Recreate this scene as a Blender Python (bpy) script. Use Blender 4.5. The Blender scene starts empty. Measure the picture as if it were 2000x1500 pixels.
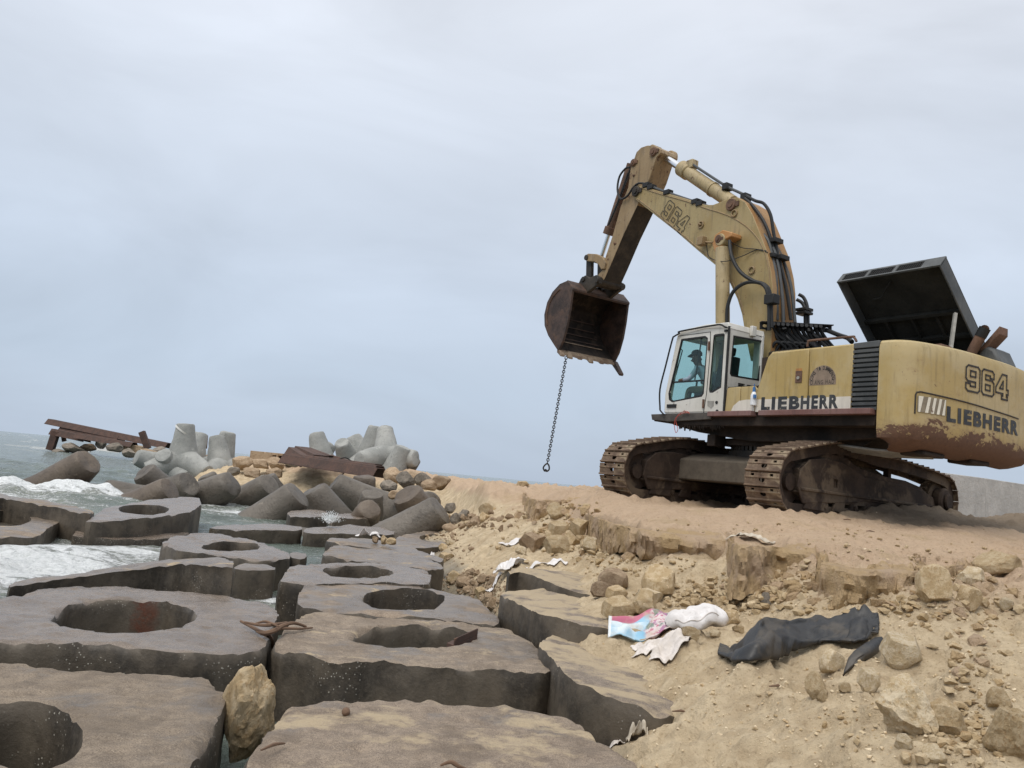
import bpy, bmesh, math, random
import numpy as np
from mathutils import Vector, Matrix, geometry

# ------------------------------------------------------------------ camera, sky, sun, exposure
scene = bpy.context.scene
COL = scene.collection
FPX, EYE = 1617.0, 2.05                       # focal length in photo pixels (2000 wide), eye height above the water
ROLL, PITCH = math.atan(.0945), math.atan(185 / 1617.)
_f = np.array([0, math.cos(PITCH), math.sin(PITCH)])
_u = np.array([0, -math.sin(PITCH), math.cos(PITCH)])
_r = np.array([1., 0, 0])
CR = _r * math.cos(ROLL) + _u * math.sin(ROLL)
CU = -_r * math.sin(ROLL) + _u * math.cos(ROLL)
CF = _f
cam = bpy.data.cameras.new('camera')
cam.sensor_width = 36
cam.lens = 36 * FPX / 2000
cam.clip_start, cam.clip_end = .05, 20000
co = bpy.data.objects.new('camera', cam)
COL.objects.link(co)
m = Matrix(((CR[0], CU[0], -CF[0], 0), (CR[1], CU[1], -CF[1], 0), (CR[2], CU[2], -CF[2], EYE), (0, 0, 0, 1)))
co.matrix_world = m
scene.camera = co

SUN_EL, SUN_AZ = math.radians(58), math.radians(215)      # azimuth clockwise from +Y: behind the camera, to its left
world = bpy.data.worlds.new('World')
scene.world = world
world.use_nodes = True
wt = world.node_tree
wt.nodes.clear()
def wn(t, **k):
    n = wt.nodes.new(t)
    for a, b in k.items(): setattr(n, a, b)
    return n
def wl(a, b): wt.links.new(a, b)
wo = wn('ShaderNodeOutputWorld'); bg = wn('ShaderNodeBackground')
sky = wn('ShaderNodeTexSky', sky_type='NISHITA', sun_disc=False, sun_elevation=SUN_EL, sun_rotation=SUN_AZ, dust_density=3.0)
tc = wn('ShaderNodeTexCoord'); sep = wn('ShaderNodeSeparateXYZ'); wl(tc.outputs['Generated'], sep.inputs[0])
# an overcast layer: brighter towards the zenith as a cloud deck is, blue-grey towards the sea
rmp = wn('ShaderNodeValToRGB'); wl(sep.outputs['Z'], rmp.inputs[0])
e = rmp.color_ramp.elements
e[0].position, e[0].color = 0.0, (.405, .475, .575, 1)
e[1].position, e[1].color = 1.0, (1.06, 1.07, 1.09, 1)
for p, c in ((.10, (.43, .51, .615, 1)), (.22, (.49, .56, .66, 1)), (.36, (.555, .61, .695, 1)), (.55, (.645, .68, .745, 1)), (.75, (.84, .865, .91, 1))):
    x = rmp.color_ramp.elements.new(p); x.color = c
# cloud structure: stretched soft noise
mp = wn('ShaderNodeMapping'); mp.inputs['Scale'].default_value = (1.0, 1.0, 2.6); mp.inputs['Rotation'].default_value = (.25, .1, 0)
wl(tc.outputs['Generated'], mp.inputs[0])
n1 = wn('ShaderNodeTexNoise'); n1.inputs['Scale'].default_value = 2.3; n1.inputs['Detail'].default_value = 5; n1.inputs['Roughness'].default_value = .52; n1.inputs['Distortion'].default_value = .6
wl(mp.outputs[0], n1.inputs['Vector'])
mr = wn('ShaderNodeMapRange'); wl(n1.outputs['Fac'], mr.inputs[0])
mr.inputs[1].default_value, mr.inputs[2].default_value, mr.inputs[3].default_value, mr.inputs[4].default_value = .3, .72, .88, 1.09
n2 = wn('ShaderNodeTexNoise'); n2.inputs['Scale'].default_value = 1.1; n2.inputs['Detail'].default_value = 3
wl(mp.outputs[0], n2.inputs['Vector'])
cm = wn('ShaderNodeMix', data_type='RGBA'); wl(n2.outputs['Fac'], cm.inputs[0])
cm.inputs[6].default_value = (.97, .985, .995, 1); cm.inputs[7].default_value = (1.015, .99, .975, 1)
mu = wn('ShaderNodeVectorMath', operation='SCALE'); wl(rmp.outputs[0], mu.inputs[0]); wl(mr.outputs[0], mu.inputs['Scale'])
mu2 = wn('ShaderNodeVectorMath', operation='MULTIPLY'); wl(mu.outputs[0], mu2.inputs[0]); wl(cm.outputs[2], mu2.inputs[1])
sc_ = wn('ShaderNodeVectorMath', operation='SCALE'); wl(sky.outputs[0], sc_.inputs[0]); sc_.inputs['Scale'].default_value = .08
mx = wn('ShaderNodeMix', data_type='RGBA'); mx.inputs[0].default_value = .94
wl(sc_.outputs[0], mx.inputs[6]); wl(mu2.outputs[0], mx.inputs[7])
wl(mx.outputs[2], bg.inputs[0]); bg.inputs[1].default_value = 1.0
wl(bg.outputs[0], wo.inputs[0])

sun = bpy.data.lights.new('sun', 'SUN')
sun.energy, sun.angle, sun.color = 1.5, math.radians(35), (1, .95, .88)
so = bpy.data.objects.new('sun', sun)
COL.objects.link(so)
sd = Vector((math.sin(SUN_AZ) * math.cos(SUN_EL), math.cos(SUN_AZ) * math.cos(SUN_EL), math.sin(SUN_EL)))
so.rotation_euler = sd.to_track_quat('Z', 'Y').to_euler()
so.location = sd * 60
vs = scene.view_settings
vs.view_transform, vs.look, vs.exposure, vs.gamma = 'Standard', 'None', 0.38, 1.0
vs.use_curve_mapping = False
scene.cycles.max_bounces = 6
scene.cycles.transparent_max_bounces = 12
scene.cycles.use_denoising = True

# ------------------------------------------------------------------ small helpers
R = math.radians
def ray(px, py): return CF + CR * ((px - 1000) / FPX) + CU * ((750 - py) / FPX)
def at_z(px, py, z):                          # the point seen at a photo pixel, at height z
    d = ray(px, py); t = (z - EYE) / d[2]
    return np.array([d[0] * t, d[1] * t, z])
def at_y(px, py, Y):                          # the point seen at a photo pixel, Y metres ahead
    d = ray(px, py); t = Y / d[1]
    return np.array([d[0] * t, Y, EYE + d[2] * t])

def _hash(ix, iy, iz):
    h = (ix.astype(np.int64) * 374761393 + iy.astype(np.int64) * 668265263 + iz.astype(np.int64) * 2147483647) & 0xffffffff
    h = ((h ^ (h >> 13)) * 1274126177) & 0xffffffff
    return ((h ^ (h >> 16)) & 0xffff) / 65535.0
def vnoise(p):
    p = np.asarray(p, float); i = np.floor(p); f = p - i; f = f * f * (3 - 2 * f); i = i.astype(np.int64)
    o = 0
    for a in (0, 1):
        wx = f[:, 0] if a else 1 - f[:, 0]
        for b in (0, 1):
            wy = f[:, 1] if b else 1 - f[:, 1]
            for c in (0, 1):
                wz = f[:, 2] if c else 1 - f[:, 2]
                o = o + wx * wy * wz * _hash(i[:, 0] + a, i[:, 1] + b, i[:, 2] + c)
    return o * 2 - 1
def fbm(p, oct=4, gain=.5, lac=2.03):
    p = np.asarray(p, float); s = np.zeros(len(p)); a = 1.
    for k in range(oct):
        s += a * vnoise(p + 17.3 * k); p = p * lac; a *= gain
    return s
def vec3(x, y, z=0.):
    x = np.asarray(x, float)
    return np.stack([x, np.broadcast_to(np.asarray(y, float), x.shape), np.broadcast_to(np.asarray(z, float), x.shape)], 1)

def tag(o, label=None, cat=None, group=None, kind=None):
    if label: o['label'] = label
    if cat: o['category'] = cat
    if group: o['group'] = group
    if kind: o['kind'] = kind
    return o
def link(name, me, mats=(), parent=None):
    o = bpy.data.objects.new(name, me)
    COL.objects.link(o)
    if parent is not None: o.parent = parent
    if me is not None and mats and not me.materials:
        for q in (mats if isinstance(mats, (list, tuple)) else [mats]): me.materials.append(q)
    return o
def empty(name, loc, label=None, cat=None, group=None):
    o = bpy.data.objects.new(name, None); COL.objects.link(o)
    o.location = loc; o.empty_display_size = .2
    return tag(o, label, cat, group)
def smooth(me, deg=40):
    me.polygons.foreach_set('use_smooth', [True] * len(me.polygons))
    me.set_sharp_from_angle(angle=R(deg))
    return me
def fast_mesh(name, V, F, mi=None, deg=None):
    me = bpy.data.meshes.new(name)
    me.from_pydata([tuple(v) for v in V], [], [tuple(int(i) for i in f) for f in F])
    if mi is not None: me.polygons.foreach_set('material_index', np.asarray(mi, np.int32))
    me.update()
    if deg is not None: smooth(me, deg)
    return me
def grid_mesh(name, P, deg=180):              # P: (n, m, 3) array of points
    n, mm = P.shape[:2]
    me = bpy.data.meshes.new(name)
    me.vertices.add(n * mm); me.vertices.foreach_set('co', P.reshape(-1).astype(np.float32))
    i = np.arange(n * mm).reshape(n, mm)
    q = np.stack([i[:-1, :-1], i[:-1, 1:], i[1:, 1:], i[1:, :-1]], -1).reshape(-1, 4)
    me.loops.add(q.size); me.loops.foreach_set('vertex_index', q.reshape(-1).astype(np.int32))
    me.polygons.add(len(q)); me.polygons.foreach_set('loop_start', np.arange(0, q.size, 4, dtype=np.int32))
    me.polygons.foreach_set('use_smooth', np.ones(len(q), bool))
    me.update(calc_edges=True); me.validate()
    return me

class MB:
    """collects shapes and links them as ONE mesh object"""
    def __init__(s): s.V, s.F, s.M = [], [], []
    def add(s, V, F, mi=0):
        b = len(s.V); s.V += [tuple(float(c) for c in v) for v in V]
        s.F += [tuple(i + b for i in f) for f in F]; s.M += [mi] * len(F)
        return s
    def hexa(s, c8, mi=0):                    # 4 bottom corners then 4 top corners
        return s.add(c8, [(0, 3, 2, 1), (4, 5, 6, 7), (0, 1, 5, 4), (1, 2, 6, 5), (2, 3, 7, 6), (3, 0, 4, 7)], mi)
    def box(s, x0, x1, y0, y1, z0, z1, f=None, mi=0):
        c = [(x0, y0, z0), (x1, y0, z0), (x1, y1, z0), (x0, y1, z0), (x0, y0, z1), (x1, y0, z1), (x1, y1, z1), (x0, y1, z1)]
        return s.hexa([f(*p) for p in c] if f else c, mi)
    def prism(s, poly, w0, w1, f, mi=0):      # poly: (u, v) outline, extruded from w0 to w1, f(u, v, w) -> point
        n = len(poly)
        V = [f(u, v, w0) for u, v in poly] + [f(u, v, w1) for u, v in poly]
        F = [tuple(range(n - 1, -1, -1)), tuple(range(n, 2 * n))] + [(i, (i + 1) % n, n + (i + 1) % n, n + i) for i in range(n)]
        return s.add(V, F, mi)
    def plate(s, poly, holes, w0, w1, f, mi=0):   # a prism with holes
        pts, eds = [], []
        for lp in [poly] + list(holes):
            b = len(pts); pts += [Vector(p) for p in lp]; eds += [(b + i, b + (i + 1) % len(lp)) for i in range(len(lp))]
        vv, ee, ff, _, _, _ = geometry.delaunay_2d_cdt(pts, eds, [], 2, 1e-5)
        def inh(t):
            x = sum(vv[i][0] for i in t) / len(t); y = sum(vv[i][1] for i in t) / len(t)
            for h in holes:
                c = False
                for (ax, ay), (bx, by) in zip(h, list(h[1:]) + [h[0]]):
                    if (ay > y) != (by > y) and x < (bx - ax) * (y - ay) / (by - ay) + ax: c = not c
                if c: return True
            return False
        ff = [t for t in ff if not inh(t)]
        n = len(vv)
        V = [f(p[0], p[1], w0) for p in vv] + [f(p[0], p[1], w1) for p in vv]
        F = [tuple(reversed(t)) for t in ff] + [tuple(i + n for i in t) for t in ff]
        cnt = {}
        for t in ff:
            for a, b in zip(t, list(t[1:]) + [t[0]]): cnt[(a, b)] = 1
        for a, b in cnt:
            if (b, a) not in cnt: F.append((a, b, b + n, a + n))
        return s.add(V, F, mi)
    def tube(s, pts, r, n=8, mi=0, cap=True, up=None):
        P = [Vector(p) for p in pts]; V, F = [], []
        rr = r if hasattr(r, '__len__') else [r] * len(P)
        a = None
        for i, p in enumerate(P):
            t = (P[min(i + 1, len(P) - 1)] - P[max(i - 1, 0)]).normalized()
            if a is None:
                a = t.orthogonal().normalized()
            else:
                a = (a - t * a.dot(t)).normalized()
            b = t.cross(a)
            for k in range(n):
                g = 2 * math.pi * k / n
                V.append(p + (a * math.cos(g) + b * math.sin(g)) * rr[i])
        for i in range(len(P) - 1):
            for k in range(n):
                F.append((i * n + k, i * n + (k + 1) % n, (i + 1) * n + (k + 1) % n, (i + 1) * n + k))
        if cap:
            F.append(tuple(range(n - 1, -1, -1))); F.append(tuple(range((len(P) - 1) * n, len(P) * n)))
        return s.add(V, F, mi)
    def cyl(s, p0, p1, r0, r1=None, n=16, mi=0, bev=0):
        p0, p1 = Vector(p0), Vector(p1); r1 = r0 if r1 is None else r1
        if not bev: return s.tube([p0, p1], [r0, r1], n, mi)
        d = (p1 - p0).normalized() * bev
        return s.tube([p0, p0 + d, p1 - d, p1], [r0 - bev, r0, r1, r1 - bev], n, mi)
    def mesh(s, name, deg=35):
        return fast_mesh(name, s.V, s.F, s.M, deg)
    def build(s, name, mats, parent=None, deg=35, bevel=0, seg=2):
        o = link(name, s.mesh(name, deg), mats, parent)
        if bevel:
            b = o.modifiers.new('bevel', 'BEVEL'); b.width = bevel; b.segments = seg; b.limit_method = 'ANGLE'; b.angle_limit = R(40)
        return o
def curve_pts(pts, n=8):                       # Catmull-Rom through the points
    P = [np.array(p, float) for p in pts]; o = []
    for i in range(len(P) - 1):
        a, b, c, d = P[max(i - 1, 0)], P[i], P[i + 1], P[min(i + 2, len(P) - 1)]
        for k in range(n):
            t = k / n
            o.append(.5 * (2 * b + (c - a) * t + (2 * a - 5 * b + 4 * c - d) * t * t + (3 * b - a - 3 * c + d) * t ** 3))
    return o + [P[-1]]

# ------------------------------------------------------------------ procedural materials
class NT:
    def __init__(s, name):
        s.m = bpy.data.materials.new(name); s.m.use_nodes = True; s.t = s.m.node_tree; s.t.nodes.clear()
        s.out = s.t.nodes.new('ShaderNodeOutputMaterial')
    def put(s, sock, v):
        if isinstance(v, bpy.types.NodeSocket): s.t.links.new(v, sock)
        elif isinstance(v, (tuple, list)) and sock.type == 'RGBA' and len(v) == 3: sock.default_value = (*v, 1)
        else: sock.default_value = v
    def n(s, t, ins=None, **props):
        k = s.t.nodes.new('ShaderNode' + t)
        for a, b in props.items(): setattr(k, a, b)
        for a, b in (ins or {}).items(): s.put(k.inputs[a], b)
        return k
    def mix(s, f, a, b, blend='MIX'):
        k = s.n('Mix', {0: f, 6: a, 7: b}, data_type='RGBA', blend_type=blend); return k.outputs[2]
    def math(s, op, a, b=0., c=0.):
        return s.n('Math', {0: a, 1: b, 2: c}, operation=op).outputs[0]
    def noise(s, vec, scale, detail=5, rough=.55, dist=0.):
        return s.n('TexNoise', {'Vector': vec, 'Scale': scale, 'Detail': detail, 'Roughness': rough, 'Distortion': dist}).outputs['Fac']
    def step(s, v, lo, hi, a=0., b=1.):
        return s.n('MapRange', {0: v, 1: lo, 2: hi, 3: a, 4: b}, interpolation_type='SMOOTHSTEP').outputs[0]
    def coord(s, w='Object'):
        if w == 'World': return s.n('NewGeometry').outputs['Position']
        return s.n('TexCoord').outputs[w]
    def scl(s, vec, x, y, z):
        return s.n('Mapping', {0: vec, 3: (x, y, z)}).outputs[0]
    def bump(s, h, strength=.3, dist=.02, normal=None):
        i = {'Height': h, 'Strength': strength, 'Distance': dist}
        if normal is not None: i['Normal'] = normal
        return s.n('Bump', i).outputs[0]
    def bsdf(s, **k):
        b = s.n('BsdfPrincipled')
        for a, v in k.items(): s.put(b.inputs[a.replace('_', ' ')], v)
        s.t.links.new(b.outputs[0], s.out.inputs[0])
        return s.m

def paint_mat(name, col, rust=.35, dirt=.4, rough=.5, fade=None, scale=1.0, lowrust=None):
    """aged machine paint: faded patches, grime, rust specks and scratches"""
    t = NT(name); p = t.coord('Object')
    big = t.noise(p, 1.3 * scale, 4); fine = t.noise(p, 14 * scale, 6, .65)
    c = t.mix(t.step(big, .40, .62), col, fade or tuple(min(1, x * 1.12 + .035) for x in col))
    c = t.mix(t.math('MULTIPLY', t.step(t.noise(t.scl(p, 1, 1, .5), 3.4 * scale, 7, .7), .52, .66), .38), c, tuple(min(1, x * .85 + .085) for x in (fade or col)))
    streak = t.noise(t.scl(p, 9, 9, .9), 1.4 * scale, 5, .6)
    dcol = tuple(x * .55 + .012 for x in col)
    c = t.mix(t.math('MULTIPLY', t.step(streak, .5, .72), min(1., dirt * 1.5)), c, dcol)
    c = t.mix(t.math('MULTIPLY', t.step(fine, .52, .8), dirt * .8), c, (.2, .145, .075))
    rm = t.math('MULTIPLY', t.step(t.noise(p, 5.5 * scale, 8, .7, .4), .70 - .16 * rust, .76 - .14 * rust), 1.0)
    spk = t.step(t.noise(p, 30 * scale, 3, .6), .73 - .06 * rust, .78 - .06 * rust)
    rm = t.math('MAXIMUM', rm, spk)
    if lowrust:                                # bare rusted steel along a scraped lower edge, (z0, z1) in object space
        z = t.n('SeparateXYZ', {0: p}).outputs[2]
        zz = t.math('ADD', t.step(z, lowrust[0], lowrust[1], 1., 0.), t.math('ADD', t.math('MULTIPLY', t.math('SUBTRACT', t.noise(t.scl(p, 1, 1, 1.6), 1.9, 9, .72, .6), .5), 2.9), t.math('MULTIPLY', t.math('SUBTRACT', t.noise(p, 13, 6, .75), .5), 1.0)))
        c = t.mix(t.math('MULTIPLY', t.step(zz, .18, .56), .45), c, (.26, .17, .085))
        rm = t.math('MAXIMUM', rm, t.step(zz, .50, .60))
    rc = t.mix(t.noise(p, 22 * scale, 5), (.07, .04, .028), (.165, .088, .052))
    c = t.mix(rm, c, rc)
    rg = t.math('ADD', t.math('MULTIPLY', rm, .3), t.math('ADD', rough, t.math('MULTIPLY', fine, .15)))
    h = t.math('SUBTRACT', t.math('MULTIPLY', fine, .25), t.math('MULTIPLY', rm, .5))
    return t.bsdf(Base_Color=c, Roughness=rg, Normal=t.bump(h, .35, .006))

def grime_mat(name, c1, c2, rough=.8, scale=3., mud=None, bump=.5, spec=.3):
    t = NT(name); p = t.coord('Object')
    a = t.noise(p, scale, 8, .65); b = t.noise(p, scale * 6, 5, .6)
    c = t.mix(t.step(a, .35, .68), c1, c2)
    if mud: c = t.mix(t.math('MULTIPLY', t.step(t.noise(p, scale * .7, 6, .6, .5), .5, .62), .85), c, mud)
    c = t.mix(t.math('MULTIPLY', t.step(b, .5, .75), .35), c, tuple(x * .5 for x in c1))
    return t.bsdf(Base_Color=c, Roughness=rough, Specular_IOR_Level=spec, Normal=t.bump(t.math('ADD', a, t.math('MULTIPLY', b, .5)), bump, .015))

def plain_mat(name, col, rough=.6, metal=0., spec=.4):
    t = NT(name); p = t.coord('Object')
    a = t.noise(p, 9, 5, .6)
    c = t.mix(t.step(a, .3, .75), tuple(x * .8 for x in col), tuple(min(1, x * 1.15) for x in col))
    return t.bsdf(Base_Color=c, Roughness=t.math('ADD', rough, t.math('MULTIPLY', a, .12)), Metallic=metal, Specular_IOR_Level=spec)

M = {}
M['yellow'] = paint_mat('paint_yellow', (.39, .28, .098), .25, .34, .45, (.435, .335, .155))
M['cwpaint'] = paint_mat('paint_counterweight', (.395, .292, .115), .25, .34, .48, (.43, .34, .175), lowrust=(1.22, 1.76))
M['boom'] = paint_mat('paint_boom', (.355, .275, .132), .55, .6, .5, (.31, .225, .095))
M['boomtop'] = paint_mat('paint_boom_top', (.29, .15, .05), .5, .4, .55, (.32, .19, .075))
M['stick'] = paint_mat('paint_stick', (.27, .185, .095), .8, .75, .6, (.31, .22, .12))
M['cyl'] = paint_mat('paint_cylinder', (.345, .265, .135), .6, .6, .5)
M['orange'] = paint_mat('paint_orange', (.42, .2, .06), .6, .4, .6)
M['white'] = paint_mat('paint_white', (.66, .645, .6), .42, .2, .4, (.58, .56, .5))
M['decal'] = paint_mat('decal_strip', (.56, .52, .45), .2, .2, .5)
M['darkpaint'] = paint_mat('paint_dark_grey', (.05, .055, .057), .05, .25, .5, (.085, .09, .09))
M['hood_in'] = grime_mat('hood_inside', (.018, .018, .016), (.035, .034, .03), .8, 2)
M['grease'] = grime_mat('greasy_steel', (.022, .019, .016), (.06, .048, .036), .6, 3)
M['under'] = grime_mat('dirty_underside', (.018, .014, .011), (.05, .036, .027), .8, 2.2)
M['deck'] = grime_mat('dirty_deck', (.06, .055, .05), (.12, .105, .09), .8, 3)
M['redboard'] = paint_mat('paint_red_brown', (.15, .07, .06), .3, .4, .6)
M['track'] = grime_mat('rusty_muddy_track', (.10, .066, .045), (.2, .14, .095), .75, 5, mud=(.27, .21, .14), bump=.7)
M['frame'] = grime_mat('muddy_track_frame', (.032, .022, .017), (.07, .048, .035), .85, 2.2, mud=(.14, .105, .072), bump=.9)
M['carbody'] = grime_mat('dusty_carbody', (.075, .062, .048), (.12, .10, .076), .85, 1.8)
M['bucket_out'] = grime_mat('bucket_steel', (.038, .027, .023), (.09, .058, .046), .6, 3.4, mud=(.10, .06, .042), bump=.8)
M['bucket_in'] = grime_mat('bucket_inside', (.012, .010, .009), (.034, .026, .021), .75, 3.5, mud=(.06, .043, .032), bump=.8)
M['bucket_edge'] = grime_mat('bucket_worn_edge', (.16, .11, .075), (.32, .25, .18), .55, 4)
M['rubber'] = plain_mat('hose_rubber', (.016, .017, .018), .5)
M['greyhose'] = plain_mat('steel_pipe', (.07, .075, .078), .5)
M['chrome'] = NT('chrome_rod').bsdf(Base_Color=(.7, .72, .74), Metallic=1., Roughness=.22)
M['black'] = plain_mat('black_trim', (.014, .014, .014), .5)
def ink_mat():
    t = NT('lettering_black'); p = t.coord('Object'); a = t.noise(p, 7, 9, .78)
    c = t.mix(t.step(t.noise(p, 3, 5), .35, .7), (.018, .021, .026), (.05, .052, .052))
    c = t.mix(t.math('MULTIPLY', t.step(a, .60, .64), .8), c, (.33, .27, .17))
    return t.bsdf(Base_Color=c, Roughness=.6)
M['ink'] = ink_mat()
M['outline_ink'] = plain_mat('lettering_outline', (.035, .03, .026), .6)
M['cream'] = paint_mat('stripe_cream', (.66, .63, .53), .35, .25, .5)
M['greystripe'] = plain_mat('stripe_grey', (.23, .195, .14), .6)
M['emblem'] = plain_mat('emblem_brown', (.25, .19, .14), .6)
M['steelgrey'] = plain_mat('strut_steel', (.3, .29, .26), .5)
M['interior'] = plain_mat('cab_interior', (.075, .08, .078), .7)
M['seat'] = plain_mat('seat_fabric', (.022, .024, .026), .9)
M['chain'] = plain_mat('chain_steel', (.028, .026, .026), .5)
M['barrel'] = plain_mat('engine_grey', (.13, .15, .17), .5)
M['exhaust'] = grime_mat('exhaust_rust', (.10, .062, .045), (.19, .11, .075), .8, 4)
def glass_mat():
    t = NT('cab_glass')
    g = t.n('BsdfGlossy', {'Color': (.9, 1, .98), 'Roughness': .02})
    tr = t.n('BsdfTransparent', {'Color': (.80, .90, .885)})
    fr = t.n('LayerWeight', {'Blend': .5})
    f = t.math('ADD', t.math('MULTIPLY', t.math('POWER', fr.outputs['Facing'], 4.), .5), .03)
    mxs = t.n('MixShader', {0: f, 1: tr.outputs[0], 2: g.outputs[0]})
    t.t.links.new(mxs.outputs[0], t.out.inputs[0])
    return t.m
M['glass'] = glass_mat()

# rust for sheet piles and wrecked beams
def rust_mat():
    t = NT('sheet_pile_rust'); p = t.coord('Object')
    a = t.noise(p, 1.7, 7, .65); b = t.noise(p, 12, 6, .6)
    c = t.mix(t.step(a, .3, .7), (.045, .029, .024), (.095, .052, .038))
    c = t.mix(t.math('MULTIPLY', t.step(b, .5, .8), .6), c, (.19, .10, .06))
    return t.bsdf(Base_Color=c, Roughness=.85, Normal=t.bump(b, .4, .01))
M['rust'] = rust_mat()

# ---- weathered block concrete: index 0 top, 1 sides
def concrete_top(name, wet, sandy, tint=(1, 1, 1)):
    t = NT(name); p = t.coord('World')
    oi = t.n('ObjectInfo').outputs['Random']
    p2 = t.n('VectorMath', {0: p, 1: t.n('CombineXYZ', {0: t.math('MULTIPLY', oi, 60.), 1: t.math('MULTIPLY', oi, 31.)}).outputs[0]}, operation='ADD').outputs[0]
    a = t.noise(p2, 1.1, 7, .62); b = t.noise(p2, 7.5, 8, .68); f = t.noise(p2, 48, 5, .7)
    st = t.noise(t.scl(p2, .7, 3.2, 1), 3.2, 7, .66)           # rain-washed streaks
    T = lambda c: tuple(x * y for x, y in zip(c, tint))
    f2 = t.noise(p2, 130, 3, .7); b2 = t.noise(p2, 19, 6, .7)
    c = t.mix(t.step(b, .30, .70), T((.165, .138, .112)), T((.275, .235, .19)))
    c = t.mix(t.math('MULTIPLY', t.step(b2, .52, .64), .4), c, T((.33, .285, .235)))
    c = t.mix(t.math('MULTIPLY', t.step(f2, .55, .62), .75), c, T((.075, .062, .05)))
    c = t.mix(t.math('MULTIPLY', t.step(f2, .45, .37), .5), c, T((.40, .355, .30)))
    c = t.mix(t.math('MULTIPLY', t.step(st, .54, .66), .4), c, T((.10, .084, .068)))
    c = t.mix(t.math('MULTIPLY', t.step(f, .6, .7), .6), c, T((.065, .053, .044)))
    c = t.mix(t.math('MULTIPLY', t.step(t.noise(p2, 70, 2), .71, .77), .55), c, (.48, .45, .40))
    c = t.mix(t.math('MULTIPLY', t.step(t.noise(p2, 1.9, 7, .65, .4), .46, .60), .42), c, T((.105, .085, .066)))
    wm = t.step(a, .62 - .42 * wet, .72 - .36 * wet)            # wet film
    c = t.mix(t.math('MULTIPLY', wm, .5), c, T((.10, .088, .078)))
    s = t.math('ADD', t.noise(t.scl(p2, 1, 1.8, 1), 1.6, 6, .6), t.math('MULTIPLY', t.math('SUBTRACT', b, .5), .35))
    sm = t.step(s, .74 - .36 * sandy, .84 - .3 * sandy)
    sandc = t.mix(f, (.33, .255, .16), (.47, .38, .255))
    c = t.mix(t.math('MULTIPLY', sm, .92), c, sandc)
    red = t.math('MULTIPLY', t.step(t.noise(p2, 2.3, 8, .72), .69, .75), .55)
    c = t.mix(red, c, (.19, .08, .05))
    lichen = t.math('MULTIPLY', t.step(t.noise(p2, 3.1, 9, .75), .72, .76), .5)
    c = t.mix(lichen, c, (.38, .38, .36))
    rg = t.math('ADD', t.math('MULTIPLY', t.math('MULTIPLY', wm, t.math('SUBTRACT', 1., sm)), -.50 - .1 * wet), .86)
    rg = t.math('ADD', rg, t.math('MULTIPLY', t.math('SUBTRACT', b, .5), .25))
    h = t.math('ADD', t.math('MULTIPLY', b, .6), t.math('ADD', t.math('MULTIPLY', b2, .5), t.math('ADD', t.math('MULTIPLY', f, .30), t.math('MULTIPLY', st, .45))))
    h = t.math('ADD', h, t.math('MULTIPLY', f2, .08))
    return t.bsdf(Base_Color=c, Roughness=rg, Specular_IOR_Level=.5, Normal=t.bump(h, .75 - .35 * wet, .045))
def concrete_side(name='block_side', barn=.5, rust=None):
    t = NT(name); p = t.coord('World')
    a = t.noise(p, 1.6, 8, .66); b = t.noise(p, 9, 7, .65); f = t.noise(p, 50, 3)
    st = t.noise(t.scl(p, 4, 4, .8), 1.2, 6, .6)
    b2 = t.noise(p, 24, 6, .7)
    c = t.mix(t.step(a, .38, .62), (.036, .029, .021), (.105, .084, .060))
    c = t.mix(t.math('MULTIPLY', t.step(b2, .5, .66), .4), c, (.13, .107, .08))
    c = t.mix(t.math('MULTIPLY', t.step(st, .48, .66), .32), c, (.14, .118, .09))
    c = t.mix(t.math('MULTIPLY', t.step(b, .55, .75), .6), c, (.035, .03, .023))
    c = t.mix(t.math('MULTIPLY', t.step(t.noise(p, 1.9, 9, .7, .3), .68, .72), .75), c, (.36, .35, .32))
    v = t.n('TexVoronoi', {'Vector': p, 'Scale': 34.}, feature='F1').outputs['Distance']
    bm = t.math('MULTIPLY', t.step(v, .16, .22, 1., 0.), t.step(t.noise(p, 2.2, 4), .62 - .14 * barn, .70 - .12 * barn))
    c = t.mix(t.math('MULTIPLY', bm, .85), c, (.42, .39, .33))
    if rust is not None:                         # a run of rust down the wall of the hole
        xs = t.n('SeparateXYZ', {0: p}).outputs; dx = t.math('ABSOLUTE', t.math('ADD', t.math('SUBTRACT', xs[0], float(rust[0])), t.math('MULTIPLY', t.math('SUBTRACT', t.noise(p, 6, 8, .75), .5), .5)))
        c = t.mix(t.math('MULTIPLY', t.math('MULTIPLY', t.step(dx, .0, .15, 1., 0.), t.step(xs[1], float(rust[1]) - .5, float(rust[1]) - .3)), t.step(b2, .3, .6, .45, .95)), c, t.mix(b2, (.05, .018, .010), (.17, .055, .025)))
    h = t.math('ADD', t.math('MULTIPLY', b, .5), t.math('ADD', t.math('MULTIPLY', f, .15), t.math('MULTIPLY', bm, .5)))
    return t.bsdf(Base_Color=c, Roughness=t.math('ADD', .42, t.math('MULTIPLY', b, .4)), Normal=t.bump(t.math('ADD', h, t.math('MULTIPLY', b2, .35)), .5, .025))
M['ctop_wet'] = concrete_top('block_top_wet', .9, .12, (1.12, 1.02, .94))
M['ctop_damp'] = concrete_top('block_top_damp', .65, .42, (1.1, 1.0, .9))
M['ctop_brown'] = concrete_top('block_top_brown', .4, .05, (.95, .88, .79))
M['ctop_dry'] = concrete_top('block_top_dry', .3, .38, (1.1, 1.02, .93))
M['ctop_half'] = concrete_top('block_top_half_sandy', .15, .62, (1.12, 1.03, .94))
M['ctop_sandy'] = concrete_top('block_top_sandy', .1, 1.0, (1.05, 1, .96))
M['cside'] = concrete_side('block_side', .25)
M['cside_rust'] = concrete_side('block_side_rust_run', 1.0, at_z(288, 1180, .5))
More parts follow.
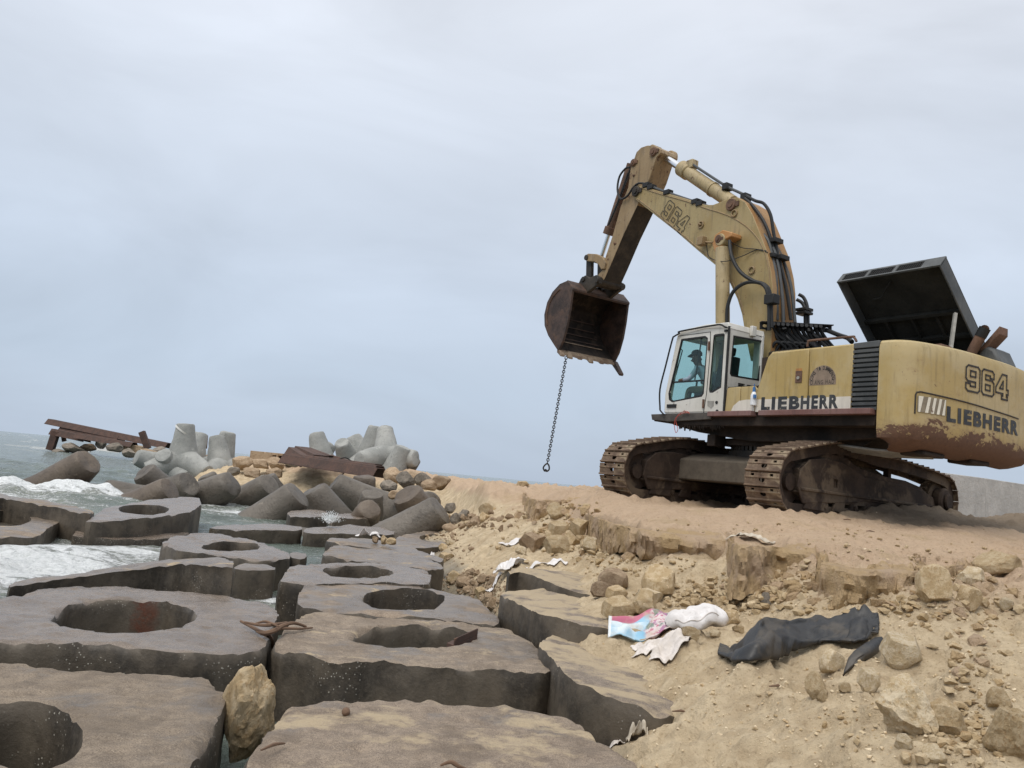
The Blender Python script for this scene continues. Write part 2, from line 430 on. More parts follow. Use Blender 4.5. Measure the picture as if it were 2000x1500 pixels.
M['cside_b'] = concrete_side('block_side_barnacled', 1.0)

def armour_mat(name, c1, c2, dark, gloss):
    t = NT(name); p = t.coord('Object'); oi = t.n('ObjectInfo').outputs['Random']
    p = t.n('VectorMath', {0: p, 1: t.n('CombineXYZ', {0: t.math('MULTIPLY', oi, 40.)}).outputs[0]}, operation='ADD').outputs[0]
    a = t.noise(p, 1.6, 7, .6); b = t.noise(p, 9, 6, .65); f = t.noise(p, 40, 3)
    c = t.mix(t.step(a, .33, .7), c1, c2)
    c = t.mix(t.math('MULTIPLY', t.step(b, .55, .72), .5), c, dark)
    c = t.mix(t.math('MULTIPLY', t.step(t.noise(p, 4, 9, .78), .60, .66), .5), c, tuple(min(1, x * 1.8) for x in c2))
    c = t.mix(t.math('MULTIPLY', t.step(f, .60, .68), .5), c, tuple(x * .6 for x in dark))
    return t.bsdf(Base_Color=c, Roughness=t.math('ADD', gloss, t.math('MULTIPLY', b, .25)), Normal=t.bump(t.math('ADD', b, t.math('MULTIPLY', f, .4)), .7, .05))
M['tp_dry'] = armour_mat('armour_concrete_dry', (.25, .255, .24), (.37, .37, .345), (.15, .15, .14), .75)
M['tp_wet'] = armour_mat('armour_concrete_wet', (.08, .067, .052), (.15, .128, .102), (.04, .033, .026), .40)
M['tp_brown'] = armour_mat('armour_concrete_brown', (.088, .066, .047), (.15, .115, .082), (.045, .034, .025), .42)
M['wall'] = armour_mat('cast_wall_concrete', (.36, .36, .345), (.46, .46, .44), (.29, .29, .28), .8)

def rock_mat(name, c1, c2, c3):
    t = NT(name); p = t.coord('Object'); oi = t.n('ObjectInfo').outputs['Random']
    p = t.n('VectorMath', {0: p, 1: t.n('CombineXYZ', {0: t.math('MULTIPLY', oi, 90.), 2: t.math('MULTIPLY', oi, 17.)}).outputs[0]}, operation='ADD').outputs[0]
    a = t.noise(p, 2.2, 7, .62); b = t.noise(p, 8, 7, .68); f = t.noise(p, 40, 4, .65)
    c = t.mix(t.step(a, .40, .60), c1, c2)
    c = t.mix(t.math('MULTIPLY', t.step(b, .52, .64), .85), c, c3)
    c = t.mix(t.math('MULTIPLY', t.step(t.noise(p, 4.3, 8, .72, .5), .60, .66), .8), c, tuple(min(1, x * 1.35 + .03) for x in c2))
    c = t.mix(t.math('MULTIPLY', t.step(f, .58, .75), .3), c, tuple(x * .65 for x in c3))
    k = t.n('HueSaturation', {'Value': t.math('ADD', .82, t.math('MULTIPLY', oi, .4)), 'Color': c}).outputs[0]
    h = t.math('ADD', t.math('MULTIPLY', b, .7), t.math('MULTIPLY', f, .35))
    return t.bsdf(Base_Color=k, Roughness=.85, Specular_IOR_Level=.3, Normal=t.bump(h, .7, .05))
M['rock_tan'] = rock_mat('limestone_tan', (.42, .31, .175), (.53, .42, .27), (.36, .235, .115))
M['rock_pale'] = rock_mat('limestone_pale', (.49, .385, .24), (.60, .505, .36), (.42, .29, .15))
M['rock_dark'] = rock_mat('boulder_grey', (.15, .13, .105), (.24, .205, .165), (.08, .068, .055))
M['rock_brown'] = rock_mat('boulder_brown', (.29, .205, .13), (.38, .285, .19), (.2, .135, .08))

def sand_mat(name, crust=False):
    t = NT(name); p = t.coord('World')
    a = t.noise(p, .55, 6, .6); b = t.noise(p, 4.5, 8, .66); f = t.noise(p, 30, 6, .7); g = t.noise(p, 140, 3, .6)
    n = t.n('NewGeometry').outputs['Normal']; z = t.n('SeparateXYZ', {0: p}).outputs[2]
    pale = t.mix(t.step(b, .3, .7), (.44, .342, .222), (.62, .505, .342))
    clay = t.mix(b, (.42, .298, .197), (.555, .42, .298))
    och = t.mix(b, (.34, .245, .138), (.45, .345, .21))
    k = t.math('ADD', a, t.math('MULTIPLY', t.step(z, 1.05, 1.75), .55))
    c = t.mix(t.step(k, .62, .95), pale, clay)
    c = t.mix(t.math('MULTIPLY', t.step(t.noise(p, 1.1, 7, .65), .52, .68), .55), c, och)
    if crust: c = t.mix(t.step(t.noise(p, 2.4, 7, .6), .38, .66), t.mix(b, (.40, .275, .145), (.56, .41, .235)), clay)
    c = t.mix(t.math('MULTIPLY', t.step(f, .54, .70), .6), c, (.22, .15, .085))       # crumbs and grit
    c = t.mix(t.math('MULTIPLY', t.step(g, .6, .7), .25), c, (.55, .47, .34))
    if not crust:
        so_ = t.n('Attribute', attribute_name='soil_shade').outputs['Fac']
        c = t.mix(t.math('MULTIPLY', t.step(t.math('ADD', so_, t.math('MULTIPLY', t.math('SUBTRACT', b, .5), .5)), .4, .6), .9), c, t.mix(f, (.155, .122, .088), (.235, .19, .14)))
    damp = t.step(t.math('ADD', z, t.math('MULTIPLY', t.math('SUBTRACT', a, .5), .5)), .22, .42, 1., 0.)   # wet sand just above the water
    c = t.mix(t.math('MULTIPLY', damp, .75), c, (.235, .205, .155))
    h = t.math('ADD', t.math('MULTIPLY', b, 1.), t.math('ADD', t.math('MULTIPLY', f, .55), t.math('MULTIPLY', g, .12)))
    return t.bsdf(Base_Color=c, Roughness=t.math('SUBTRACT', .95, t.math('MULTIPLY', damp, .45)), Specular_IOR_Level=.2, Normal=t.bump(h, .9 if crust else .85, .10 if crust else .075))
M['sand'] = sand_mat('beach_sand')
M['crust'] = sand_mat('clay_crust', True)

def water_mat():
    t = NT('sea_water'); p = t.coord('World')
    fo = t.n('Attribute', attribute_name='foam').outputs['Fac']
    d1 = t.noise(t.scl(p, .55, 1.5, 1), 2.1, 9, .7, .9); d2 = t.noise(p, 8, 8, .74, .5); d3 = t.noise(t.scl(p, 1, .6, 1), .55, 5, .6)
    cell = t.n('TexVoronoi', {'Vector': t.n('VectorMath', {0: p, 1: t.n('TexNoise', {'Vector': p, 'Scale': 2.2, 'Detail': 4.}).outputs['Color']}, operation='ADD').outputs[0], 'Scale': 3.6}, feature='DISTANCE_TO_EDGE').outputs['Distance']
    lace = t.step(cell, .0, .13, 1., 0.)                       # net-like streaks of old foam
    k = t.math('ADD', fo, t.math('MULTIPLY', t.math('SUBTRACT', t.math('ADD', t.math('MULTIPLY', d1, .75), t.math('MULTIPLY', d2, .25)), .5), 2.9))
    fm = t.step(k, .36, .70)
    lm = t.math('MULTIPLY', t.math('MULTIPLY', lace, t.step(k, .05, .45)), .75)
    fm = t.math('MAXIMUM', fm, lm)
    c = t.mix(t.step(d3, .3, .7), (.085, .108, .094), (.145, .175, .148))
    c = t.mix(t.math('MULTIPLY', t.step(fo, .05, .6), .8), c, (.29, .30, .25))       # churned, sandy water
    fc = t.mix(t.step(d2, .25, .6), (.58, .61, .59), (.84, .86, .86))
    c = t.mix(fm, c, fc)
    rg = t.math('ADD', .16, t.math('MULTIPLY', fm, .6))
    h = t.math('ADD', t.math('MULTIPLY', t.noise(t.scl(p, 1, .55, 1), 1.3, 9, .66), 1.), t.math('ADD', t.math('MULTIPLY', t.noise(t.scl(p, 1, .7, 1), 7, 6, .65), .30), t.math('MULTIPLY', t.math('MULTIPLY', d2, fm), .35)))
    return t.bsdf(Base_Color=c, Roughness=rg, IOR=1.33, Specular_IOR_Level=.32, Normal=t.bump(h, 1.0, .26))
M['water'] = water_mat()
M['foam'] = grime_mat('sea_foam', (.72, .75, .75), (.86, .88, .88), .7, 8, bump=.9)
M['sack_white'] = grime_mat('woven_plastic_white', (.60, .57, .55), (.74, .72, .71), .7, 6, bump=.3)
M['rag'] = grime_mat('dirty_plastic_film', (.5, .45, .40), (.68, .63, .59), .6, 5, bump=.6)
M['rubber_sheet'] = grime_mat('black_rubber_sheet', (.012, .013, .015), (.032, .031, .03), .48, 5, mud=(.06, .05, .038), bump=.4, spec=.5)
M['twig'] = plain_mat('driftwood', (.16, .10, .065), .85)
M['bone'] = plain_mat('pale_litter', (.5, .44, .35), .7)
M['skin'] = plain_mat('skin', (.09, .055, .04), .6)
M['cap'] = plain_mat('dark_cap', (.03, .032, .034), .9)
M['shirt'] = plain_mat('light_blue_shirt', (.26, .33, .40), .9)
M['trousers'] = plain_mat('khaki_trousers', (.12, .115, .085), .9)
M['string'] = plain_mat('red_string', (.45, .08, .06), .8)
M['bottle'] = plain_mat('white_plastic_bottle', (.72, .74, .76), .35)
M['bluecap'] = plain_mat('blue_plastic', (.05, .17, .42), .4)

# ------------------------------------------------------------------ the ground: sea bed, beach and causeway as one sheet
# feature lines from near to far, each point (photo px, photo py, height above the water)
LINES = [
 [(-400, 1500, -.8), (700, 1500, -.4), (1000, 1500, .1), (1180, 1500, .25), (1300, 1500, .62), (1500, 1500, .72), (1700, 1500, .82), (2000, 1500, .95), (2300, 1500, 1.1)],
 [(-400, 1400, -.8), (700, 1400, -.4), (1000, 1400, .0), (1110, 1400, .17), (1190, 1408, .22), (1250, 1402, .42), (1310, 1393, .58), (1400, 1400, .73), (1550, 1390, .8), (1700, 1400, .9), (2000, 1390, 1.05), (2300, 1390, 1.2)],
 [(-400, 1300, -.8), (900, 1300, -.4), (1020, 1300, .2), (1100, 1290, .5), (1200, 1300, .58), (1300, 1300, .68), (1400, 1310, .75), (1500, 1305, .78), (1600, 1330, .85), (1720, 1320, .95), (2000, 1300, 1.14), (2300, 1300, 1.3)],
 [(-400, 1200, -.8), (800, 1200, -.4), (950, 1195, .1), (1000, 1190, .5), (1080, 1200, .68), (1180, 1200, .83), (1300, 1195, .93), (1400, 1210, .95), (1550, 1215, 1.07), (1700, 1205, 1.22), (2000, 1200, 1.32), (2300, 1200, 1.45)],
 [(-400, 1130, -.8), (760, 1150, -.4), (850, 1150, .0), (930, 1120, .45), (1000, 1110, .73), (1100, 1110, .84), (1200, 1130, 1.05), (1300, 1130, 1.12), (1400, 1145, 1.15), (1500, 1165, 1.18), (1600, 1172, 1.24), (1700, 1165, 1.32), (2000, 1150, 1.47), (2300, 1150, 1.55)],
 [(-400, 1060, -.8), (700, 1075, -.4), (790, 1075, .1), (870, 1060, .32), (950, 1060, .7), (1050, 1055, 1.0), (1150, 1050, 1.2), (1200, 1060, 1.25), (1300, 1080, 1.36), (1400, 1092, 1.36), (1440, 1106, 1.37), (1520, 1114, 1.36), (1600, 1127, 1.39), (1700, 1136, 1.43), (2000, 1130, 1.52), (2300, 1130, 1.6)],
 [(-400, 1000, -.8), (680, 1010, -.4), (770, 1020, .05), (850, 1010, .4), (950, 1000, 1.1), (1050, 985, 1.45), (1150, 1000, 1.61), (1200, 1022, 1.57), (1300, 1040, 1.57), (1400, 1053, 1.57), (1440, 1060, 1.59), (1510, 1064, 1.59), (1600, 1087, 1.58), (1700, 1118, 1.51), (1850, 1125, 1.53), (2000, 1115, 1.57), (2300, 1115, 1.62)],
 [(-400, 960, -.8), (200, 925, -.8), (300, 935, -.2), (400, 930, .75), (500, 920, 1.2), (600, 925, 1.37), (700, 935, 1.37), (800, 940, 1.5), (860, 945, 1.5), (950, 955, 1.7), (1050, 965, 1.68), (1150, 972, 1.82), (1250, 985, 1.84), (1400, 1003, 1.82), (1546, 1009, 1.89), (1725, 1026, 1.88), (1890, 1043, 1.87), (2000, 1050, 1.88), (2300, 1075, 1.9)],
]
def cyl_of(P): return math.atan2(P[0], P[1]), math.log(math.hypot(P[0], P[1])), P[2]
L3 = [[cyl_of(at_z(*q)) for q in ln] for ln in LINES]
# the crest and what lies beyond it, (px, Y, z)
def far_line(rows):
    o = []
    for px, Y, z in rows:
        d = ray(px, 842 + .0945 * px); o.append((math.atan2(d[0], d[1]), math.log(math.hypot(Y * d[0] / d[1], Y)), z))
    return o
L3.append(far_line([(-400, 60, -1), (180, 52, -.9), (300, 48, .7), (400, 48, 1.5), (500, 48, 1.95), (600, 46, 2.0), (700, 45, 2.05), (800, 42, 2.08), (850, 40, 1.98), (900, 38, 1.83), (950, 37, 1.77), (1000, 35, 1.84), (1100, 30, 1.89), (1180, 26, 1.93), (1250, 22, 1.88), (1400, 18, 1.88), (1546, 15.2, 1.9), (1640, 14.3, 1.95), (1725, 14.4, 2.13), (1818, 15.4, 2.24), (1890, 16, 2.16), (1945, 16.3, 2.2), (2000, 17, 2.28), (2300, 18, 2.2)]))
L3.append(far_line([(-400, 66, -1), (180, 58, -1), (300, 53, .3), (500, 54, 1.5), (700, 51, 1.6), (800, 47, 1.6), (900, 43, 1.5), (1000, 40, 1.5), (1180, 34, 1.6), (1250, 30, 1.86), (1546, 20, 1.88), (1725, 18.5, 1.9), (2300, 24, 1.95)]))
L3.append(far_line([(-400, 70, -1), (500, 62, -1), (800, 55, -1), (1000, 48, -1), (1180, 44, -1), (1300, 42, 1.6), (1546, 40, 1.8), (2300, 44, 1.9)]))
L3.append(far_line([(-400, 90, -2), (1000, 75, -2), (2300, 80, -2)]))
th = np.concatenate([np.linspace(-1.9, -.5, 60)[:-1], np.linspace(-.5, .62, 640), np.linspace(.62, 1.9, 60)[1:]])
lr = np.concatenate([np.linspace(math.log(1.0), math.log(3.4), 40)[:-1], np.linspace(math.log(3.4), math.log(16), 470), np.linspace(math.log(16), math.log(60), 210)[1:], np.linspace(math.log(60), math.log(9000), 30)[1:]])
KR = np.stack([np.interp(th, [p[0] for p in ln], [p[1] for p in ln]) for ln in L3])
KZ = np.stack([np.interp(th, [p[0] for p in ln], [p[2] for p in ln]) for ln in L3])
def box1(a, w):
    k = np.ones(w) / w
    return np.stack([np.convolve(np.pad(r, w // 2, mode='edge'), k, 'valid')[:len(r)] for r in a])
KR = box1(KR, 9); KZ = box1(KZ, 9)
KR = np.vstack([np.full((1, len(th)), math.log(1.0)), KR, np.full((1, len(th)), math.log(12000))])
KZ = np.vstack([np.minimum(KZ[:1] + .05, .7), KZ, np.full((1, len(th)), -6.)])
for k in range(1, len(KR)): KR[k] = np.maximum(KR[k], KR[k - 1] + .012)
Z = np.stack([np.interp(lr, KR[:, j], KZ[:, j]) for j in range(len(th))])          # (theta, r)
Zs = box1(Z, 9)
TH, LR = np.meshgrid(th, lr, indexing='ij')
RR = np.exp(LR)
X, Y = RR * np.sin(TH), RR * np.cos(TH)
Zs = np.where(RR < 3.4, Z, Zs)
P3 = np.stack([X.ravel(), Y.ravel(), np.zeros(X.size)], 1)
far = np.clip((RR - 14) / 30, 0, 1).ravel()
land = np.clip((Zs.ravel() + .3) / .8, 0, 1)
flat = np.clip((Zs.ravel() - 1.5) / .25, 0, 1) * (RR.ravel() < 18)
nz = .075 * fbm(P3 * .9, 3) * (1 - .6 * flat)
clod = np.maximum(0, fbm(P3 * 3.1 + 5, 3, .55) - .05)
nz += .105 * clod * (1 - .75 * flat)
pit = np.maximum(0, vnoise(P3 * 4.7 + 31) - .35)
nz -= .11 * pit * (1 - .6 * flat)
nz += .022 * fbm(P3 * 11, 3, .6) * (1 - .35 * flat)
cr = np.maximum(0, vnoise(P3 * 21 + 9)) ** 2
nz += .03 * cr * np.clip(fbm(P3 * .8 + 77, 2) + .25, 0, 1)
hum = .25 * np.maximum(0, fbm(P3 * .35 + 3, 3)) * far
nz += hum
bank = np.exp(-((Zs.ravel() - 1.36) / .17) ** 2) * np.clip((TH.ravel() - .30) / .06, 0, 1) * (RR.ravel() < 12)
nz += bank * (.20 * np.maximum(0, fbm(P3 * 2.1 + 40, 3, .5)) + .07 * np.abs(fbm(P3 * 5.5 + 8, 3)) - .04)
nz += .016 * fbm(P3 * 6.5 + 60, 3, .6) * (1 - .3 * flat)
# the crawler tracks have sunk in and pushed up a rim of soil
_ax = np.array([.783, .6225]); _ax /= np.linalg.norm(_ax); _c = P3[:, :2] - [5.27, 15.87]; _a = _c @ _ax; _b = _c @ [-_ax[1], _ax[0]]
rim = np.zeros(len(P3)); Zb = Zs.ravel().copy()
for _s in (-1.6, 1.6):
    dx, dy = np.maximum(0, np.abs(_a - .1) - 2.9), np.maximum(0, np.abs(_b - _s) - .31); dd_ = np.hypot(dx, dy)
    w_ = np.exp(-(dd_ / .45) ** 2); Zb = Zb * (1 - w_) + np.maximum(Zb, 1.9) * w_
    rim += np.where(dd_ > 0, np.exp(-((dd_ - .08) / .11) ** 2) * (.06 + .05 * fbm(P3 * 4 + 3, 3)), -.02)
Zs = np.where((RR > 9) & (RR < 26), Zb.reshape(Zs.shape), Zs); nz += rim
rut = np.exp(-((np.abs(_b + 2.9) - .0) / .25) ** 2) * (np.abs(_a) < 7) + np.exp(-((_b + 4.6) / .3) ** 2) * (np.abs(_a) < 8)
nz += rut * (.03 * np.sin(_a * 27) - .03) * (RR.ravel() > 8) * (Zs.ravel() > 1.5)
Zt = Zs.ravel() + nz * land * (RR.ravel() < 70)
TG = np.stack([X.ravel(), Y.ravel(), Zt], 1).reshape(len(th), len(lr), 3)
gm = grid_mesh('ground', TG)
soil_shade = np.zeros(len(P3))                          # darker damp heap behind the nearer track, shadow below the counterweight painted in
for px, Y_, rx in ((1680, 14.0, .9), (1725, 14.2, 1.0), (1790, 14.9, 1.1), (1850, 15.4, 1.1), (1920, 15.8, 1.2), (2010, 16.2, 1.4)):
    d_ = ray(px, 842 + .0945 * px); c_ = np.array([Y_ * d_[0] / d_[1], Y_]); soil_shade = np.maximum(soil_shade, np.exp(-(np.linalg.norm(P3[:, :2] - c_, axis=1) / rx) ** 4))
gm.attributes.new('soil_shade', 'FLOAT', 'POINT').data.foreach_set('value', np.clip(soil_shade, 0, 1).astype(np.float32))
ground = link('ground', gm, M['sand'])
tag(ground, 'tan and clay-coloured sand of the beach and raised causeway', kind='structure')
def ground_z(x, y):                            # height of the sheet at a place
    t = math.atan2(x, y); l = math.log(max(1.01, math.hypot(x, y)))
    i = int(np.clip(np.searchsorted(th, t) - 1, 0, len(th) - 2)); j = int(np.clip(np.searchsorted(lr, l) - 1, 0, len(lr) - 2))
    a = min(max((t - th[i]) / (th[i + 1] - th[i]), 0), 1); b = min(max((l - lr[j]) / (lr[j + 1] - lr[j]), 0), 1)
    q = TG[i:i + 2, j:j + 2, 2]
    return float((q[0, 0] * (1 - a) + q[1, 0] * a) * (1 - b) + (q[0, 1] * (1 - a) + q[1, 1] * a) * b)
def ground_hit(px, py, y0=2.5, y1=60):         # where the view through a photo pixel first meets the ground
    d = ray(px, py); yy = y0
    while yy < y1:
        t = yy / d[1]
        if EYE + d[2] * t < ground_z(d[0] * t, yy): break
        yy *= 1.006
    t = yy / d[1]
    return np.array([d[0] * t, yy, ground_z(d[0] * t, yy)])

# the hard crust that breaks off in a ledge above the washed-out sand
def crust(name, pts, label, back=.9, thick=.2, seed=0, face=False):
    """a ledge along the traced edge; face=True: a broken face that runs down into the sand instead of overhanging"""
    E = np.array(curve_pts([at_z(*p) for p in pts], 40))
    seg = np.r_[0, np.cumsum(np.linalg.norm(np.diff(E, axis=0), axis=1))]
    s = np.arange(0, seg[-1], .026); E = np.stack([np.interp(s, seg, E[:, k]) for k in range(3)], 1)
    ker = np.hanning(15); ker /= ker.sum()
    E = np.stack([np.convolve(np.pad(E[:, k], 7, mode='edge'), ker, 'valid') for k in range(3)], 1)
    # away from the viewer, the same all along so that the rows cannot cross
    n0 = E.mean(0)[:2] / np.linalg.norm(E.mean(0)[:2]); N = np.zeros_like(E); N[:, :2] = n0
    wob = .07 * fbm(vec3(s * 2.2, seed), 4) + .04 * fbm(vec3(s * 9, seed + 3), 3)
    th_ = thick * (1 + .3 * fbm(vec3(s * 1.7, seed + 9), 3)) * np.clip(np.minimum(s, s[-1] - s) / .3, .45, 1)
    lo = [(-.03, -.15), (-.045, -.3), (-.04, -.45), (-.03, -.6), (-.01, -.75), (.03, -.9), (.10, -1.0), (.3, -.98), (.6, -.98)]
    if face: lo = [(-.03, -.12), (-.045, -.25), (-.05, -.4), (-.05, -.55), (-.06, -.7), (-.08, -.85), (-.11, -1.0), (-.15, -1.15), (-.2, -1.3)]
    prof = [(back, 0), (back * .7, -.01), (.3, .0), (.16, .008), (.07, .004), (.02, -.008), (-.012, -.03)]
    rows = []
    for k, (o, h) in enumerate(prof + lo):
        top = k < len(prof)
        Q = E + N * (o + (wob if k >= 2 else 0 * wob))[:, None]
        Q[:, 2] = E[:, 2] + (h if top else h * th_)
        if k < 5:
            for i in range(len(Q)):
                gz = ground_z(Q[i, 0], Q[i, 1])
                Q[i, 2] = min(gz, E[i, 2]) - .15 if k == 0 else min(max(gz + .006, E[i, 2] + h - .015), E[i, 2] + .05)
            Q[:, 2] += .012 * fbm(Q * 6 + seed, 3)
        else:
            Q = Q - N * (((.05 if top else .07) * fbm(Q * np.array([3, 3, 7]) + seed, 4, .6) + (.03 if top else .075) * np.abs(fbm(Q * np.array([4.5, 4.5, 13]) + 4, 4, .6)))[:, None])
            Q[:, 2] += .02 * fbm(Q * 8 + 2, 2); Q[:, :2] += (.035 * fbm(Q * 4.3 + 7, 3))[:, None] * np.array([n0[1], -n0[0]])
        rows.append(Q)
    me = grid_mesh(name, np.stack(rows, 1)); me.set_sharp_from_angle(angle=R(38))
    return tag(link(name, me, M['crust']), label, kind='structure')
crust('bank_crust', [(1128, 984, 1.60), (1145, 1000, 1.60), (1165, 1010, 1.60), (1200, 1022, 1.6), (1250, 1033, 1.6), (1300, 1040, 1.6), (1365, 1047, 1.6), (1430, 1053, 1.6), (1460, 1050, 1.6)], 'overhanging clay crust along the eroded causeway edge', seed=1, thick=.33)
crust('bank_crust', [(1418, 1040, 1.61), (1428, 1058, 1.61), (1440, 1064, 1.62), (1470, 1066, 1.62), (1510, 1067, 1.62), (1550, 1071, 1.62), (1590, 1078, 1.61), (1612, 1084, 1.6), (1630, 1070, 1.6)], 'thick crumbling clay block of the causeway edge below the bag scrap', seed=12, thick=.36, back=.9, face=True)
crust('bank_crust', [(1592, 1070, 1.58), (1600, 1092, 1.57), (1640, 1108, 1.55), (1690, 1114, 1.55), (1740, 1113, 1.56), (1790, 1114, 1.57), (1815, 1090, 1.6)], 'low lumpy clay edge of the causeway on the right', seed=23, thick=.30, face=True)
crust('bank_crust', [(1780, 1085, 1.6), (1800, 1108, 1.59), (1850, 1105, 1.61), (1920, 1096, 1.65), (2000, 1090, 1.68), (2120, 1092, 1.7)], 'broken clay edge of the causeway at the right edge of the picture', seed=44, thick=.3, face=True)
crust('bank_crust', [(1020, 962, 1.66), (1035, 973, 1.66), (1080, 976, 1.69), (1120, 976, 1.72), (1170, 976, 1.75), (1185, 968, 1.78)], 'far broken clay edge beyond the left tip of the ledge', seed=31, thick=.45, back=1.2, face=True)

# ------------------------------------------------------------------ the sea
wth = np.concatenate([np.linspace(-math.pi, -.62, 50)[:-1], np.linspace(-.62, .3, 560), np.linspace(.3, math.pi, 60)[1:]])
wlr = np.concatenate([np.linspace(math.log(2), math.log(7), 12)[:-1], np.linspace(math.log(7), math.log(70), 520), np.linspace(math.log(70), math.log(12000), 60)[1:]])
WT, WR = np.meshgrid(wth, np.exp(wlr), indexing='ij')
WX, WY = WR * np.sin(WT), WR * np.cos(WT)
WP = np.stack([WX.ravel(), WY.ravel(), np.zeros(WX.size)], 1)
FOAM = [  # photo px, py, half-size along x and y (m), strength, heap height
 (40, 1120, 1.8, 1.3, 1.2, .16), (150, 1100, 1.8, 1.2, .85, .10), (250, 1085, 1.6, 1.4, .8, .06), (60, 1068, 1.6, 1.6, .6, .04), (0, 1150, .9, .8, .95, .15),
 (30, 965, 3.2, 1.7, 1.15, .34), (130, 972, 3.0, 1.5, 1.05, .24), (215, 970, 2.0, 1.6, .9, .18), (170, 955, 2.2, 1.2, .5, .1),
 (450, 1000, 2.4, 1.8, .58, .03), (410, 985, 2.0, 2.2, .5, .02), (590, 1016, 1.6, .9, .85, .06), (640, 1010, .7, .5, .9, .25), (540, 1022, 1.4, .6, .5, .0),
 (745, 1010, 1.6, 1.2, .5, .03), (780, 1025, 1.2, .8, .55, .02), (460, 970, 2.2, 2.2, .62, .05), (600, 985, 2.5, 1.3, .5, .02), (110, 885, 5, 2, .6, .1), (510, 978, 1.5, 1.2, .5, .05),
 (540, 1175, .35, .5, .75, .03), (555, 1190, .25, .3, .8, .02), (665, 1100, .4, .5, .55, .02), (320, 1060, 1.0, 1.0, .45, .02), (60, 1025, .8, .7, .7, .02), (-150, 1090, 3, 2.4, .7, .1), (-150, 965, 5, 2.4, .7, .2), (300, 1010, 2, 1, .3, 0)]
fo = np.zeros(len(WP)); hp = np.zeros(len(WP))
for px, py, a, b, s, h in FOAM:
    c = at_z(px, py, 0)
    g = np.exp(-(((WP[:, 0] - c[0]) / a) ** 2 + ((WP[:, 1] - c[1]) / b) ** 2))
    fo = np.maximum(fo, s * g); hp += h * g
rad = WR.ravel()
fadew = np.clip(1 - (rad - 40) / 300, .0, 1)
sw = .055 * np.sin(WP[:, 1] * .9 + .35 * WP[:, 0] + 1.3 * vnoise(WP * .16)) + .07 * fbm(WP * np.array([.45, .75, 1]), 4, .55) + .02 * fbm(WP * 3.2, 3)
near = np.clip((rad - 9) / 8, .45, 1.25)
wz = sw * near * fadew * np.clip(.6 + (rad - 25) / 60, .5, 1.3) + hp * (.8 + .5 * fbm(WP * 1.1, 3, .5)) + .02 * fo * fbm(WP * 4, 2)
cap = np.clip((fbm(WP * np.array([.10, .35, 1]) + 50, 4) - .72) * 2.2, 0, .42) * (rad > 34) * (WP[:, 0] < 6)
fo = np.maximum(fo, cap)
WG = np.stack([WP[:, 0], WP[:, 1], wz], 1).reshape(len(wth), len(wlr), 3)
wm = grid_mesh('sea', WG)
fa = wm.attributes.new('foam', 'FLOAT', 'POINT'); fa.data.foreach_set('value', fo.astype(np.float32))
tag(link('sea', wm, M['water']), 'grey-green choppy sea with breaking foam', kind='structure')

# ------------------------------------------------------------------ cast concrete revetment blocks
def inside_dist(P, loop):
    d = np.full(len(P), 1e9); L = np.asarray(loop)
    for a, b in zip(L, np.roll(L, -1, axis=0)):
        ab = b - a; t = np.clip(((P - a) @ ab) / max(1e-9, ab @ ab), 0, 1)
        d = np.minimum(d, np.linalg.norm(P - a - t[:, None] * ab, axis=1))
    return d
def in_poly(P, loop):
    r = np.zeros(len(P), bool); L = np.asarray(loop)
    for a, b in zip(L, np.roll(L, -1, axis=0)):
        c = (a[1] > P[:, 1]) != (b[1] > P[:, 1])
        with np.errstate(divide='ignore', invalid='ignore'):
            x = (b[0] - a[0]) * (P[:, 1] - a[1]) / (b[1] - a[1]) + a[0]
        r ^= c & (P[:, 0] < x)
    return r
def resample(loop, step):
    L = np.vstack([loop, loop[:1]]); s = np.r_[0, np.cumsum(np.linalg.norm(np.diff(L, axis=0), axis=1))]
    n = max(8, int(s[-1] / step)); u = np.arange(n) * s[-1] / n
    return np.stack([np.interp(u, s, L[:, k]) for k in range(2)], 1)
BN = [0]
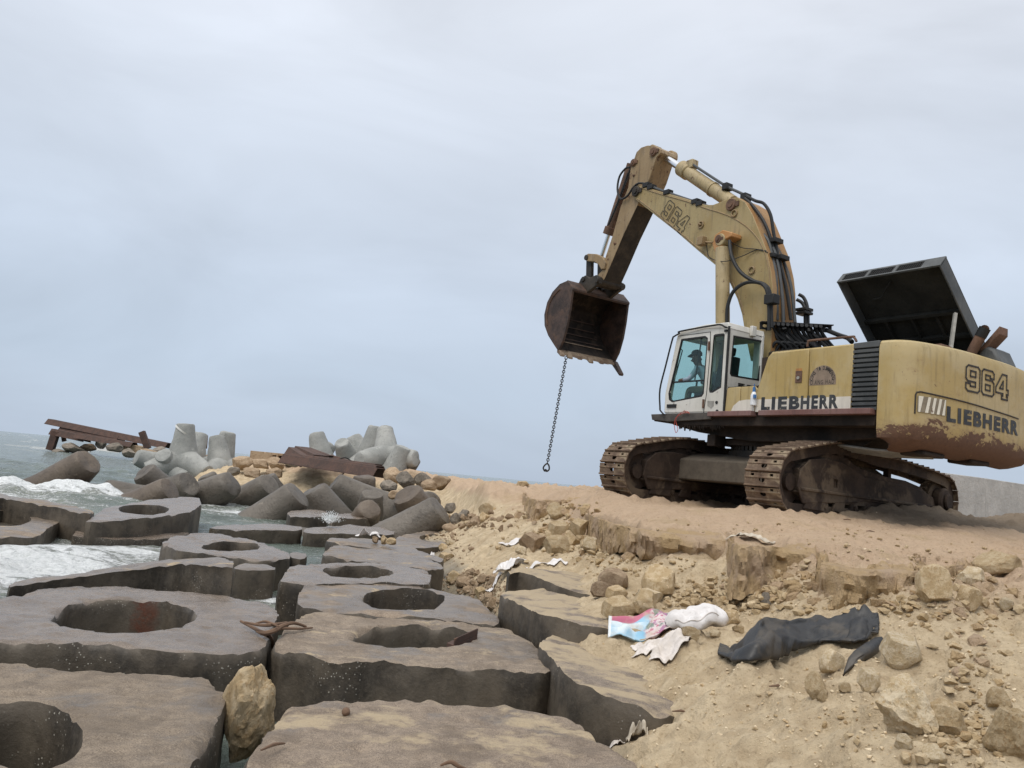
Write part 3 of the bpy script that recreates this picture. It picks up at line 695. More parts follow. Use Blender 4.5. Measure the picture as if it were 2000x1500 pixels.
def block(outline, z0, label, tx=0., ty=0., hole=None, depth=1.1, top='ctop_damp', side='cside', hdepth=.55, rough=1.0, chip=1.0, group='cast concrete revetment blocks', soft=True):
    BN[0] += 1; sd = BN[0] * 7.7
    cx = sum(p[0] for p in outline) / len(outline); cy = sum(p[1] for p in outline) / len(outline)
    c0 = at_z(cx, cy, z0)
    def onp(px, py):
        d = ray(px, py); t = (z0 - EYE - tx * c0[0] - ty * c0[1]) / (d[2] - tx * d[0] - ty * d[1])
        return np.array([d[0] * t, d[1] * t])
    OL = np.array([onp(*p) for p in outline]) - c0[:2]
    if soft:                                    # round the traced corners a little
        Q = []
        for a, b, c in zip(np.roll(OL, 1, axis=0), OL, np.roll(OL, -1, axis=0)):
            Q += [b + (a - b) * min(.3, .12 / max(.01, np.linalg.norm(a - b))), b * .72 + (a + c) * .14 if np.linalg.norm(a - c) < .5 else b + ((a - b) / np.linalg.norm(a - b) + (c - b) / np.linalg.norm(c - b)) * .03, b + (c - b) * min(.3, .12 / max(.01, np.linalg.norm(c - b)))]
        OL = np.array(Q)
    dist = math.hypot(c0[0], c0[1])
    step = .045 if dist < 9 else (.08 if dist < 15 else .16)
    OL = resample(OL, step)
    if np.cross(OL - OL.mean(0), np.roll(OL, -1, axis=0) - OL.mean(0)).sum() < 0: OL = OL[::-1]
    e3 = np.c_[OL, np.full(len(OL), sd)]
    ctr = OL.mean(0); rad = OL - ctr; rad /= np.linalg.norm(rad, axis=1)[:, None]
    OL = OL - rad * (chip * (.012 * fbm(e3 * 1.6, 2) + .02 * np.maximum(0, fbm(e3 * 9, 3) - .2)))[:, None]
    loops = [OL]
    if hole:
        h0, h1, k0, k1 = hole; n = max(20, int(2.2 * math.pi * abs(onp(h1, (k0 + k1) / 2)[0] - onp(h0, (k0 + k1) / 2)[0]) / 2 / step))
        HL = []
        for i in range(n):
            g = 2 * math.pi * i / n
            HL.append(onp((h0 + h1) / 2 + (h1 - h0) / 2 * math.cos(g), (k0 + k1) / 2 - (k1 - k0) / 2 * math.sin(g)))
        HL = np.array(HL) - c0[:2]
        hc = HL.mean(0); hv = HL - hc
        HL = hc + hv * (1 + .05 * fbm(np.c_[HL * 3, np.full(n, sd)], 3))[:, None]
        loops.append(HL)
    lo, hi = OL.min(0), OL.max(0)
    gx, gy = np.meshgrid(np.arange(lo[0], hi[0], step), np.arange(lo[1], hi[1], step))
    G = np.c_[gx.ravel(), gy.ravel()] + np.random.RandomState(BN[0]).uniform(-.3, .3, (gx.size, 2)) * step
    keep = in_poly(G, OL) & (inside_dist(G, OL) > step * .6)
    if hole: keep &= ~in_poly(G, HL) & (inside_dist(G, HL) > step * .6)
    G = G[keep]
    pts, eds = [], []
    for lp in loops:
        b = len(pts); pts += [Vector(p) for p in lp]; eds += [(b + i, b + (i + 1) % len(lp)) for i in range(len(lp))]
    pts += [Vector(p) for p in G]
    vv, _, ff, _, _, _ = geometry.delaunay_2d_cdt(pts, eds, [], 2, 1e-6)
    P = np.array([tuple(v) for v in vv]); nt = len(P)
    if hole:
        cen = np.array([P[list(f)].mean(0) for f in ff]); ins = in_poly(cen, HL); ff = [f for f, k in zip(ff, ins) if not k]
    d = inside_dist(P, OL)
    if hole: d = np.minimum(d, inside_dist(P, HL))
    p3 = np.c_[P, np.full(nt, sd)]
    zt = tx * P[:, 0] + ty * P[:, 1]
    dz = rough * (.016 * fbm(p3 * 1.3, 3) + .010 * fbm(p3 * 5, 3) + .008 * fbm(p3 * 15, 2)) - chip * (.018 * np.exp(-d / .012) * (.3 + 1.1 * np.abs(fbm(p3 * 7, 3))) + .06 * np.exp(-d / .07) * np.maximum(0, fbm(p3 * 3.6 + 8, 3) - .3))
    pit = np.maximum(0, vnoise(p3 * 9 + 3) - .55); dz -= rough * .05 * pit
    V = [np.c_[P, zt + dz]]; F = [tuple(f) for f in ff]; MI = [0] * len(F); nv = nt
    def wall(loop, out, deps, cap):
        nonlocal nv
        n = len(loop)
        key = {(round(p[0], 5), round(p[1], 5)): i for i, p in enumerate(P)}
        prev = []
        for p in loop:
            k = key.get((round(float(p[0]), 5), round(float(p[1]), 5)))
            if k is None: k = int(np.argmin(((P - p) ** 2).sum(1)))
            prev.append(k)
        c = loop.mean(0); r = loop - c; r /= np.linalg.norm(r, axis=1)[:, None]
        z1 = V[0][prev, 2]
        for dp in deps:
            q3 = np.c_[loop * 2.2, np.full(n, sd + dp * 2.2)]
            off = .012 + .014 * fbm(q3, 3) + .010 * fbm(q3 * 4, 2)
            zz = z1 * (1 - min(1, dp / .3)) + (tx * loop[:, 0] + ty * loop[:, 1]) * min(1, dp / .3) - dp
            V.append(np.c_[loop + out * r * off[:, None], zz])
            cur = list(range(nv, nv + n)); nv += n
            for i in range(n):
                j = (i + 1) % n
                F.append((prev[i], cur[i], cur[j], prev[j]) if out > 0 else (prev[i], prev[j], cur[j], cur[i])); MI.append(1)
            prev = cur
        if cap:
            F.append(tuple(prev) if out < 0 else tuple(reversed(prev))); MI.append(1)
    wall(OL, 1, [.05, .12, .22, .36, .55, .8, depth], True)
    if hole: wall(HL, -1, [.05, .13, .25, .4, hdepth], True)
    me = fast_mesh('concrete_block', np.vstack(V), F, MI)
    bm = bmesh.new(); bm.from_mesh(me); bmesh.ops.recalc_face_normals(bm, faces=bm.faces); bm.to_mesh(me); bm.free()
    smooth(me, 50)
    o = link('concrete_block', me, [M[top], M[side]])
    o.location = c0
    return tag(o, label, 'concrete block', group)

B = {}
B['A'] = block([(-130, 1215), (-60, 1180), (18, 1164), (91, 1145), (182, 1141), (260, 1142), (330, 1151), (442, 1162), (520, 1175), (546, 1198), (530, 1225), (519, 1262), (470, 1274), (338, 1276), (195, 1256), (0, 1250), (-120, 1248)], .55, 'wide wet block with a rust-streaked round hole, left of the driftwood tangle', hole=(104, 385, 1168, 1236), top='ctop_wet', side='cside_rust')
B['C'] = block([(537, 1252), (573, 1209), (604, 1193), (697, 1197), (852, 1209), (976, 1222), (1022, 1244), (1075, 1278), (1096, 1302), (1066, 1318), (1000, 1312), (929, 1304), (830, 1300), (743, 1290), (666, 1294), (590, 1272), (540, 1266)], .55, 'large dark-fronted block in the middle with a rusty steel piece in its hole', hole=(690, 932, 1219, 1264), top='ctop_dry')
B['D'] = block([(-330, 1330), (-200, 1296), (0, 1292), (130, 1304), (400, 1320), (447, 1362), (412, 1442), (372, 1494), (300, 1580), (-300, 1600)], .50, 'brown block in the lower left corner with a barnacled hole', hole=(-90, 166, 1368, 1500), top='ctop_brown', side='cside_b', hdepth=.7)
B['E'] = block([(478, 1505), (490, 1462), (530, 1412), (556, 1374), (640, 1368), (753, 1365), (880, 1371), (1007, 1384), (1095, 1400), (1137, 1420), (1170, 1453), (1225, 1475), (1248, 1505), (1300, 1600), (500, 1620)], .52, 'sand-dusted block along the bottom edge, right of the upright pale rock', top='ctop_half', rough=1.2)
B['F'] = block([(1049, 1256), (1070, 1240), (1110, 1233), (1200, 1240), (1300, 1262), (1400, 1330), (1312, 1392), (1236, 1377), (1164, 1349), (1104, 1316), (1087, 1292)], .62, 'half-buried sand-covered block right of the large middle block', tx=-.10, top='ctop_sandy')
B['G'] = block([(974, 1160), (984, 1151), (1015, 1149), (1100, 1153), (1200, 1165), (1290, 1200), (1230, 1226), (1185, 1225), (1155, 1222), (1104, 1214), (1053, 1199), (1010, 1174)], .80, 'sand-topped block with a curved grey face, left of the printed sack', top='ctop_sandy')
B['H'] = block([(990, 1112), (1000, 1107), (1020, 1108), (1100, 1112), (1200, 1130), (1260, 1165), (1180, 1170), (1078, 1137), (1018, 1112)], .92, 'tilted sand-covered slab behind the curved block, beside the white bag', tx=-.08, ty=.02, top='ctop_sandy')
B['I'] = block([(584, 1158), (597, 1141), (750, 1137), (843, 1147), (914, 1161), (964, 1195), (978, 1209), (973, 1222), (883, 1209), (759, 1201), (629, 1189), (582, 1179)], .58, 'wet block with a long barnacled hole just behind the large middle block', hole=(709, 872, 1147, 1190), top='ctop_damp', side='cside_b')
B['J'] = block([(544, 1133), (567, 1104), (660, 1098), (759, 1098), (827, 1111), (843, 1121), (838, 1141), (750, 1134), (650, 1138), (590, 1139)], .62, 'wet block with a flat oval hole, second row behind the large middle block', hole=(632, 768, 1103, 1125), top='ctop_wet', side='cside_b')
B['K'] = block([(629, 1080), (654, 1063), (728, 1070), (821, 1082), (858, 1098), (867, 1108), (830, 1112), (753, 1098), (680, 1092)], .60, 'block with a sandy right half, next to the row of stones', top='ctop_damp')
B['K2'] = block([(636, 1056), (648, 1048), (720, 1050), (800, 1066), (868, 1090), (862, 1098), (820, 1082), (728, 1069), (655, 1062)], .50, 'thin dark slab edge behind the sandy block, under the white bag', top='ctop_damp')
B['L'] = block([(316, 1060), (334, 1047), (396, 1039), (440, 1044), (512, 1060), (566, 1078), (567, 1089), (524, 1094), (440, 1086), (350, 1077)], .48, 'wet block with a water-filled hole beside the foam', hole=(394, 508, 1057, 1075), top='ctop_wet', hdepth=.2)
B['Mm'] = block([(15, 1145), (30, 1132), (216, 1108), (336, 1094), (440, 1088), (456, 1096), (457, 1107), (336, 1101), (216, 1115), (30, 1142)], .66, 'long dark slab leaning behind the wide wet block', tx=.14, top='ctop_damp', depth=1.0)
B['N'] = block([(456, 1105), (470, 1100), (530, 1102), (540, 1108), (536, 1113), (458, 1110)], .45, 'small dark block wedged right of the long leaning slab', top='ctop_damp')
B['O'] = block([(409, 1028), (430, 1024), (520, 1022), (588, 1028), (591, 1034), (520, 1034), (440, 1033), (412, 1031)], .33, 'low barnacled block at the water, left one of the pair', top='ctop_wet', side='cside_b')
B['P'] = block([(592, 1036), (600, 1030), (680, 1024), (750, 1030), (771, 1038), (768, 1043), (690, 1042), (600, 1040)], .33, 'low barnacled block at the water, right one of the pair', top='ctop_wet', side='cside_b')
B['Q'] = block([(166, 1018), (204, 992), (288, 976), (360, 970), (389, 972), (394, 984), (374, 998), (319, 1007), (228, 1016)], .62, 'raised wet block with a slanted oval hole beside the breaking wave', tx=.03, ty=.03, hole=(232, 332, 984, 1004), top='ctop_wet')
B['R'] = block([(140, 1046), (168, 1020), (230, 1016), (300, 1024), (372, 1040), (330, 1052), (210, 1052)], .22, 'low sloping slab washed by foam below the raised block', tx=-.03, top='ctop_wet', side='cside_b')
B['S'] = block([(-160, 1020), (-120, 990), (0, 984), (60, 990), (122, 1013), (72, 1046), (0, 1050), (-120, 1052)], .35, 'block at the left edge with a hole full of foam', hole=(-40, 62, 997, 1026), top='ctop_damp', hdepth=.25)
B['S2'] = block([(-160, 970), (-60, 960), (0, 963), (100, 979), (186, 996), (176, 1002), (90, 987), (0, 971), (-140, 978)], .62, 'dark wedge-shaped slab standing behind the block at the left edge', top='ctop_damp')
B['T'] = block([(561, 1001), (568, 996), (600, 995), (632, 996), (641, 1001), (634, 1007), (600, 1009), (566, 1007)], .42, 'small chamfered block in the water, left of the splash', top='ctop_wet')
B['U'] = block([(651, 1008), (656, 1004), (690, 1002), (718, 1004), (727, 1009), (724, 1012), (690, 1012), (654, 1011)], .42, 'small chamfered block in the water, right of the splash', top='ctop_wet')
B['V'] = block([(762, 1062), (780, 1046), (830, 1036), (900, 1038), (930, 1050), (880, 1066), (800, 1070)], .36, 'flat grey block flush with the sand, with a rubble-filled hole', hole=(820, 890, 1042, 1056), top='ctop_damp', hdepth=.1)
B['W'] = block([(566, 1080), (575, 1076), (596, 1078), (600, 1084), (590, 1088), (568, 1086)], .42, 'little dark block between the water-filled block and the sandy block', top='ctop_damp')

# ------------------------------------------------------------------ tetrapods
def tetra_mesh(seed, slim=1.):
    mb = MB(); rs = np.random.RandomState(seed)
    dirs = [(0, 0, 1)] + [(math.sin(R(109.47)) * math.cos(R(g)), math.sin(R(109.47)) * math.sin(R(g)), math.cos(R(109.47))) for g in (90, 210, 330)]
    for d in dirs:
        d = Vector(d)
        prof = [(0, .30), (.10, .45), (.2, .43), (.3, .405), (.4, .385), (.5, .365), (.6, .342), (.7, .322), (.8, .302), (.9, .283), (.95, .272), (.985, .25), (1.0, .2), (1.0, .1)]
        mb.tube([d * a for a, _ in prof], [r * slim for _, r in prof], 28)
    V = np.array(mb.V); k = np.linalg.norm(V, axis=1)[:, None]
    V = V + V / np.maximum(k, .01) * (.02 * fbm(V * 3 + seed * 5, 4, .6) - .03 * np.maximum(0, fbm(V * 4.5 + 9 + seed, 3) - .35))[:, None] + .006 * np.stack([fbm(V * 6 + 10 * j + seed, 2) for j in range(3)], 1)
    return fast_mesh('tetrapod', V, mb.F, mb.M, 38)
TM = {}
def tetrapod(px, py, Yd, d, roll, leg, mat, label, group):
    """px, py, Yd: where the tip of one leg shows and how far ahead; d: that leg's direction; leg: its length in metres"""
    v = (mat, int(roll) % 3)
    if v not in TM: TM[v] = tetra_mesh(v[1] + 1,   .88 if mat == 'tp_dry' else .70); TM[v].materials.append(M[mat])
    leg *= 1.5 if mat != 'tp_dry' else 1.1
    tip = at_y(px, py, Yd); d = Vector(d).normalized()
    if mat != 'tp_dry':                          # lie so that no other leg stands up higher than need be
        best = []
        for k in range(0, 120, 5):
            qq = d.to_track_quat('Z', 'Y') @ Matrix.Rotation(R(k), 4, 'Z').to_quaternion()
            best.append((max((qq @ Vector((.943 * math.cos(R(g)), .943 * math.sin(R(g)), -.333)))[2] for g in (90, 210, 330)), k))
        roll = min(best)[1]
    o = link('tetrapod', TM[v])
    o.rotation_mode = 'QUATERNION'
    o.rotation_quaternion = d.to_track_quat('Z', 'Y') @ Matrix.Rotation(R(roll), 4, 'Z').to_quaternion()
    o.location = Vector(tip) - d * leg
    o.scale = (leg,) * 3
    return tag(o, label, 'tetrapod', group)
GD, GW = 'dry grey tetrapods on the breakwater head', 'dark wet tetrapods at the water line'
for a in [
 (363, 828, 44, (-.05, 0, 1), 95, 1.75, 'tp_dry', 'tallest grey tetrapod with an upright leg, banded in white near the top, left cluster', GD),
 (392, 846, 48, (.1, .2, 1), 35, 1.6, 'tp_dry', 'grey tetrapod half hidden directly behind the tallest one', GD),
 (424, 852, 46, (-.25, .1, 1), 50, 1.6, 'tp_dry', 'grey tetrapod with a leg leaning left, right of the tallest one', GD),
 (446, 844, 46.5, (.12, -.05, 1), 80, 1.6, 'tp_dry', 'grey tetrapod with a narrow upright leg at the right end of the left cluster', GD),
 (266, 892, 43, (-.7, -.6, .25), 20, 1.6, 'tp_dry', 'grey tetrapod with a blunt leg end low over the water, left of the cluster', GD),
 (318, 888, 43, (-.1, -.8, .5), 50, 1.6, 'tp_dry', 'grey tetrapod pointing a leg at the viewer below the tallest one', GD),
 (618, 845, 45, (-.35, .05, 1), 70, 1.6, 'tp_dry', 'grey tetrapod with a leg tilted left, leftmost of the right cluster', GD),
 (646, 868, 46, (.5, .3, .8), 15, 1.5, 'tp_dry', 'small-looking grey tetrapod behind the leftmost of the right cluster', GD),
 (667, 863, 43.5, (-.2, -.65, .7), 25, 1.5, 'tp_dry', 'grey tetrapod with a cracked blunt leg end just above the sheet piles', GD),
 (688, 853, 46, (-.55, .1, .8), 40, 1.75, 'tp_dry', 'grey tetrapod with a rounded leg leaning left behind the piles', GD),
 (737, 833, 44.5, (.12, 0, 1), 65, 1.8, 'tp_dry', 'big grey tetrapod with the highest upright leg of the right cluster', GD),
 (788, 872, 42, (.28, -.1, 1), 100, 1.6, 'tp_dry', 'grey tetrapod with a thick leg tilted right, at the right end of the right cluster', GD),
 (812, 893, 45, (.6, -.2, .8), 10, 1.4, 'tp_wet', 'dark tetrapod leg sticking out behind the right end of the right cluster', GD),
 (700, 898, 41.5, (-.7, -.75, -.15), 30, 1.6, 'tp_dry', 'grey tetrapod showing a round leg end right of the thin bars', GD),
 (176, 899, 31, (.75, -.15, .65), 40, 1.95, 'tp_brown', 'brown tetrapod standing alone in the waves', GW),
 (279, 919, 33, (-.5, -.55, .65), 10, 1.75, 'tp_wet', 'wet tetrapod with an oval end face, upper left of the wave-side group', GW),
 (372, 943, 31, (.8, -.3, .5), 70, 1.8, 'tp_wet', 'wet tetrapod with a leg slanting down to the right below the tallest grey one', GW),
 (334, 956, 28.5, (.8, -.15, .55), 20, 1.7, 'tp_brown', 'low brown tetrapod just behind the raised block with the slanted hole', GW),
 (453, 944, 32, (.8, -.3, .5), 15, 1.9, 'tp_wet', 'bulky dark tetrapod with a round end, middle of the water line', GW),
 (402, 928, 36, (-.5, -.2, .7), 60, 1.4, 'tp_wet', 'wet tetrapod leg lying behind the bulky dark one', GW),
 (528, 946, 33, (.7, -.4, .55), 35, 1.75, 'tp_wet', 'dark tetrapod with a blunt end, right of the bulky one', GW),
 (520, 930, 36, (-.4, -.3, .7), 70, 1.4, 'tp_wet', 'small grey-brown tetrapod top among the stones left of the sheet piles', GW),
 (584, 965, 28, (.7, -.1, .7), 5, 1.9, 'tp_wet', 'pyramid-like dark tetrapod in front of the sheet piles', GW),
 (609, 957, 29.5, (-.6, -.2, .75), 45, 1.9, 'tp_wet', 'dark tetrapod with a chalky edge below the sheet piles', GW),
 (650, 945, 32, (-.85, -.2, .4), 75, 1.7, 'tp_wet', 'long wet tetrapod leg under the right end of the sheet piles', GW),
 (712, 930, 34, (0, -.15, .95), 20, 1.6, 'tp_brown', 'dome-topped brown tetrapod at the right end of the sheet piles', GW),
 (728, 962, 30, (.1, -.3, .7), 55, 1.4, 'tp_wet', 'smooth grey tetrapod below the dome-topped one', GW),
 (722, 993, 26.5, (.3, -.75, .6), 12, 1.35, 'tp_brown', 'small barnacled tetrapod end right behind the splash', GW),
 (793, 962, 28, (-.45, -.5, .7), 25, 1.9, 'tp_brown', 'big brown tetrapod with a chipped crown at the foot of the sand', GW),
 (862, 996, 24.5, (.77, -.15, .64), 50, 1.75, 'tp_wet', 'dark pyramid-shaped tetrapod nearest the sand slope', GW)]:
    tetrapod(*a)
# white-painted band on the tallest leg
mb = MB(); t0 = at_y(363, 828, 44); mb.tube([(t0[0] - .02, 0 + 44, t0[2] - .42), (t0[0] + .03, 44, t0[2] - .34)], .565, 28, cap=False)
top = [o for o in COL.objects if o.name.startswith('tetrapod')][0]
bnd = mb.build('painted_band', M['white']); bnd.parent = top; bpy.context.view_layer.update(); bnd.matrix_parent_inverse = top.matrix_world.inverted()

# ------------------------------------------------------------------ rusty sheet piles
def pile_mesh(L, w=.6, h=.32, t=.035):
    mb = MB()
    prof = [(-w / 2 - .06, 0), (-w / 2, 0), (-w / 4, h), (w / 4, h), (w / 2, 0), (w / 2 + .06, 0), (w / 2 + .06, t), (w / 2 + .02, t), (w / 4 + .012, h + t), (-w / 4 - .012, h + t), (-w / 2 - .02, t), (-w / 2 - .06, t)]
    mb.prism(prof, 0, L, lambda u, v, s: (s, u, v))
    return mb.mesh('sheet_pile', 30)
def beam(name, p0, p1, me_len, w, h, label, group=None, roll=0, me=None):
    """an open U-shaped sheet pile from p0 to p1"""
    p0, p1 = Vector(p0), Vector(p1); L = (p1 - p0).length
    o = link(name, pile_mesh(L, w, h), M['rust'])
    o.rotation_mode = 'QUATERNION'; o.rotation_quaternion = (p1 - p0).to_track_quat('X', 'Z') @ Matrix.Rotation(R(roll), 4, 'X').to_quaternion()
    o.location = p0
    return tag(o, label, 'sheet pile', group)
GP = 'rusty sheet piles stacked on the rubble'
for k, (a, b, Ya, Yb, w, h, rl, lb) in enumerate([
  ((558, 905), (742, 934), 40.5, 36.3, .85, .4, 0, 'bottom rusty sheet pile with a web of open ends at the right'),
  ((566, 898), (741, 924), 40.8, 36.6, .8, .28, 0, 'second rusty sheet pile of the stack, reaching furthest right'),
  ((575, 896), (738, 919), 41.2, 37.2, .7, .25, 0, 'third rusty sheet pile lying flat on the stack'),
  ((640, 908), (724, 916), 40.5, 38.3, .6, .22, 0, 'short flat rusty sheet pile on the right half of the stack'),
  ((568, 890), (603, 914), 42.0, 39.3, .7, .4, 0, 'short thick rusty pile on top at the left end of the stack'),
  ((580, 888), (618, 906), 42.6, 40.0, .6, .4, 0, 'short rusty pile second from the left on top of the stack'),
  ((592, 887), (632, 905), 43.1, 40.6, .6, .35, 0, 'short rusty pile with a dark open end on top of the stack'),
  ((600, 886), (645, 903), 43.6, 41.2, .5, .3, 0, 'rearmost short rusty pile on top of the stack')]):
    beam('sheet_pile', at_y(*a, Ya), at_y(*b, Yb), 0, w, h, lb, GP, rl)
for k in range(5):
    mb = MB(); p0 = at_y(645 + 1.5 * k, 890 + 2.6 * k, 41.5 - .1 * k); p1 = at_y(690 + 2.0 * k, 904 + 2.2 * k, 40.4 - .1 * k)
    mb.tube([p0, p1], .06, 8); mb.tube([p0 + [0, .12, .02], p1 + [0, .12, .02]], .05, 8)
    o = mb.build('steel_bar_pair', M['rust']); tag(o, ['topmost', 'second', 'third', 'fourth', 'lowest'][k] + ' pair of thin rusty bars lying behind the sheet piles', 'steel bar', 'thin rusty bars')
mb = MB(); mb.tube(curve_pts([at_y(x, y, 40.2) for x, y in ((664, 896), (675, 894), (686, 900), (696, 906))]), .03, 6)
tag(mb.build('wire_loop', M['black']), 'thin black wire looping over the bars behind the sheet piles', 'wire')
mb = MB(); mb.tube([at_y(676, 919, 37.5), at_y(666, 929, 37), at_y(664, 939, 36.9), at_y(672, 944, 36.8)], .035, 6)
tag(mb.build('tie_cable', M['rust']), 'rusty cable tied round the sheet pile stack', 'cable')

# the broken steel staging at the far left, on rubble well out to sea
GWk = 'wrecked steel at the far left'
def wreck(a, b, Ya, Yb, w, h, label): beam('rusty_beam', at_y(*a, Ya), at_y(*b, Yb), 0, w, h, label, GWk)['category'] = 'steel beam'
wreck((97, 829), (330, 877), 118, 112, 1.9, .75, 'longest rusty beam of the wreck, sloping down to the grey tetrapods')
wreck((120, 846), (235, 864), 117, 114, 1.9, .8, 'shorter rusty beam just under the longest one')
wreck((102, 849), (170, 864), 115, 113, 1.3, .8, 'low rusty beam over the water under the wreck')
wreck((150, 856), (262, 874), 113, 110, 1.5, .6, 'lowest rusty beam lying on the boulders')
wreck((128, 838), (196, 846), 119, 117, 1.2, .5, 'short rusty plate showing between the upper beams')
def post(a, b, Yd, w, label, name='rusty_post', mat='rust'):
    mb = MB(); p0, p1 = at_y(*a, Yd), at_y(*b, Yd); d = (p1 - p0) / np.linalg.norm(p1 - p0); s = np.array([d[2], 0, -d[0]]) * w / 2; q = np.array([0, w * .8, 0])
    mb.hexa([p0 - s, p0 + s, p0 + s + q, p0 - s + q, p1 - s, p1 + s, p1 + s + q, p1 - s + q])
    return tag(mb.build(name, M[mat], bevel=.02), label, 'steel post', GWk)
post((95, 879), (107, 842), 114, .95, 'leaning rusty post at the sea end of the wreck')
post((287, 876), (275, 843), 108, .75, 'short rusty post leaning left over the long beam')
post((124, 862), (121, 843), 115, .5, 'thin rusty upright under the upper end of the long beam')
post((398, 876), (400, 850), 52, .28, 'dark red post behind the left tetrapod cluster')
# ------------------------------------------------------------------ boulders and stones
def rock_mesh(seed, n=12, rough=.05):
    big = seed >= 100
    if big: n, rough = 17, .085
    """a broken block: an ellipsoid-ish lump cut by random planes, edges kept, then roughened"""
    rs = np.random.RandomState(seed)
    bm = bmesh.new(); bmesh.ops.create_icosphere(bm, subdivisions=5 if big else 4, radius=1.0)
    V = np.array([v.co for v in bm.verts])
    for k in range(n):
        d = rs.normal(size=3); d /= np.linalg.norm(d); h = rs.uniform(.55, .86)
        o = V @ d - h; V = V - np.outer(np.maximum(0, o), d)
    V *= 1.0 / np.abs(V).max(0)
    q = V * 1.7 + seed * 3.3
    N = V / np.linalg.norm(V, axis=1)[:, None]
    dsp = rough * 1.1 * fbm(q, 4, .55) - .9 * rough * np.abs(fbm(q * 2.3 + 5, 3)) + .25 * rough * fbm(q * 7, 2)
    V = V + N * dsp[:, None]
    for v, c in zip(bm.verts, V): v.co = c
    me = bpy.data.meshes.new('rock'); bm.to_mesh(me); bm.free()
    return smooth(me, 24)
RK = {}
rnd = random.Random(5)
def rock(px, py, w, h, mat, label, name='rock', Yd=None, sink=.28, group='loose limestone rocks', deep=None, rot=None, cat='rock', seed=None):
    """a rock whose outline spans w x h photo pixels round px, py; it stands on the ground seen at its foot"""
    g = at_y(px, py + h * .35, Yd) if Yd else ground_hit(px, py + h * .42)
    s = g[1] / FPX
    seed = seed if seed is not None else rnd.randrange(12)
    if (seed, mat) not in RK: RK[(seed, mat)] = rock_mesh(seed + 3); RK[(seed, mat)].materials.append(M[mat])
    o = link(name, RK[(seed, mat)])
    hw, hh = w * s / 2, h * s / 2
    o.scale = (hw * 1.05, deep * s / 2 if deep else hw * rnd.uniform(.75, 1.0), hh * (1 + sink))
    o.rotation_euler = rot or (rnd.uniform(-.15, .15), rnd.uniform(-.2, .2), rnd.uniform(-.5, .5))
    o.location = (g[0], g[1] + o.scale[1] * .5, g[2] + hh * (1 - sink))
    return tag(o, label, cat, group)

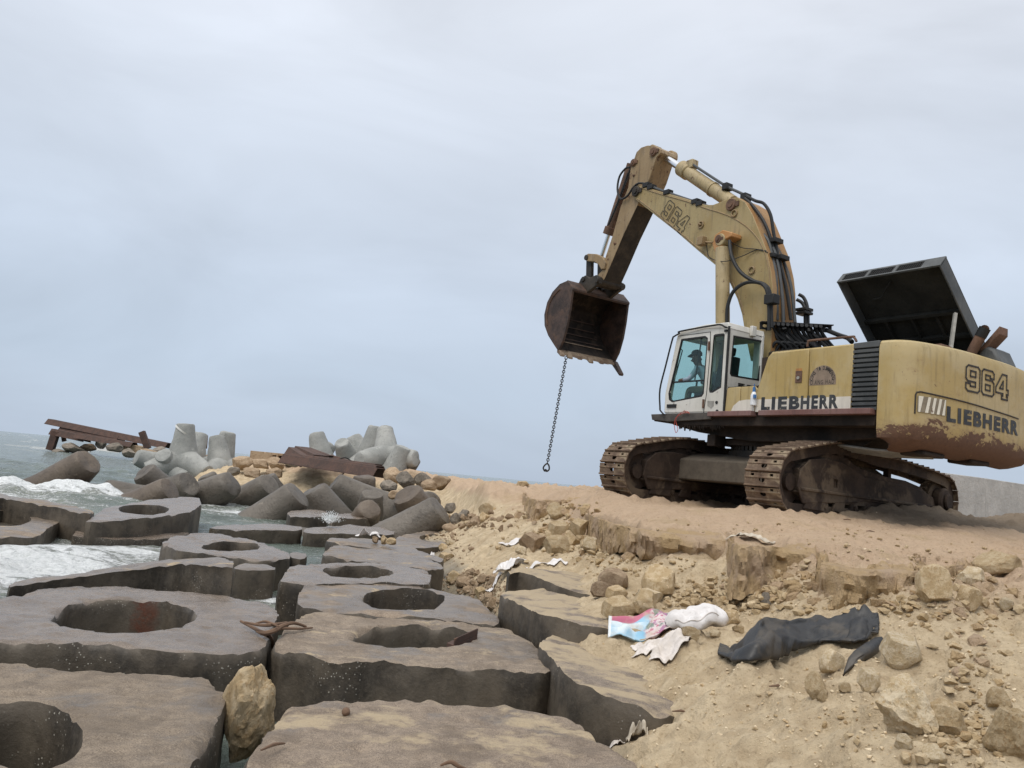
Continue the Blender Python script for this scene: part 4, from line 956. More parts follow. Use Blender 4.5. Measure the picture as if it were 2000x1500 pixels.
for a in [
 # px, py, w, h, material, label
 (471, 1420, 106, 164, 'rock_tan', 'upright pale limestone rock wedged between two blocks in the foreground', 5.4, 104),
 (1780, 1394, 104, 98, 'rock_pale', 'large squarish limestone rock on the sand at the lower right', None, 101),
 (1853, 1410, 70, 66, 'rock_tan', 'triangular tan rock leaning right of the large squarish rock'),
 (1985, 1435, 90, 110, 'rock_tan', 'rounded tan boulder cut off by the right edge', None, 102),
 (1768, 1455, 34, 28, 'rock_pale', 'small tan stone just below the large squarish rock'),
 (1598, 1345, 44, 46, 'rock_tan', 'flat-sided tan rock below the black rubber sheet'),
 (1608, 1366, 24, 24, 'rock_tan', 'small stone touching the flat-sided tan rock'),
 (1702, 1332, 42, 44, 'rock_pale', 'pale wedge rock below the right end of the rubber sheet'),
 (1628, 1300, 44, 42, 'rock_pale', 'sand-coloured rock under the folded flap of the rubber sheet'),
 (1770, 1275, 76, 60, 'rock_pale', 'smooth sandy boulder right of the rubber sheet'),
 (1652, 1356, 24, 18, 'rock_tan', 'little stone right of the flat-sided tan rock'),
 (1832, 1150, 70, 74, 'rock_tan', 'tan boulder standing out of the clay bank above the rubber sheet'),
 (1898, 1178, 52, 48, 'rock_tan', 'round tan boulder right of the standing one in the clay bank'),
 (1902, 1128, 60, 34, 'rock_pale', 'low pale rock at the top of the clay bank, right side'),
 (1960, 1108, 88, 44, 'rock_tan', 'flat tan rock at the top of the bank by the right edge'),
 (1970, 1195, 26, 24, 'rock_pale', 'small pale stone in the bank by the right edge'),
 (1958, 1380, 50, 36, 'rock_tan', 'small tan stone above the boulder at the right edge'),
 (1830, 1478, 46, 30, 'rock_pale', 'low pale stone at the bottom edge, left of the right boulder'),
 (1290, 1142, 66, 62, 'rock_tan', 'orange-tan boulder behind the white sack'),
 (1200, 1142, 62, 40, 'rock_brown', 'brown rock left of the orange-tan boulder'),
 (1172, 1156, 36, 30, 'rock_brown', 'dark brown stone at the foot of the brown rock'),
 (1206, 1162, 40, 26, 'rock_tan', 'tan stone in front of the brown rock'),
 (1268, 1172, 52, 36, 'rock_pale', 'pale stone in front of the orange-tan boulder'),
 (1212, 1190, 66, 42, 'rock_tan', 'long tan stone behind the left corner of the printed sack'),
 (1256, 1186, 62, 44, 'rock_tan', 'orange stone behind the middle of the printed sack'),
 (1354, 1240, 46, 22, 'rock_tan', 'flat ochre stone lying against the white sack'),
 (1398, 1246, 22, 15, 'rock_pale', 'small stone between the white sack and the rubber sheet'),
 (1445, 1232, 26, 16, 'rock_tan', 'small tan stone left of the rubber sheet'),
 (1430, 1208, 34, 26, 'rock_tan', 'tan stone right of the white sack'),
 (1470, 1164, 30, 18, 'rock_pale', 'pale flat stone on the slope above the rubber sheet'),
 (1498, 1178, 22, 24, 'rock_dark', 'grey stone on the slope above the rubber sheet'),
 (1038, 1064, 52, 34, 'rock_brown', 'brown triangular rock at the left of the heap under the ledge tip'),
 (1088, 1068, 50, 36, 'rock_tan', 'tan rock in the front of the heap under the ledge tip'),
 (1115, 1058, 38, 34, 'rock_tan', 'tan rock in the middle of the heap under the ledge tip'),
 (1094, 1036, 44, 34, 'rock_tan', 'ochre rock on top of the heap under the ledge tip'),
 (1155, 1068, 34, 26, 'rock_pale', 'pale rock at the right of the heap under the ledge tip'),
 (1130, 1034, 40, 36, 'rock_tan', 'tan clod resting against the ledge tip'),
 (1016, 1078, 26, 14, 'rock_pale', 'small orange stone in front of the brown triangular rock'),
 (1075, 1050, 26, 20, 'rock_tan', 'small rock between the top and the front rocks of the heap'),
 (1050, 1000, 44, 34, 'rock_tan', 'tan boulder in the far broken bank, left one'),
 (1086, 1000, 40, 32, 'rock_tan', 'tan boulder in the far broken bank, right one'),
 (950, 1000, 34, 26, 'rock_tan', 'pale tan rock lying alone on the sand slope'),
 (946, 1012, 22, 18, 'rock_tan', 'smaller tan rock just below the lone one on the slope'),
 (890, 1016, 26, 22, 'rock_dark', 'dark stone right of the pyramid-shaped tetrapod'),
 (902, 1008, 30, 20, 'rock_dark', 'grey angular stone on the shore right of the pyramid-shaped tetrapod'),
 (930, 1018, 24, 18, 'rock_brown', 'brown stone in the shore rubble'),
 (880, 996, 26, 18, 'rock_dark', 'grey stone on the sand above the shore rubble'),
 (918, 1024, 28, 12, 'rock_tan', 'tan stone at the front of the shore rubble'),
 (880, 1032, 34, 14, 'rock_brown', 'flat brown stone at the foot of the pyramid-shaped tetrapod'),
 (870, 1091, 28, 18, 'rock_tan', 'tan stone at the right end of the sandy block'),
 (866, 1070, 22, 14, 'rock_tan', 'small stone in the row behind the sandy block'),
 (880, 1062, 22, 12, 'rock_pale', 'pale stone at the end of the row behind the sandy block'),
 (732, 1054, 16, 12, 'rock_brown', 'dark brown stone lying by the white bag on the slab', 16.9),
 (750, 1055, 15, 15, 'rock_tan', 'pointed tan stone on the thin slab', 16.7),
 (764, 1059, 22, 12, 'rock_tan', 'tan stone at the right of three on the thin slab', 16.5),
 (856, 1136, 22, 20, 'rock_tan', 'tan stone at the left of the pebble gully'),
 (884, 1138, 24, 24, 'rock_tan', 'upright tan stone in the pebble gully'),
 (905, 1140, 30, 20, 'rock_brown', 'brown stone in the middle of the pebble gully'),
 (942, 1138, 22, 18, 'rock_brown', 'dark stone at the upper right of the pebble gully'),
 (966, 1132, 22, 20, 'rock_brown', 'brown stone under the white bag'),
 (938, 1160, 26, 22, 'rock_tan', 'tan stone at the lower end of the pebble gully'),
 (955, 1172, 22, 22, 'rock_brown', 'brown stone against the curved block'),
 (962, 1186, 22, 24, 'rock_brown', 'lowest stone squeezed between the curved block and the wet block'),
 (912, 1154, 24, 16, 'rock_brown', 'low brown stone in the pebble gully'),
 (1022, 945, 24, 12, 'rock_tan', 'small tan heap stone on the far crest below the hanging chain')]:
    rock(*a[:6], Yd=a[6] if len(a) > 6 else None, seed=a[7] if len(a) > 7 else None)
GB = 'boulders at the foot of the breakwater head'
for px, py, w, h, mat, Yd, lb in [
 (826, 940, 40, 26, 'rock_dark', 36, 'grey-brown boulder at the right of the boulder pile below the sheet piles'),
 (790, 938, 38, 30, 'rock_dark', 35, 'dark boulder below the right end of the sheet piles'),
 (765, 932, 36, 30, 'rock_brown', 36, 'tan boulder touching the right end of the sheet piles'),
 (758, 952, 34, 22, 'rock_dark', 33.5, 'shaded boulder under the tan one'),
 (806, 934, 30, 22, 'rock_brown', 37, 'brown boulder in the middle of the boulder pile'),
 (838, 950, 34, 22, 'rock_brown', 34, 'brown boulder nearest the sand in the boulder pile'),
 (862, 946, 44, 26, 'rock_brown', 36, 'reddish low mound of rubble on the sand crest'),
 (770, 968, 26, 16, 'rock_brown', 31, 'brown stone between the smooth and the chipped tetrapods'),
 (470, 905, 40, 24, 'rock_brown', 43, 'tan boulder left of the hollow concrete block'),
 (505, 908, 34, 20, 'rock_brown', 43, 'tan boulder below the hollow concrete block'),
 (535, 906, 36, 24, 'rock_brown', 43, 'tan boulder between the hollow block and the sheet piles'),
 (488, 925, 36, 18, 'rock_brown', 40, 'brown boulder under the tan ones'),
 (455, 922, 26, 16, 'rock_dark', 40, 'dark stone right of the tallest tetrapod'),
 (530, 925, 36, 20, 'rock_brown', 39.5, 'brown boulder at the left foot of the sheet piles'),
 (192, 868, 26, 16, 'rock_dark', 113, 'small dark boulder under the wrecked beams'),
 (222, 876, 36, 18, 'rock_dark', 108, 'long dark boulder under the wrecked beams'),
 (250, 886, 30, 16, 'rock_dark', 100, 'dark boulder left of the blunt tetrapod leg'),
 (140, 877, 46, 16, 'rock_dark', 112, 'low boulder at the sea end of the wreck'),
 (168, 874, 30, 14, 'rock_brown', 114, 'brown boulder between the dark ones under the wreck'),
 (285, 886, 34, 16, 'rock_brown', 98, 'brown boulder behind the blunt tetrapod leg'),
 (310, 882, 30, 16, 'rock_dark', 100, 'dark boulder where the long beam comes down'),
 (115, 882, 30, 8, 'rock_dark', 112, 'flat dark boulder awash at the sea end of the wreck')]:
    rock(px, py, w, h, mat, lb, 'boulder', Yd, .2, GB, cat='boulder')
# hollow concrete block and two pale slabs under the wreck
mb = MB(); c = at_y(487, 897, 46); w = 66 / FPX * 46; ht = 17 / FPX * 46
def hb(u, v, s): return (c[0] + u, c[1] + s, c[2] + v - .045 * u * 0 + u * 0)
mb.plate([(0, 0), (w * .62, 0), (w * .62, ht), (0, ht)], [], 0, 1.1, hb)
mb.plate([(w * .62 + .01, 0), (w, 0), (w, ht), (w * .62 + .01, ht)], [[(w * .66, .1), (w * .77, .1), (w * .77, ht * .72), (w * .66, ht * .72)], [(w * .83, .1), (w * .94, .1), (w * .94, ht * .72), (w * .83, ht * .72)]], 0, 1.1, hb)
tag(mb.build('hollow_block', M['rock_brown'], bevel=.02), 'tan hollow concrete block with two square holes on the far rubble', 'concrete block')
mb = MB(); c = at_y(238, 872, 110); mb.box(0, 2.6, 0, 1.6, -.7, .5, lambda x, y, z: (c[0] + x, c[1] + y, c[2] + z - .1 * x))
tag(mb.build('stone_block', M['rock_brown'], bevel=.04), 'brown cut stone block resting under the long wrecked beam', 'stone block')
block([(140, 884), (150, 873), (168, 868), (179, 869), (178, 880), (165, 888), (148, 889)], .25, 'pale tilted block with a slot hole under the wreck, left one', hole=(152, 172, 871, 880), top='wall', side='wall', chip=.4, hdepth=.3, ty=.15)
block([(187, 888), (189, 870), (200, 868), (232, 874), (233, 884), (218, 890)], .25, 'pale tilted block with an oval hole under the wreck, right one', hole=(194, 222, 871, 879), top='wall', side='wall', chip=.4, hdepth=.3, ty=.1)

# ------------------------------------------------------------------ cast wall behind the machine
mb = MB()
w0 = at_y(1842, 921, 25.0); w1 = at_y(2140, 905, 31)
dv = np.array([w1[0] - w0[0], w1[1] - w0[1]]); Ln = float(np.linalg.norm(dv)); dv /= Ln; nv_ = np.array([-dv[1], dv[0]])
ztop = w0[2]
def wf(u, v, s): return (w0[0] + dv[0] * u + nv_[0] * s, w0[1] + dv[1] * u + nv_[1] * s, v)
wall_o = empty('concrete_wall', (w0[0], w0[1], 1.6), 'pale grey cast concrete wall behind the excavator at the right edge', 'wall')
for k, (u0, u1) in enumerate(((0, 2.6), (2.615, 5.6), (5.615, Ln))):
    mb = MB(); mb.prism([(u0, 1.4), (u1, 1.4), (u1, ztop), (u0, ztop - (0 if k else .03))], 0, .45, wf)
    p = mb.build('wall_panel', M['wall'], bevel=.02); p.parent = wall_o; p.matrix_parent_inverse = Matrix.Translation(wall_o.location).inverted()

# ------------------------------------------------------------------ crumbs, pebbles and clods: too many to count
def scatter(name, label, n, gen, mat, lo, hi, seed, sink=.35):
    rs = np.random.RandomState(seed)
    base = []
    for k in range(6):
        bm = bmesh.new()
        for _ in range(15):
            v = rs.normal(size=3); v /= np.linalg.norm(v); bm.verts.new(v * rs.uniform(.75, 1.1))
        bmesh.ops.convex_hull(bm, input=bm.verts)
        for v in [v for v in bm.verts if not v.link_faces]: bm.verts.remove(v)
        bmesh.ops.triangulate(bm, faces=bm.faces); bm.verts.index_update()
        base.append((np.array([v.co for v in bm.verts]), [[v.index for v in f.verts] for f in bm.faces])); bm.free()
    V, F, b = [], [], 0
    for _ in range(n):
        g = gen(rs)
        if g is None: continue
        x, y, z, k = g
        bv, bf = base[rs.randint(6)]
        s = k * (lo + (hi - lo) * rs.rand() ** 4.5)
        a = rs.uniform(0, 6.28); c_, s_ = math.cos(a), math.sin(a)
        W = bv * s * np.array([rs.uniform(.8, 1.3), rs.uniform(.8, 1.2), rs.uniform(.6, 1.05)])
        W = np.stack([W[:, 0] * c_ - W[:, 1] * s_, W[:, 0] * s_ + W[:, 1] * c_, W[:, 2]], 1) + [x, y, z + s * sink]
        V.append(W); F += [[i + b for i in f] for f in bf]; b += len(bv)
    o = link(name, fast_mesh(name, np.vstack(V), F, None, 20), M[mat])
    return tag(o, label, kind='stuff')
def px_gen(areas):
    tot = np.cumsum([a[-1] for a in areas]); 
    def g(rs):
        a = areas[int(np.searchsorted(tot, rs.rand() * tot[-1]))]
        cx, cy, rx, ry, k, _ = a
        px, py = cx + rs.normal() * rx, cy + rs.normal() * ry
        if py < 985: return None
        q = ground_hit(px, py)
        if q[1] > 45 or q[2] < -.05: return None
        return (q[0], q[1], q[2], k)
    return g
scatter('clods', 'crumbled clods and stones over the sand slope', 3000, px_gen([(1480, 1160, 60, 22, 1, 5), (1380, 1170, 40, 14, .9, 2), (1450, 1180, 40, 12, 1, 3), (1330, 1165, 40, 18, .9, 2), (1700, 1160, 90, 30, .9, 2), (1890, 1310, 45, 35, .7, 1.6), (1860, 1190, 80, 24, .9, 3), (1690, 1430, 50, 26, .5, .5), (1450, 1400, 60, 30, .4, .5), (1150, 1075, 50, 16, 1.2, 3), (1050, 1050, 50, 16, 1.3, 2), (1080, 1000, 40, 10, 1.6, 2), (1880, 1440, 50, 40, .7, 3), (1260, 1100, 60, 18, .7, 1.5), (1500, 1035, 200, 10, .6, 1.5), (1750, 1080, 150, 16, .6, 2), (1230, 1110, 40, 12, .8, 1)]), 'rock_tan', .006, .06, 3)
scatter('bank_lumps', 'broken lumps of clay over the eroded bank on the right', 300, px_gen([(1800, 1150, 110, 22, .9, 4), (1900, 1210, 70, 30, .8, 2), (1520, 1150, 40, 14, .7, 2.5), (1640, 1150, 40, 14, .9, 2), (1910, 1310, 50, 30, .5, 1), (1100, 1050, 40, 14, 1.6, 2), (1180, 1080, 40, 10, 1, 1), (1060, 1000, 40, 8, 2.2, 1.5)]), 'crust', .02, .14, 21, -.15)
scatter('pebbles', 'small pebbles and shell grit between the blocks and along the shore', 900, px_gen([(930, 1150, 28, 16, 1, 4), (900, 1135, 20, 8, 1, 2), (955, 1180, 10, 14, 1, 2), (900, 1020, 28, 8, 1.6, 4), (880, 1080, 18, 14, 1, 2), (860, 1048, 24, 5, .8, 2), (770, 960, 30, 10, 3, 1), (960, 1020, 30, 10, 1.2, 1)]), 'rock_brown', .015, .085, 8)
scatter('grit', 'fine pale grit scattered on the sand', 2600, px_gen([(1500, 1380, 280, 70, 1, 5), (1750, 1300, 160, 90, 1, 4), (1300, 1330, 120, 50, .8, 2), (1600, 1150, 220, 40, 1.2, 3)]), 'rock_pale', .003, .016, 15)

# ------------------------------------------------------------------ the excavator
QH = R(33); EC = np.array([5.27, 15.87]); EG = 1.9
Fd = np.array([-math.sin(QH), math.cos(QH)]); Ld = np.array([-math.cos(QH), -math.sin(QH)])
def U(s, l, z): return (Fd[0] * s + Ld[0] * l, Fd[1] * s + Ld[1] * l, z)       # upper frame: forward, left, up
def PL(px, py, l):                             # photo pixel -> (s, z) on the plane l metres left of the machine's centre line
    d = ray(px, py); t = (l + EC @ Ld) / (d[:2] @ Ld); P = d * t
    return float((P[:2] - EC) @ Fd), float(P[2] + EYE - EG)
def PS(px, py, s):                             # photo pixel -> (l, z) on the cross plane s metres forward
    d = ray(px, py); t = (s + EC @ Fd) / (d[:2] @ Fd); P = d * t
    return float((P[:2] - EC) @ Ld), float(P[2] + EYE - EG)
def P3L(px, py, l): s, z = PL(px, py, l); return U(s, l, z)
def SLZ(s, z, l): return U(s, l, z)            # for prisms drawn in the side view
EX = empty('excavator', (EC[0], EC[1], EG), 'yellow crawler excavator with raised boom and open dark engine hood', 'excavator')
def part(mb, name, mat, par=None, deg=35, bevel=0, label=None):
    o = mb.build(name, [M[k] for k in mat] if isinstance(mat, (list, tuple)) else M[mat], par or EX, deg, bevel)
    if label: o['label'] = label
    return o
def side_prism(poly, l0, l1, mifun=None):      # side-view outline extruded across, edge faces given materials by mifun(ds, dz, s, z)
    mb = MB(); n = len(poly)
    a = sum(poly[i][0] * poly[(i + 1) % n][1] - poly[(i + 1) % n][0] * poly[i][1] for i in range(n))
    if a < 0: poly = poly[::-1]
    V = [U(s, l0, z) for s, z in poly] + [U(s, l1, z) for s, z in poly]
    mb.add(V, [tuple(range(n)), tuple(range(2 * n - 1, n - 1, -1))], 0)
    for i in range(n):
        j = (i + 1) % n; ds, dz = poly[j][0] - poly[i][0], poly[j][1] - poly[i][1]
        k = mifun(dz, -ds, (poly[i][0] + poly[j][0]) / 2, (poly[i][1] + poly[j][1]) / 2) if mifun else 0
        mb.add([V[i], V[j], V[n + j], V[n + i]], [(0, 3, 2, 1)], k)
    # weld the loops back together
    key = {}; nv, rm = [], []
    for v in mb.V:
        q = tuple(round(c, 5) for c in v)
        if q not in key: key[q] = len(nv); nv.append(v)
        rm.append(key[q])
    mb.V = nv; mb.F = [tuple(rm[i] for i in f) for f in mb.F]
    return mb

# ---- undercarriage
AX = np.array([.783, .6225]); AX /= np.linalg.norm(AX); SX = np.array([-AX[1], AX[0]])
def W(a, b, z): return (AX[0] * a + SX[0] * b, AX[1] * a + SX[1] * b, z)
def belt_path():
    p = []
    for k in range(13): g = R(-90 - 15 * k); p.append((-2.42 + .5 * math.cos(g), .52 + .5 * math.sin(g)))
    p = p[:12]
    top = curve_pts([(-2.44, 1.02), (-2.1, 1.09), (-1.5, 1.20), (-1.0, 1.24), (-.4, 1.20), (.2, 1.14), (.9, 1.13), (1.5, 1.09), (2.1, 1.05), (2.72, .98)], 6)
    p += [tuple(q) for q in top]
    for k in range(1, 13): g = R(90 - 15 * k); p.append((2.72 + .48 * math.cos(g), .50 + .48 * math.sin(g)))
    p.append((-2.42, .02))
    return np.array(p)
BP = belt_path(); bs = np.r_[0, np.cumsum(np.linalg.norm(np.diff(BP, axis=0), axis=1))]
def bp(u):
    u = u % bs[-1]; return np.array([np.interp(u, bs, BP[:, 0]), np.interp(u, bs, BP[:, 1])])
NS = 61; pitch = bs[-1] / NS
def shoe_mesh():
    mb = MB(); L, Wd = pitch * .97, .62
    hole = [(.0 + .045 * math.cos(R(g)), .0 + .055 * math.sin(R(g))) for g in range(0, 360, 40)]
    slots = [[(L / 2 - .05, sgn * .17 - .03), (L / 2 - .012, sgn * .17 - .03), (L / 2 - .012, sgn * .17 + .03), (L / 2 - .05, sgn * .17 + .03)] for sgn in (-1, 1)]
    mb.plate([(-L / 2, -Wd / 2), (L / 2, -Wd / 2), (L / 2, Wd / 2), (-L / 2, Wd / 2)], [hole] + slots, 0, .022, lambda u, v, w: (u, v, w))
    for x, h in ((-L / 2 + .016, .05), (L / 2 - .07, .035)):
        mb.prism([(x - .016, .021), (x + .016, .021), (x + .009, h), (x - .009, h)], -Wd / 2 + .003, Wd / 2 - .003, lambda u, v, w: (u, w, v))
    return mb.mesh('track_shoe', 30)
SHOE = shoe_mesh(); SHOE.materials.append(M['track'])
def track(b0, nm_label):
    bc = b0
    mb = MB()   # side frame: box beam with a mud-caked hump, guard rail and final drive housing
    hw = .21
    mb.prism([(-2.15, .24), (-2.28, .42), (-2.28, .74), (-2.08, .86), (-1.0, .80), (.4, .74), (1.9, .66), (2.35, .56), (2.45, .40), (2.4, .26)], bc - hw, bc + hw, lambda u, v, w: W(u, w, v))
    mb.prism([(-2.1, .80), (-1.85, .96), (-1.3, 1.06), (-.8, 1.03), (-.35, .90), (.5, .82), (1.3, .80), (1.9, .72), (2.2, .6), (-1.0, .6)], bc - hw + .03, bc + hw - .03, lambda u, v, w: W(u, w, v))
    mb.prism([(-2.3, .36), (-2.3, .40), (2.3, .36), (2.3, .32)], bc - hw - .04, bc + hw + .04, lambda u, v, w: W(u, w, v))
    for a0, a1 in ((-2.15, -1.5), (-1.3, -.9)):
        mb.prism([(a0, .12), (a0 + .1, .34), (a1, .34), (a1 - .06, .10)], bc - hw - .05, bc - hw + .0, lambda u, v, w: W(u, w, v))
    for a0, a1 in ((-2.05, -1.35), (-1.2, -.5)):
        mb.box(a0, a1, bc - hw - .015, bc - hw + .01, .46, .66, lambda x, y, z: W(x, y, z))
    hole_ = [(-1.32, .50), (-1.18, .50), (-1.18, .64), (-1.32, .64)]
    mb.plate([(-2.2, .20), (-2.36, .45), (-2.3, .72), (-2.05, .90), (-1.6, .96), (-1.0, .93), (-.4, .78), (-.1, .60), (-.1, .40), (-.5, .30)], [hole_], bc - hw - .055, bc - hw - .02, lambda u, v, w: W(u, w, v))
    mb.prism([(-2.28, .40), (-2.28, .45), (2.2, .40), (2.2, .35)], bc - hw - .09, bc - hw - .05, lambda u, v, w: W(u, w, v))
    fr = part(mb, 'crawler_track', 'frame', bevel=.015, label=nm_label)
    for k in range(10):
        a = -1.95 + k * .47; mb = MB(); mb.cyl(W(a, bc - .22, .19), W(a, bc + .22, .19), .125, n=16, bev=.02); mb.cyl(W(a, bc - .25, .19), W(a, bc - .21, .19), .05, n=10)
        part(mb, 'roller', 'frame', fr)
    for a in (-1.0, .95):
        mb = MB(); mb.cyl(W(a, bc - .2, 1.08), W(a, bc + .2, 1.08), .10, n=14, bev=.02); mb.prism([(a - .06, .65), (a + .06, .65), (a + .05, 1.05), (a - .05, 1.05)], bc - .05, bc + .05, lambda u, v, w: W(u, w, v))
        part(mb, 'carrier_roller', 'frame', fr)
    mb = MB(); mb.cyl(W(-2.42, bc - .1, .52), W(-2.42, bc + .1, .52), .40, n=28, bev=.03); mb.cyl(W(-2.42, bc - .17, .52), W(-2.42, bc + .17, .52), .14, n=16)
    part(mb, 'idler_wheel', 'frame', fr)
    mb = MB(); mb.cyl(W(2.72, bc - .12, .5), W(2.72, bc + .12, .5), .37, n=28, bev=.02); mb.cyl(W(2.72, bc - .30, .5), W(2.72, bc - .1, .5), .26, n=24, bev=.04); mb.cyl(W(2.72, bc - .36, .5), W(2.72, bc - .3, .5), .15, n=16, bev=.02)
    for k in range(20):
        g = R(18 * k); mb.prism([(-.05, .36), (.05, .36), (.025, .42), (-.025, .42)], bc - .05, bc + .05, lambda u, v, w: W(2.72 + u * math.cos(g) - v * math.sin(g), w, .5 + u * math.sin(g) + v * math.cos(g)))
    part(mb, 'drive_sprocket', 'frame', fr)
    mb = MB()   # link chain under the shoes
    N_ = 120
    for off in (-.19, .19):
        V, F = [], []
        for k in range(N_):
            u = bs[-1] * k / N_; p = bp(u); t = bp(u + .02) - bp(u - .02); t /= np.linalg.norm(t); n = np.array([t[1], -t[0]])
            h0, h1 = .0, .17
            for bb in (-.035, .035):
                for h in (h0, h1): V.append(W(*(p + n * h)[[0]], bc + off + bb, (p + n * h)[1]))
        for k in range(N_):
            a, b = 4 * k, 4 * ((k + 1) % N_)
            F += [(a, a + 1, b + 1, b), (a + 2, b + 2, b + 3, a + 3), (a + 1, a + 3, b + 3, b + 1)]
        mb.add(V, F)
    part(mb, 'link_chain', 'frame', fr)
    for k in range(NS):
        u = (k + .5) * pitch; p = bp(u); t = bp(u + .06) - bp(u - .06); t /= np.linalg.norm(t)
        o = link('track_shoe', SHOE, parent=fr)
        X = Vector((AX[0] * t[0], AX[1] * t[0], t[1])).normalized(); Yv = Vector((SX[0], SX[1], 0)); Zv = X.cross(Yv)
        c = Vector(W(p[0], bc, p[1]))
        if Zv.dot(Vector(W(p[0], bc, p[1])) - Vector(W(0, bc, .55))) < 0: X, Zv = -X, -Zv; 
        o.matrix_local = Matrix(((X[0], Yv[0], Zv[0], c[0]), (X[1], Yv[1], Zv[1], c[1]), (X[2], Yv[2], Zv[2], c[2]), (0, 0, 0, 1)))
    return fr
track(-1.6, 'nearer crawler track, its rear end sunk in sand')
track(1.6, 'farther crawler track, seen under the cab')
mb = MB()
mb.prism([(-1.35, .45), (-.9, .45), (.9, .45), (1.35, .45), (1.35, .85), (.8, 1.0), (-.8, 1.0), (-1.35, .85)], -1.4, 1.4, lambda u, v, w: W(u, w, v) if True else None)
part(mb, 'carbody', 'carbody', bevel=.03)
mb = MB(); mb.cyl(U(0, 0, .95), U(0, 0, 1.08), .98, n=48); mb.cyl(U(0, 0, 1.08), U(0, 0, 1.22), .88, n=48)
for k in range(60):
    g = R(6 * k); ca, sa = math.cos(g), math.sin(g)
    mb.box(.87, .94, -.03, .03, 1.09, 1.19, lambda x, y, z: (x * ca - y * sa, x * sa + y * ca, z))
mb.tube([W(-.75, -1.1, .7), W(-.85, -1.15, 1.0), W(-.8, -.9, 1.15)], .05, 8)
part(mb, 'slewing_ring', 'grease')

# ---- upper deck
mb = MB()
mb.prism([(2.0, 1.69), (1.98, 1.58), (1.1, 1.50), (-.2, 1.48), (-1.6, 1.48), (-2.9, 1.48), (-2.93, 1.69)], -1.5, 1.5, SLZ)
mb.prism([(1.8, 1.55), (1.1, 1.40), (-.2, 1.24), (-1.6, 1.24), (-2.9, 1.34), (-2.9, 1.5), (1.8, 1.57)], -1.15, 1.15, SLZ)
mb.prism([(.9, 1.3), (.9, 1.18), (-1.3, 1.16), (-2.4, 1.22), (-2.6, 1.36)], -.85, .95, SLZ)
mb.box(.55, .75, .95, 1.25, 1.13, 1.35, lambda s, l, z: U(s, l, z)); 
rsj = random.Random(9)
for k in range(26):                            # ragged, mud-hung lower skirt
    s = 1.3 - k * .045; mb.prism([(s, 1.52), (s - .04, 1.52), (s - .03, 1.46 - rsj.random() * .09), (s - .01, 1.48)], 1.44, 1.49, SLZ)
part(mb, 'deck', 'under', bevel=.012)
mb = MB(); mb.prism([(2.02, 1.715), (1.98, 1.60), (1.5, 1.56), (.4, 1.60), (.4, 1.73)], .3, 1.56, SLZ); part(mb, 'cab_step', 'deck', bevel=.01)
mb = MB()
for k in range(5): mb.tube([U(-1.9 - .03 * k, 1.0 - .06 * k, 1.22 - .02 * k), U(-2.6, .98 - .07 * k, 1.15 - .018 * k), U(-3.3, .75 - .05 * k, 1.13 - .012 * k)], .022, 6)
part(mb, 'weathered_rods', 'steelgrey')
for s0, s1 in ((.40, -.62), (-.78, -2.92)):
    mb = MB(); mb.box(s1, s0, 1.49, 1.66, 1.645, 1.735, U); part(mb, 'running_board', 'redboard', bevel=.008)

# ---- cab
CL, CR_ = 1.55, .57
cabp = [PL(1297, 806, CL), PL(1299, 770, CL), PL(1323, 655, CL), PL(1330, 647, CL), PL(1418, 633, CL), PL(1424, 638, CL), PL(1411, 804, CL)]
cabp[-1] = (.10, cabp[-1][1]); cabp[-2] = (.10, cabp[-2][1])
zb = min(p[1] for p in cabp)
doorwin = [PL(*p, CL) for p in ((1331, 663), (1377, 657), (1382, 661), (1374, 768), (1370, 774), (1313, 785), (1307, 780), (1306, 768))]
qwin = [PL(*p, CL) for p in ((1394, 656), (1397, 654), (1413, 652), (1415, 655), (1408, 756), (1392, 766), (1386, 766), (1385, 760))]
cab = None
mb = MB(); mb.plate(cabp, [doorwin, qwin], CL - .06, CL, SLZ)
rs_, rz = .10, 0
rearwin = [PS(*p, .10) for p in ((1433, 656), (1488, 666), (1492, 672), (1482, 743), (1429, 734), (1426, 729))]
ztop_c = max(p[1] for p in cabp)
LZ = lambda l, z, s: U(s, l, z)
mb.plate([(CL - .004, zb), (CR_, zb), (CR_, ztop_c - .10), (CL - .004, ztop_c - .02)], [rearwin], .10, .16, LZ)
fs0, fs1 = cabp[0][0], cabp[2][0]; fz0, fz1 = cabp[0][1], cabp[2][1]
frp = lambda l, v, w: U(fs0 + (fs1 - fs0) * v + w, l, fz0 + (fz1 - fz0) * v)
mb.plate([(CL - .002, 0), (CR_, 0), (CR_, 1), (CL - .002, 1)], [[(CL - .1, .1), (CR_ + .08, .1), (CR_ + .08, .95), (CL - .1, .95)]], -.06, -.005, frp)
mb.plate(cabp, [[(1.28, 2.05), (.3, 2.05), (.3, 3.2), (1.22, 3.2)][::-1]], CR_, CR_ + .05, SLZ)
roof = [(cabp[2][0] - .0, cabp[2][1] - .03), (cabp[3][0] - .02, cabp[3][1] + .02), (.7, ztop_c + .045), (.12, ztop_c + .03), (.09, ztop_c - .09), (.7, ztop_c - .04)]
mb.prism(roof, CR_ - .01, CL + .006, SLZ)
mb.box(.09, .16, CR_, CR_ + .07, zb, ztop_c - .05, U)
mb.box(.1, fs0 - .02, CR_, CL - .01, zb - .02, zb + .04, U)
mb.box(.03, .10, CR_ + .3, CR_ + .42, ztop_c - .14, ztop_c + .06, U)
cab = part(mb, 'cab', 'white', bevel=.012)
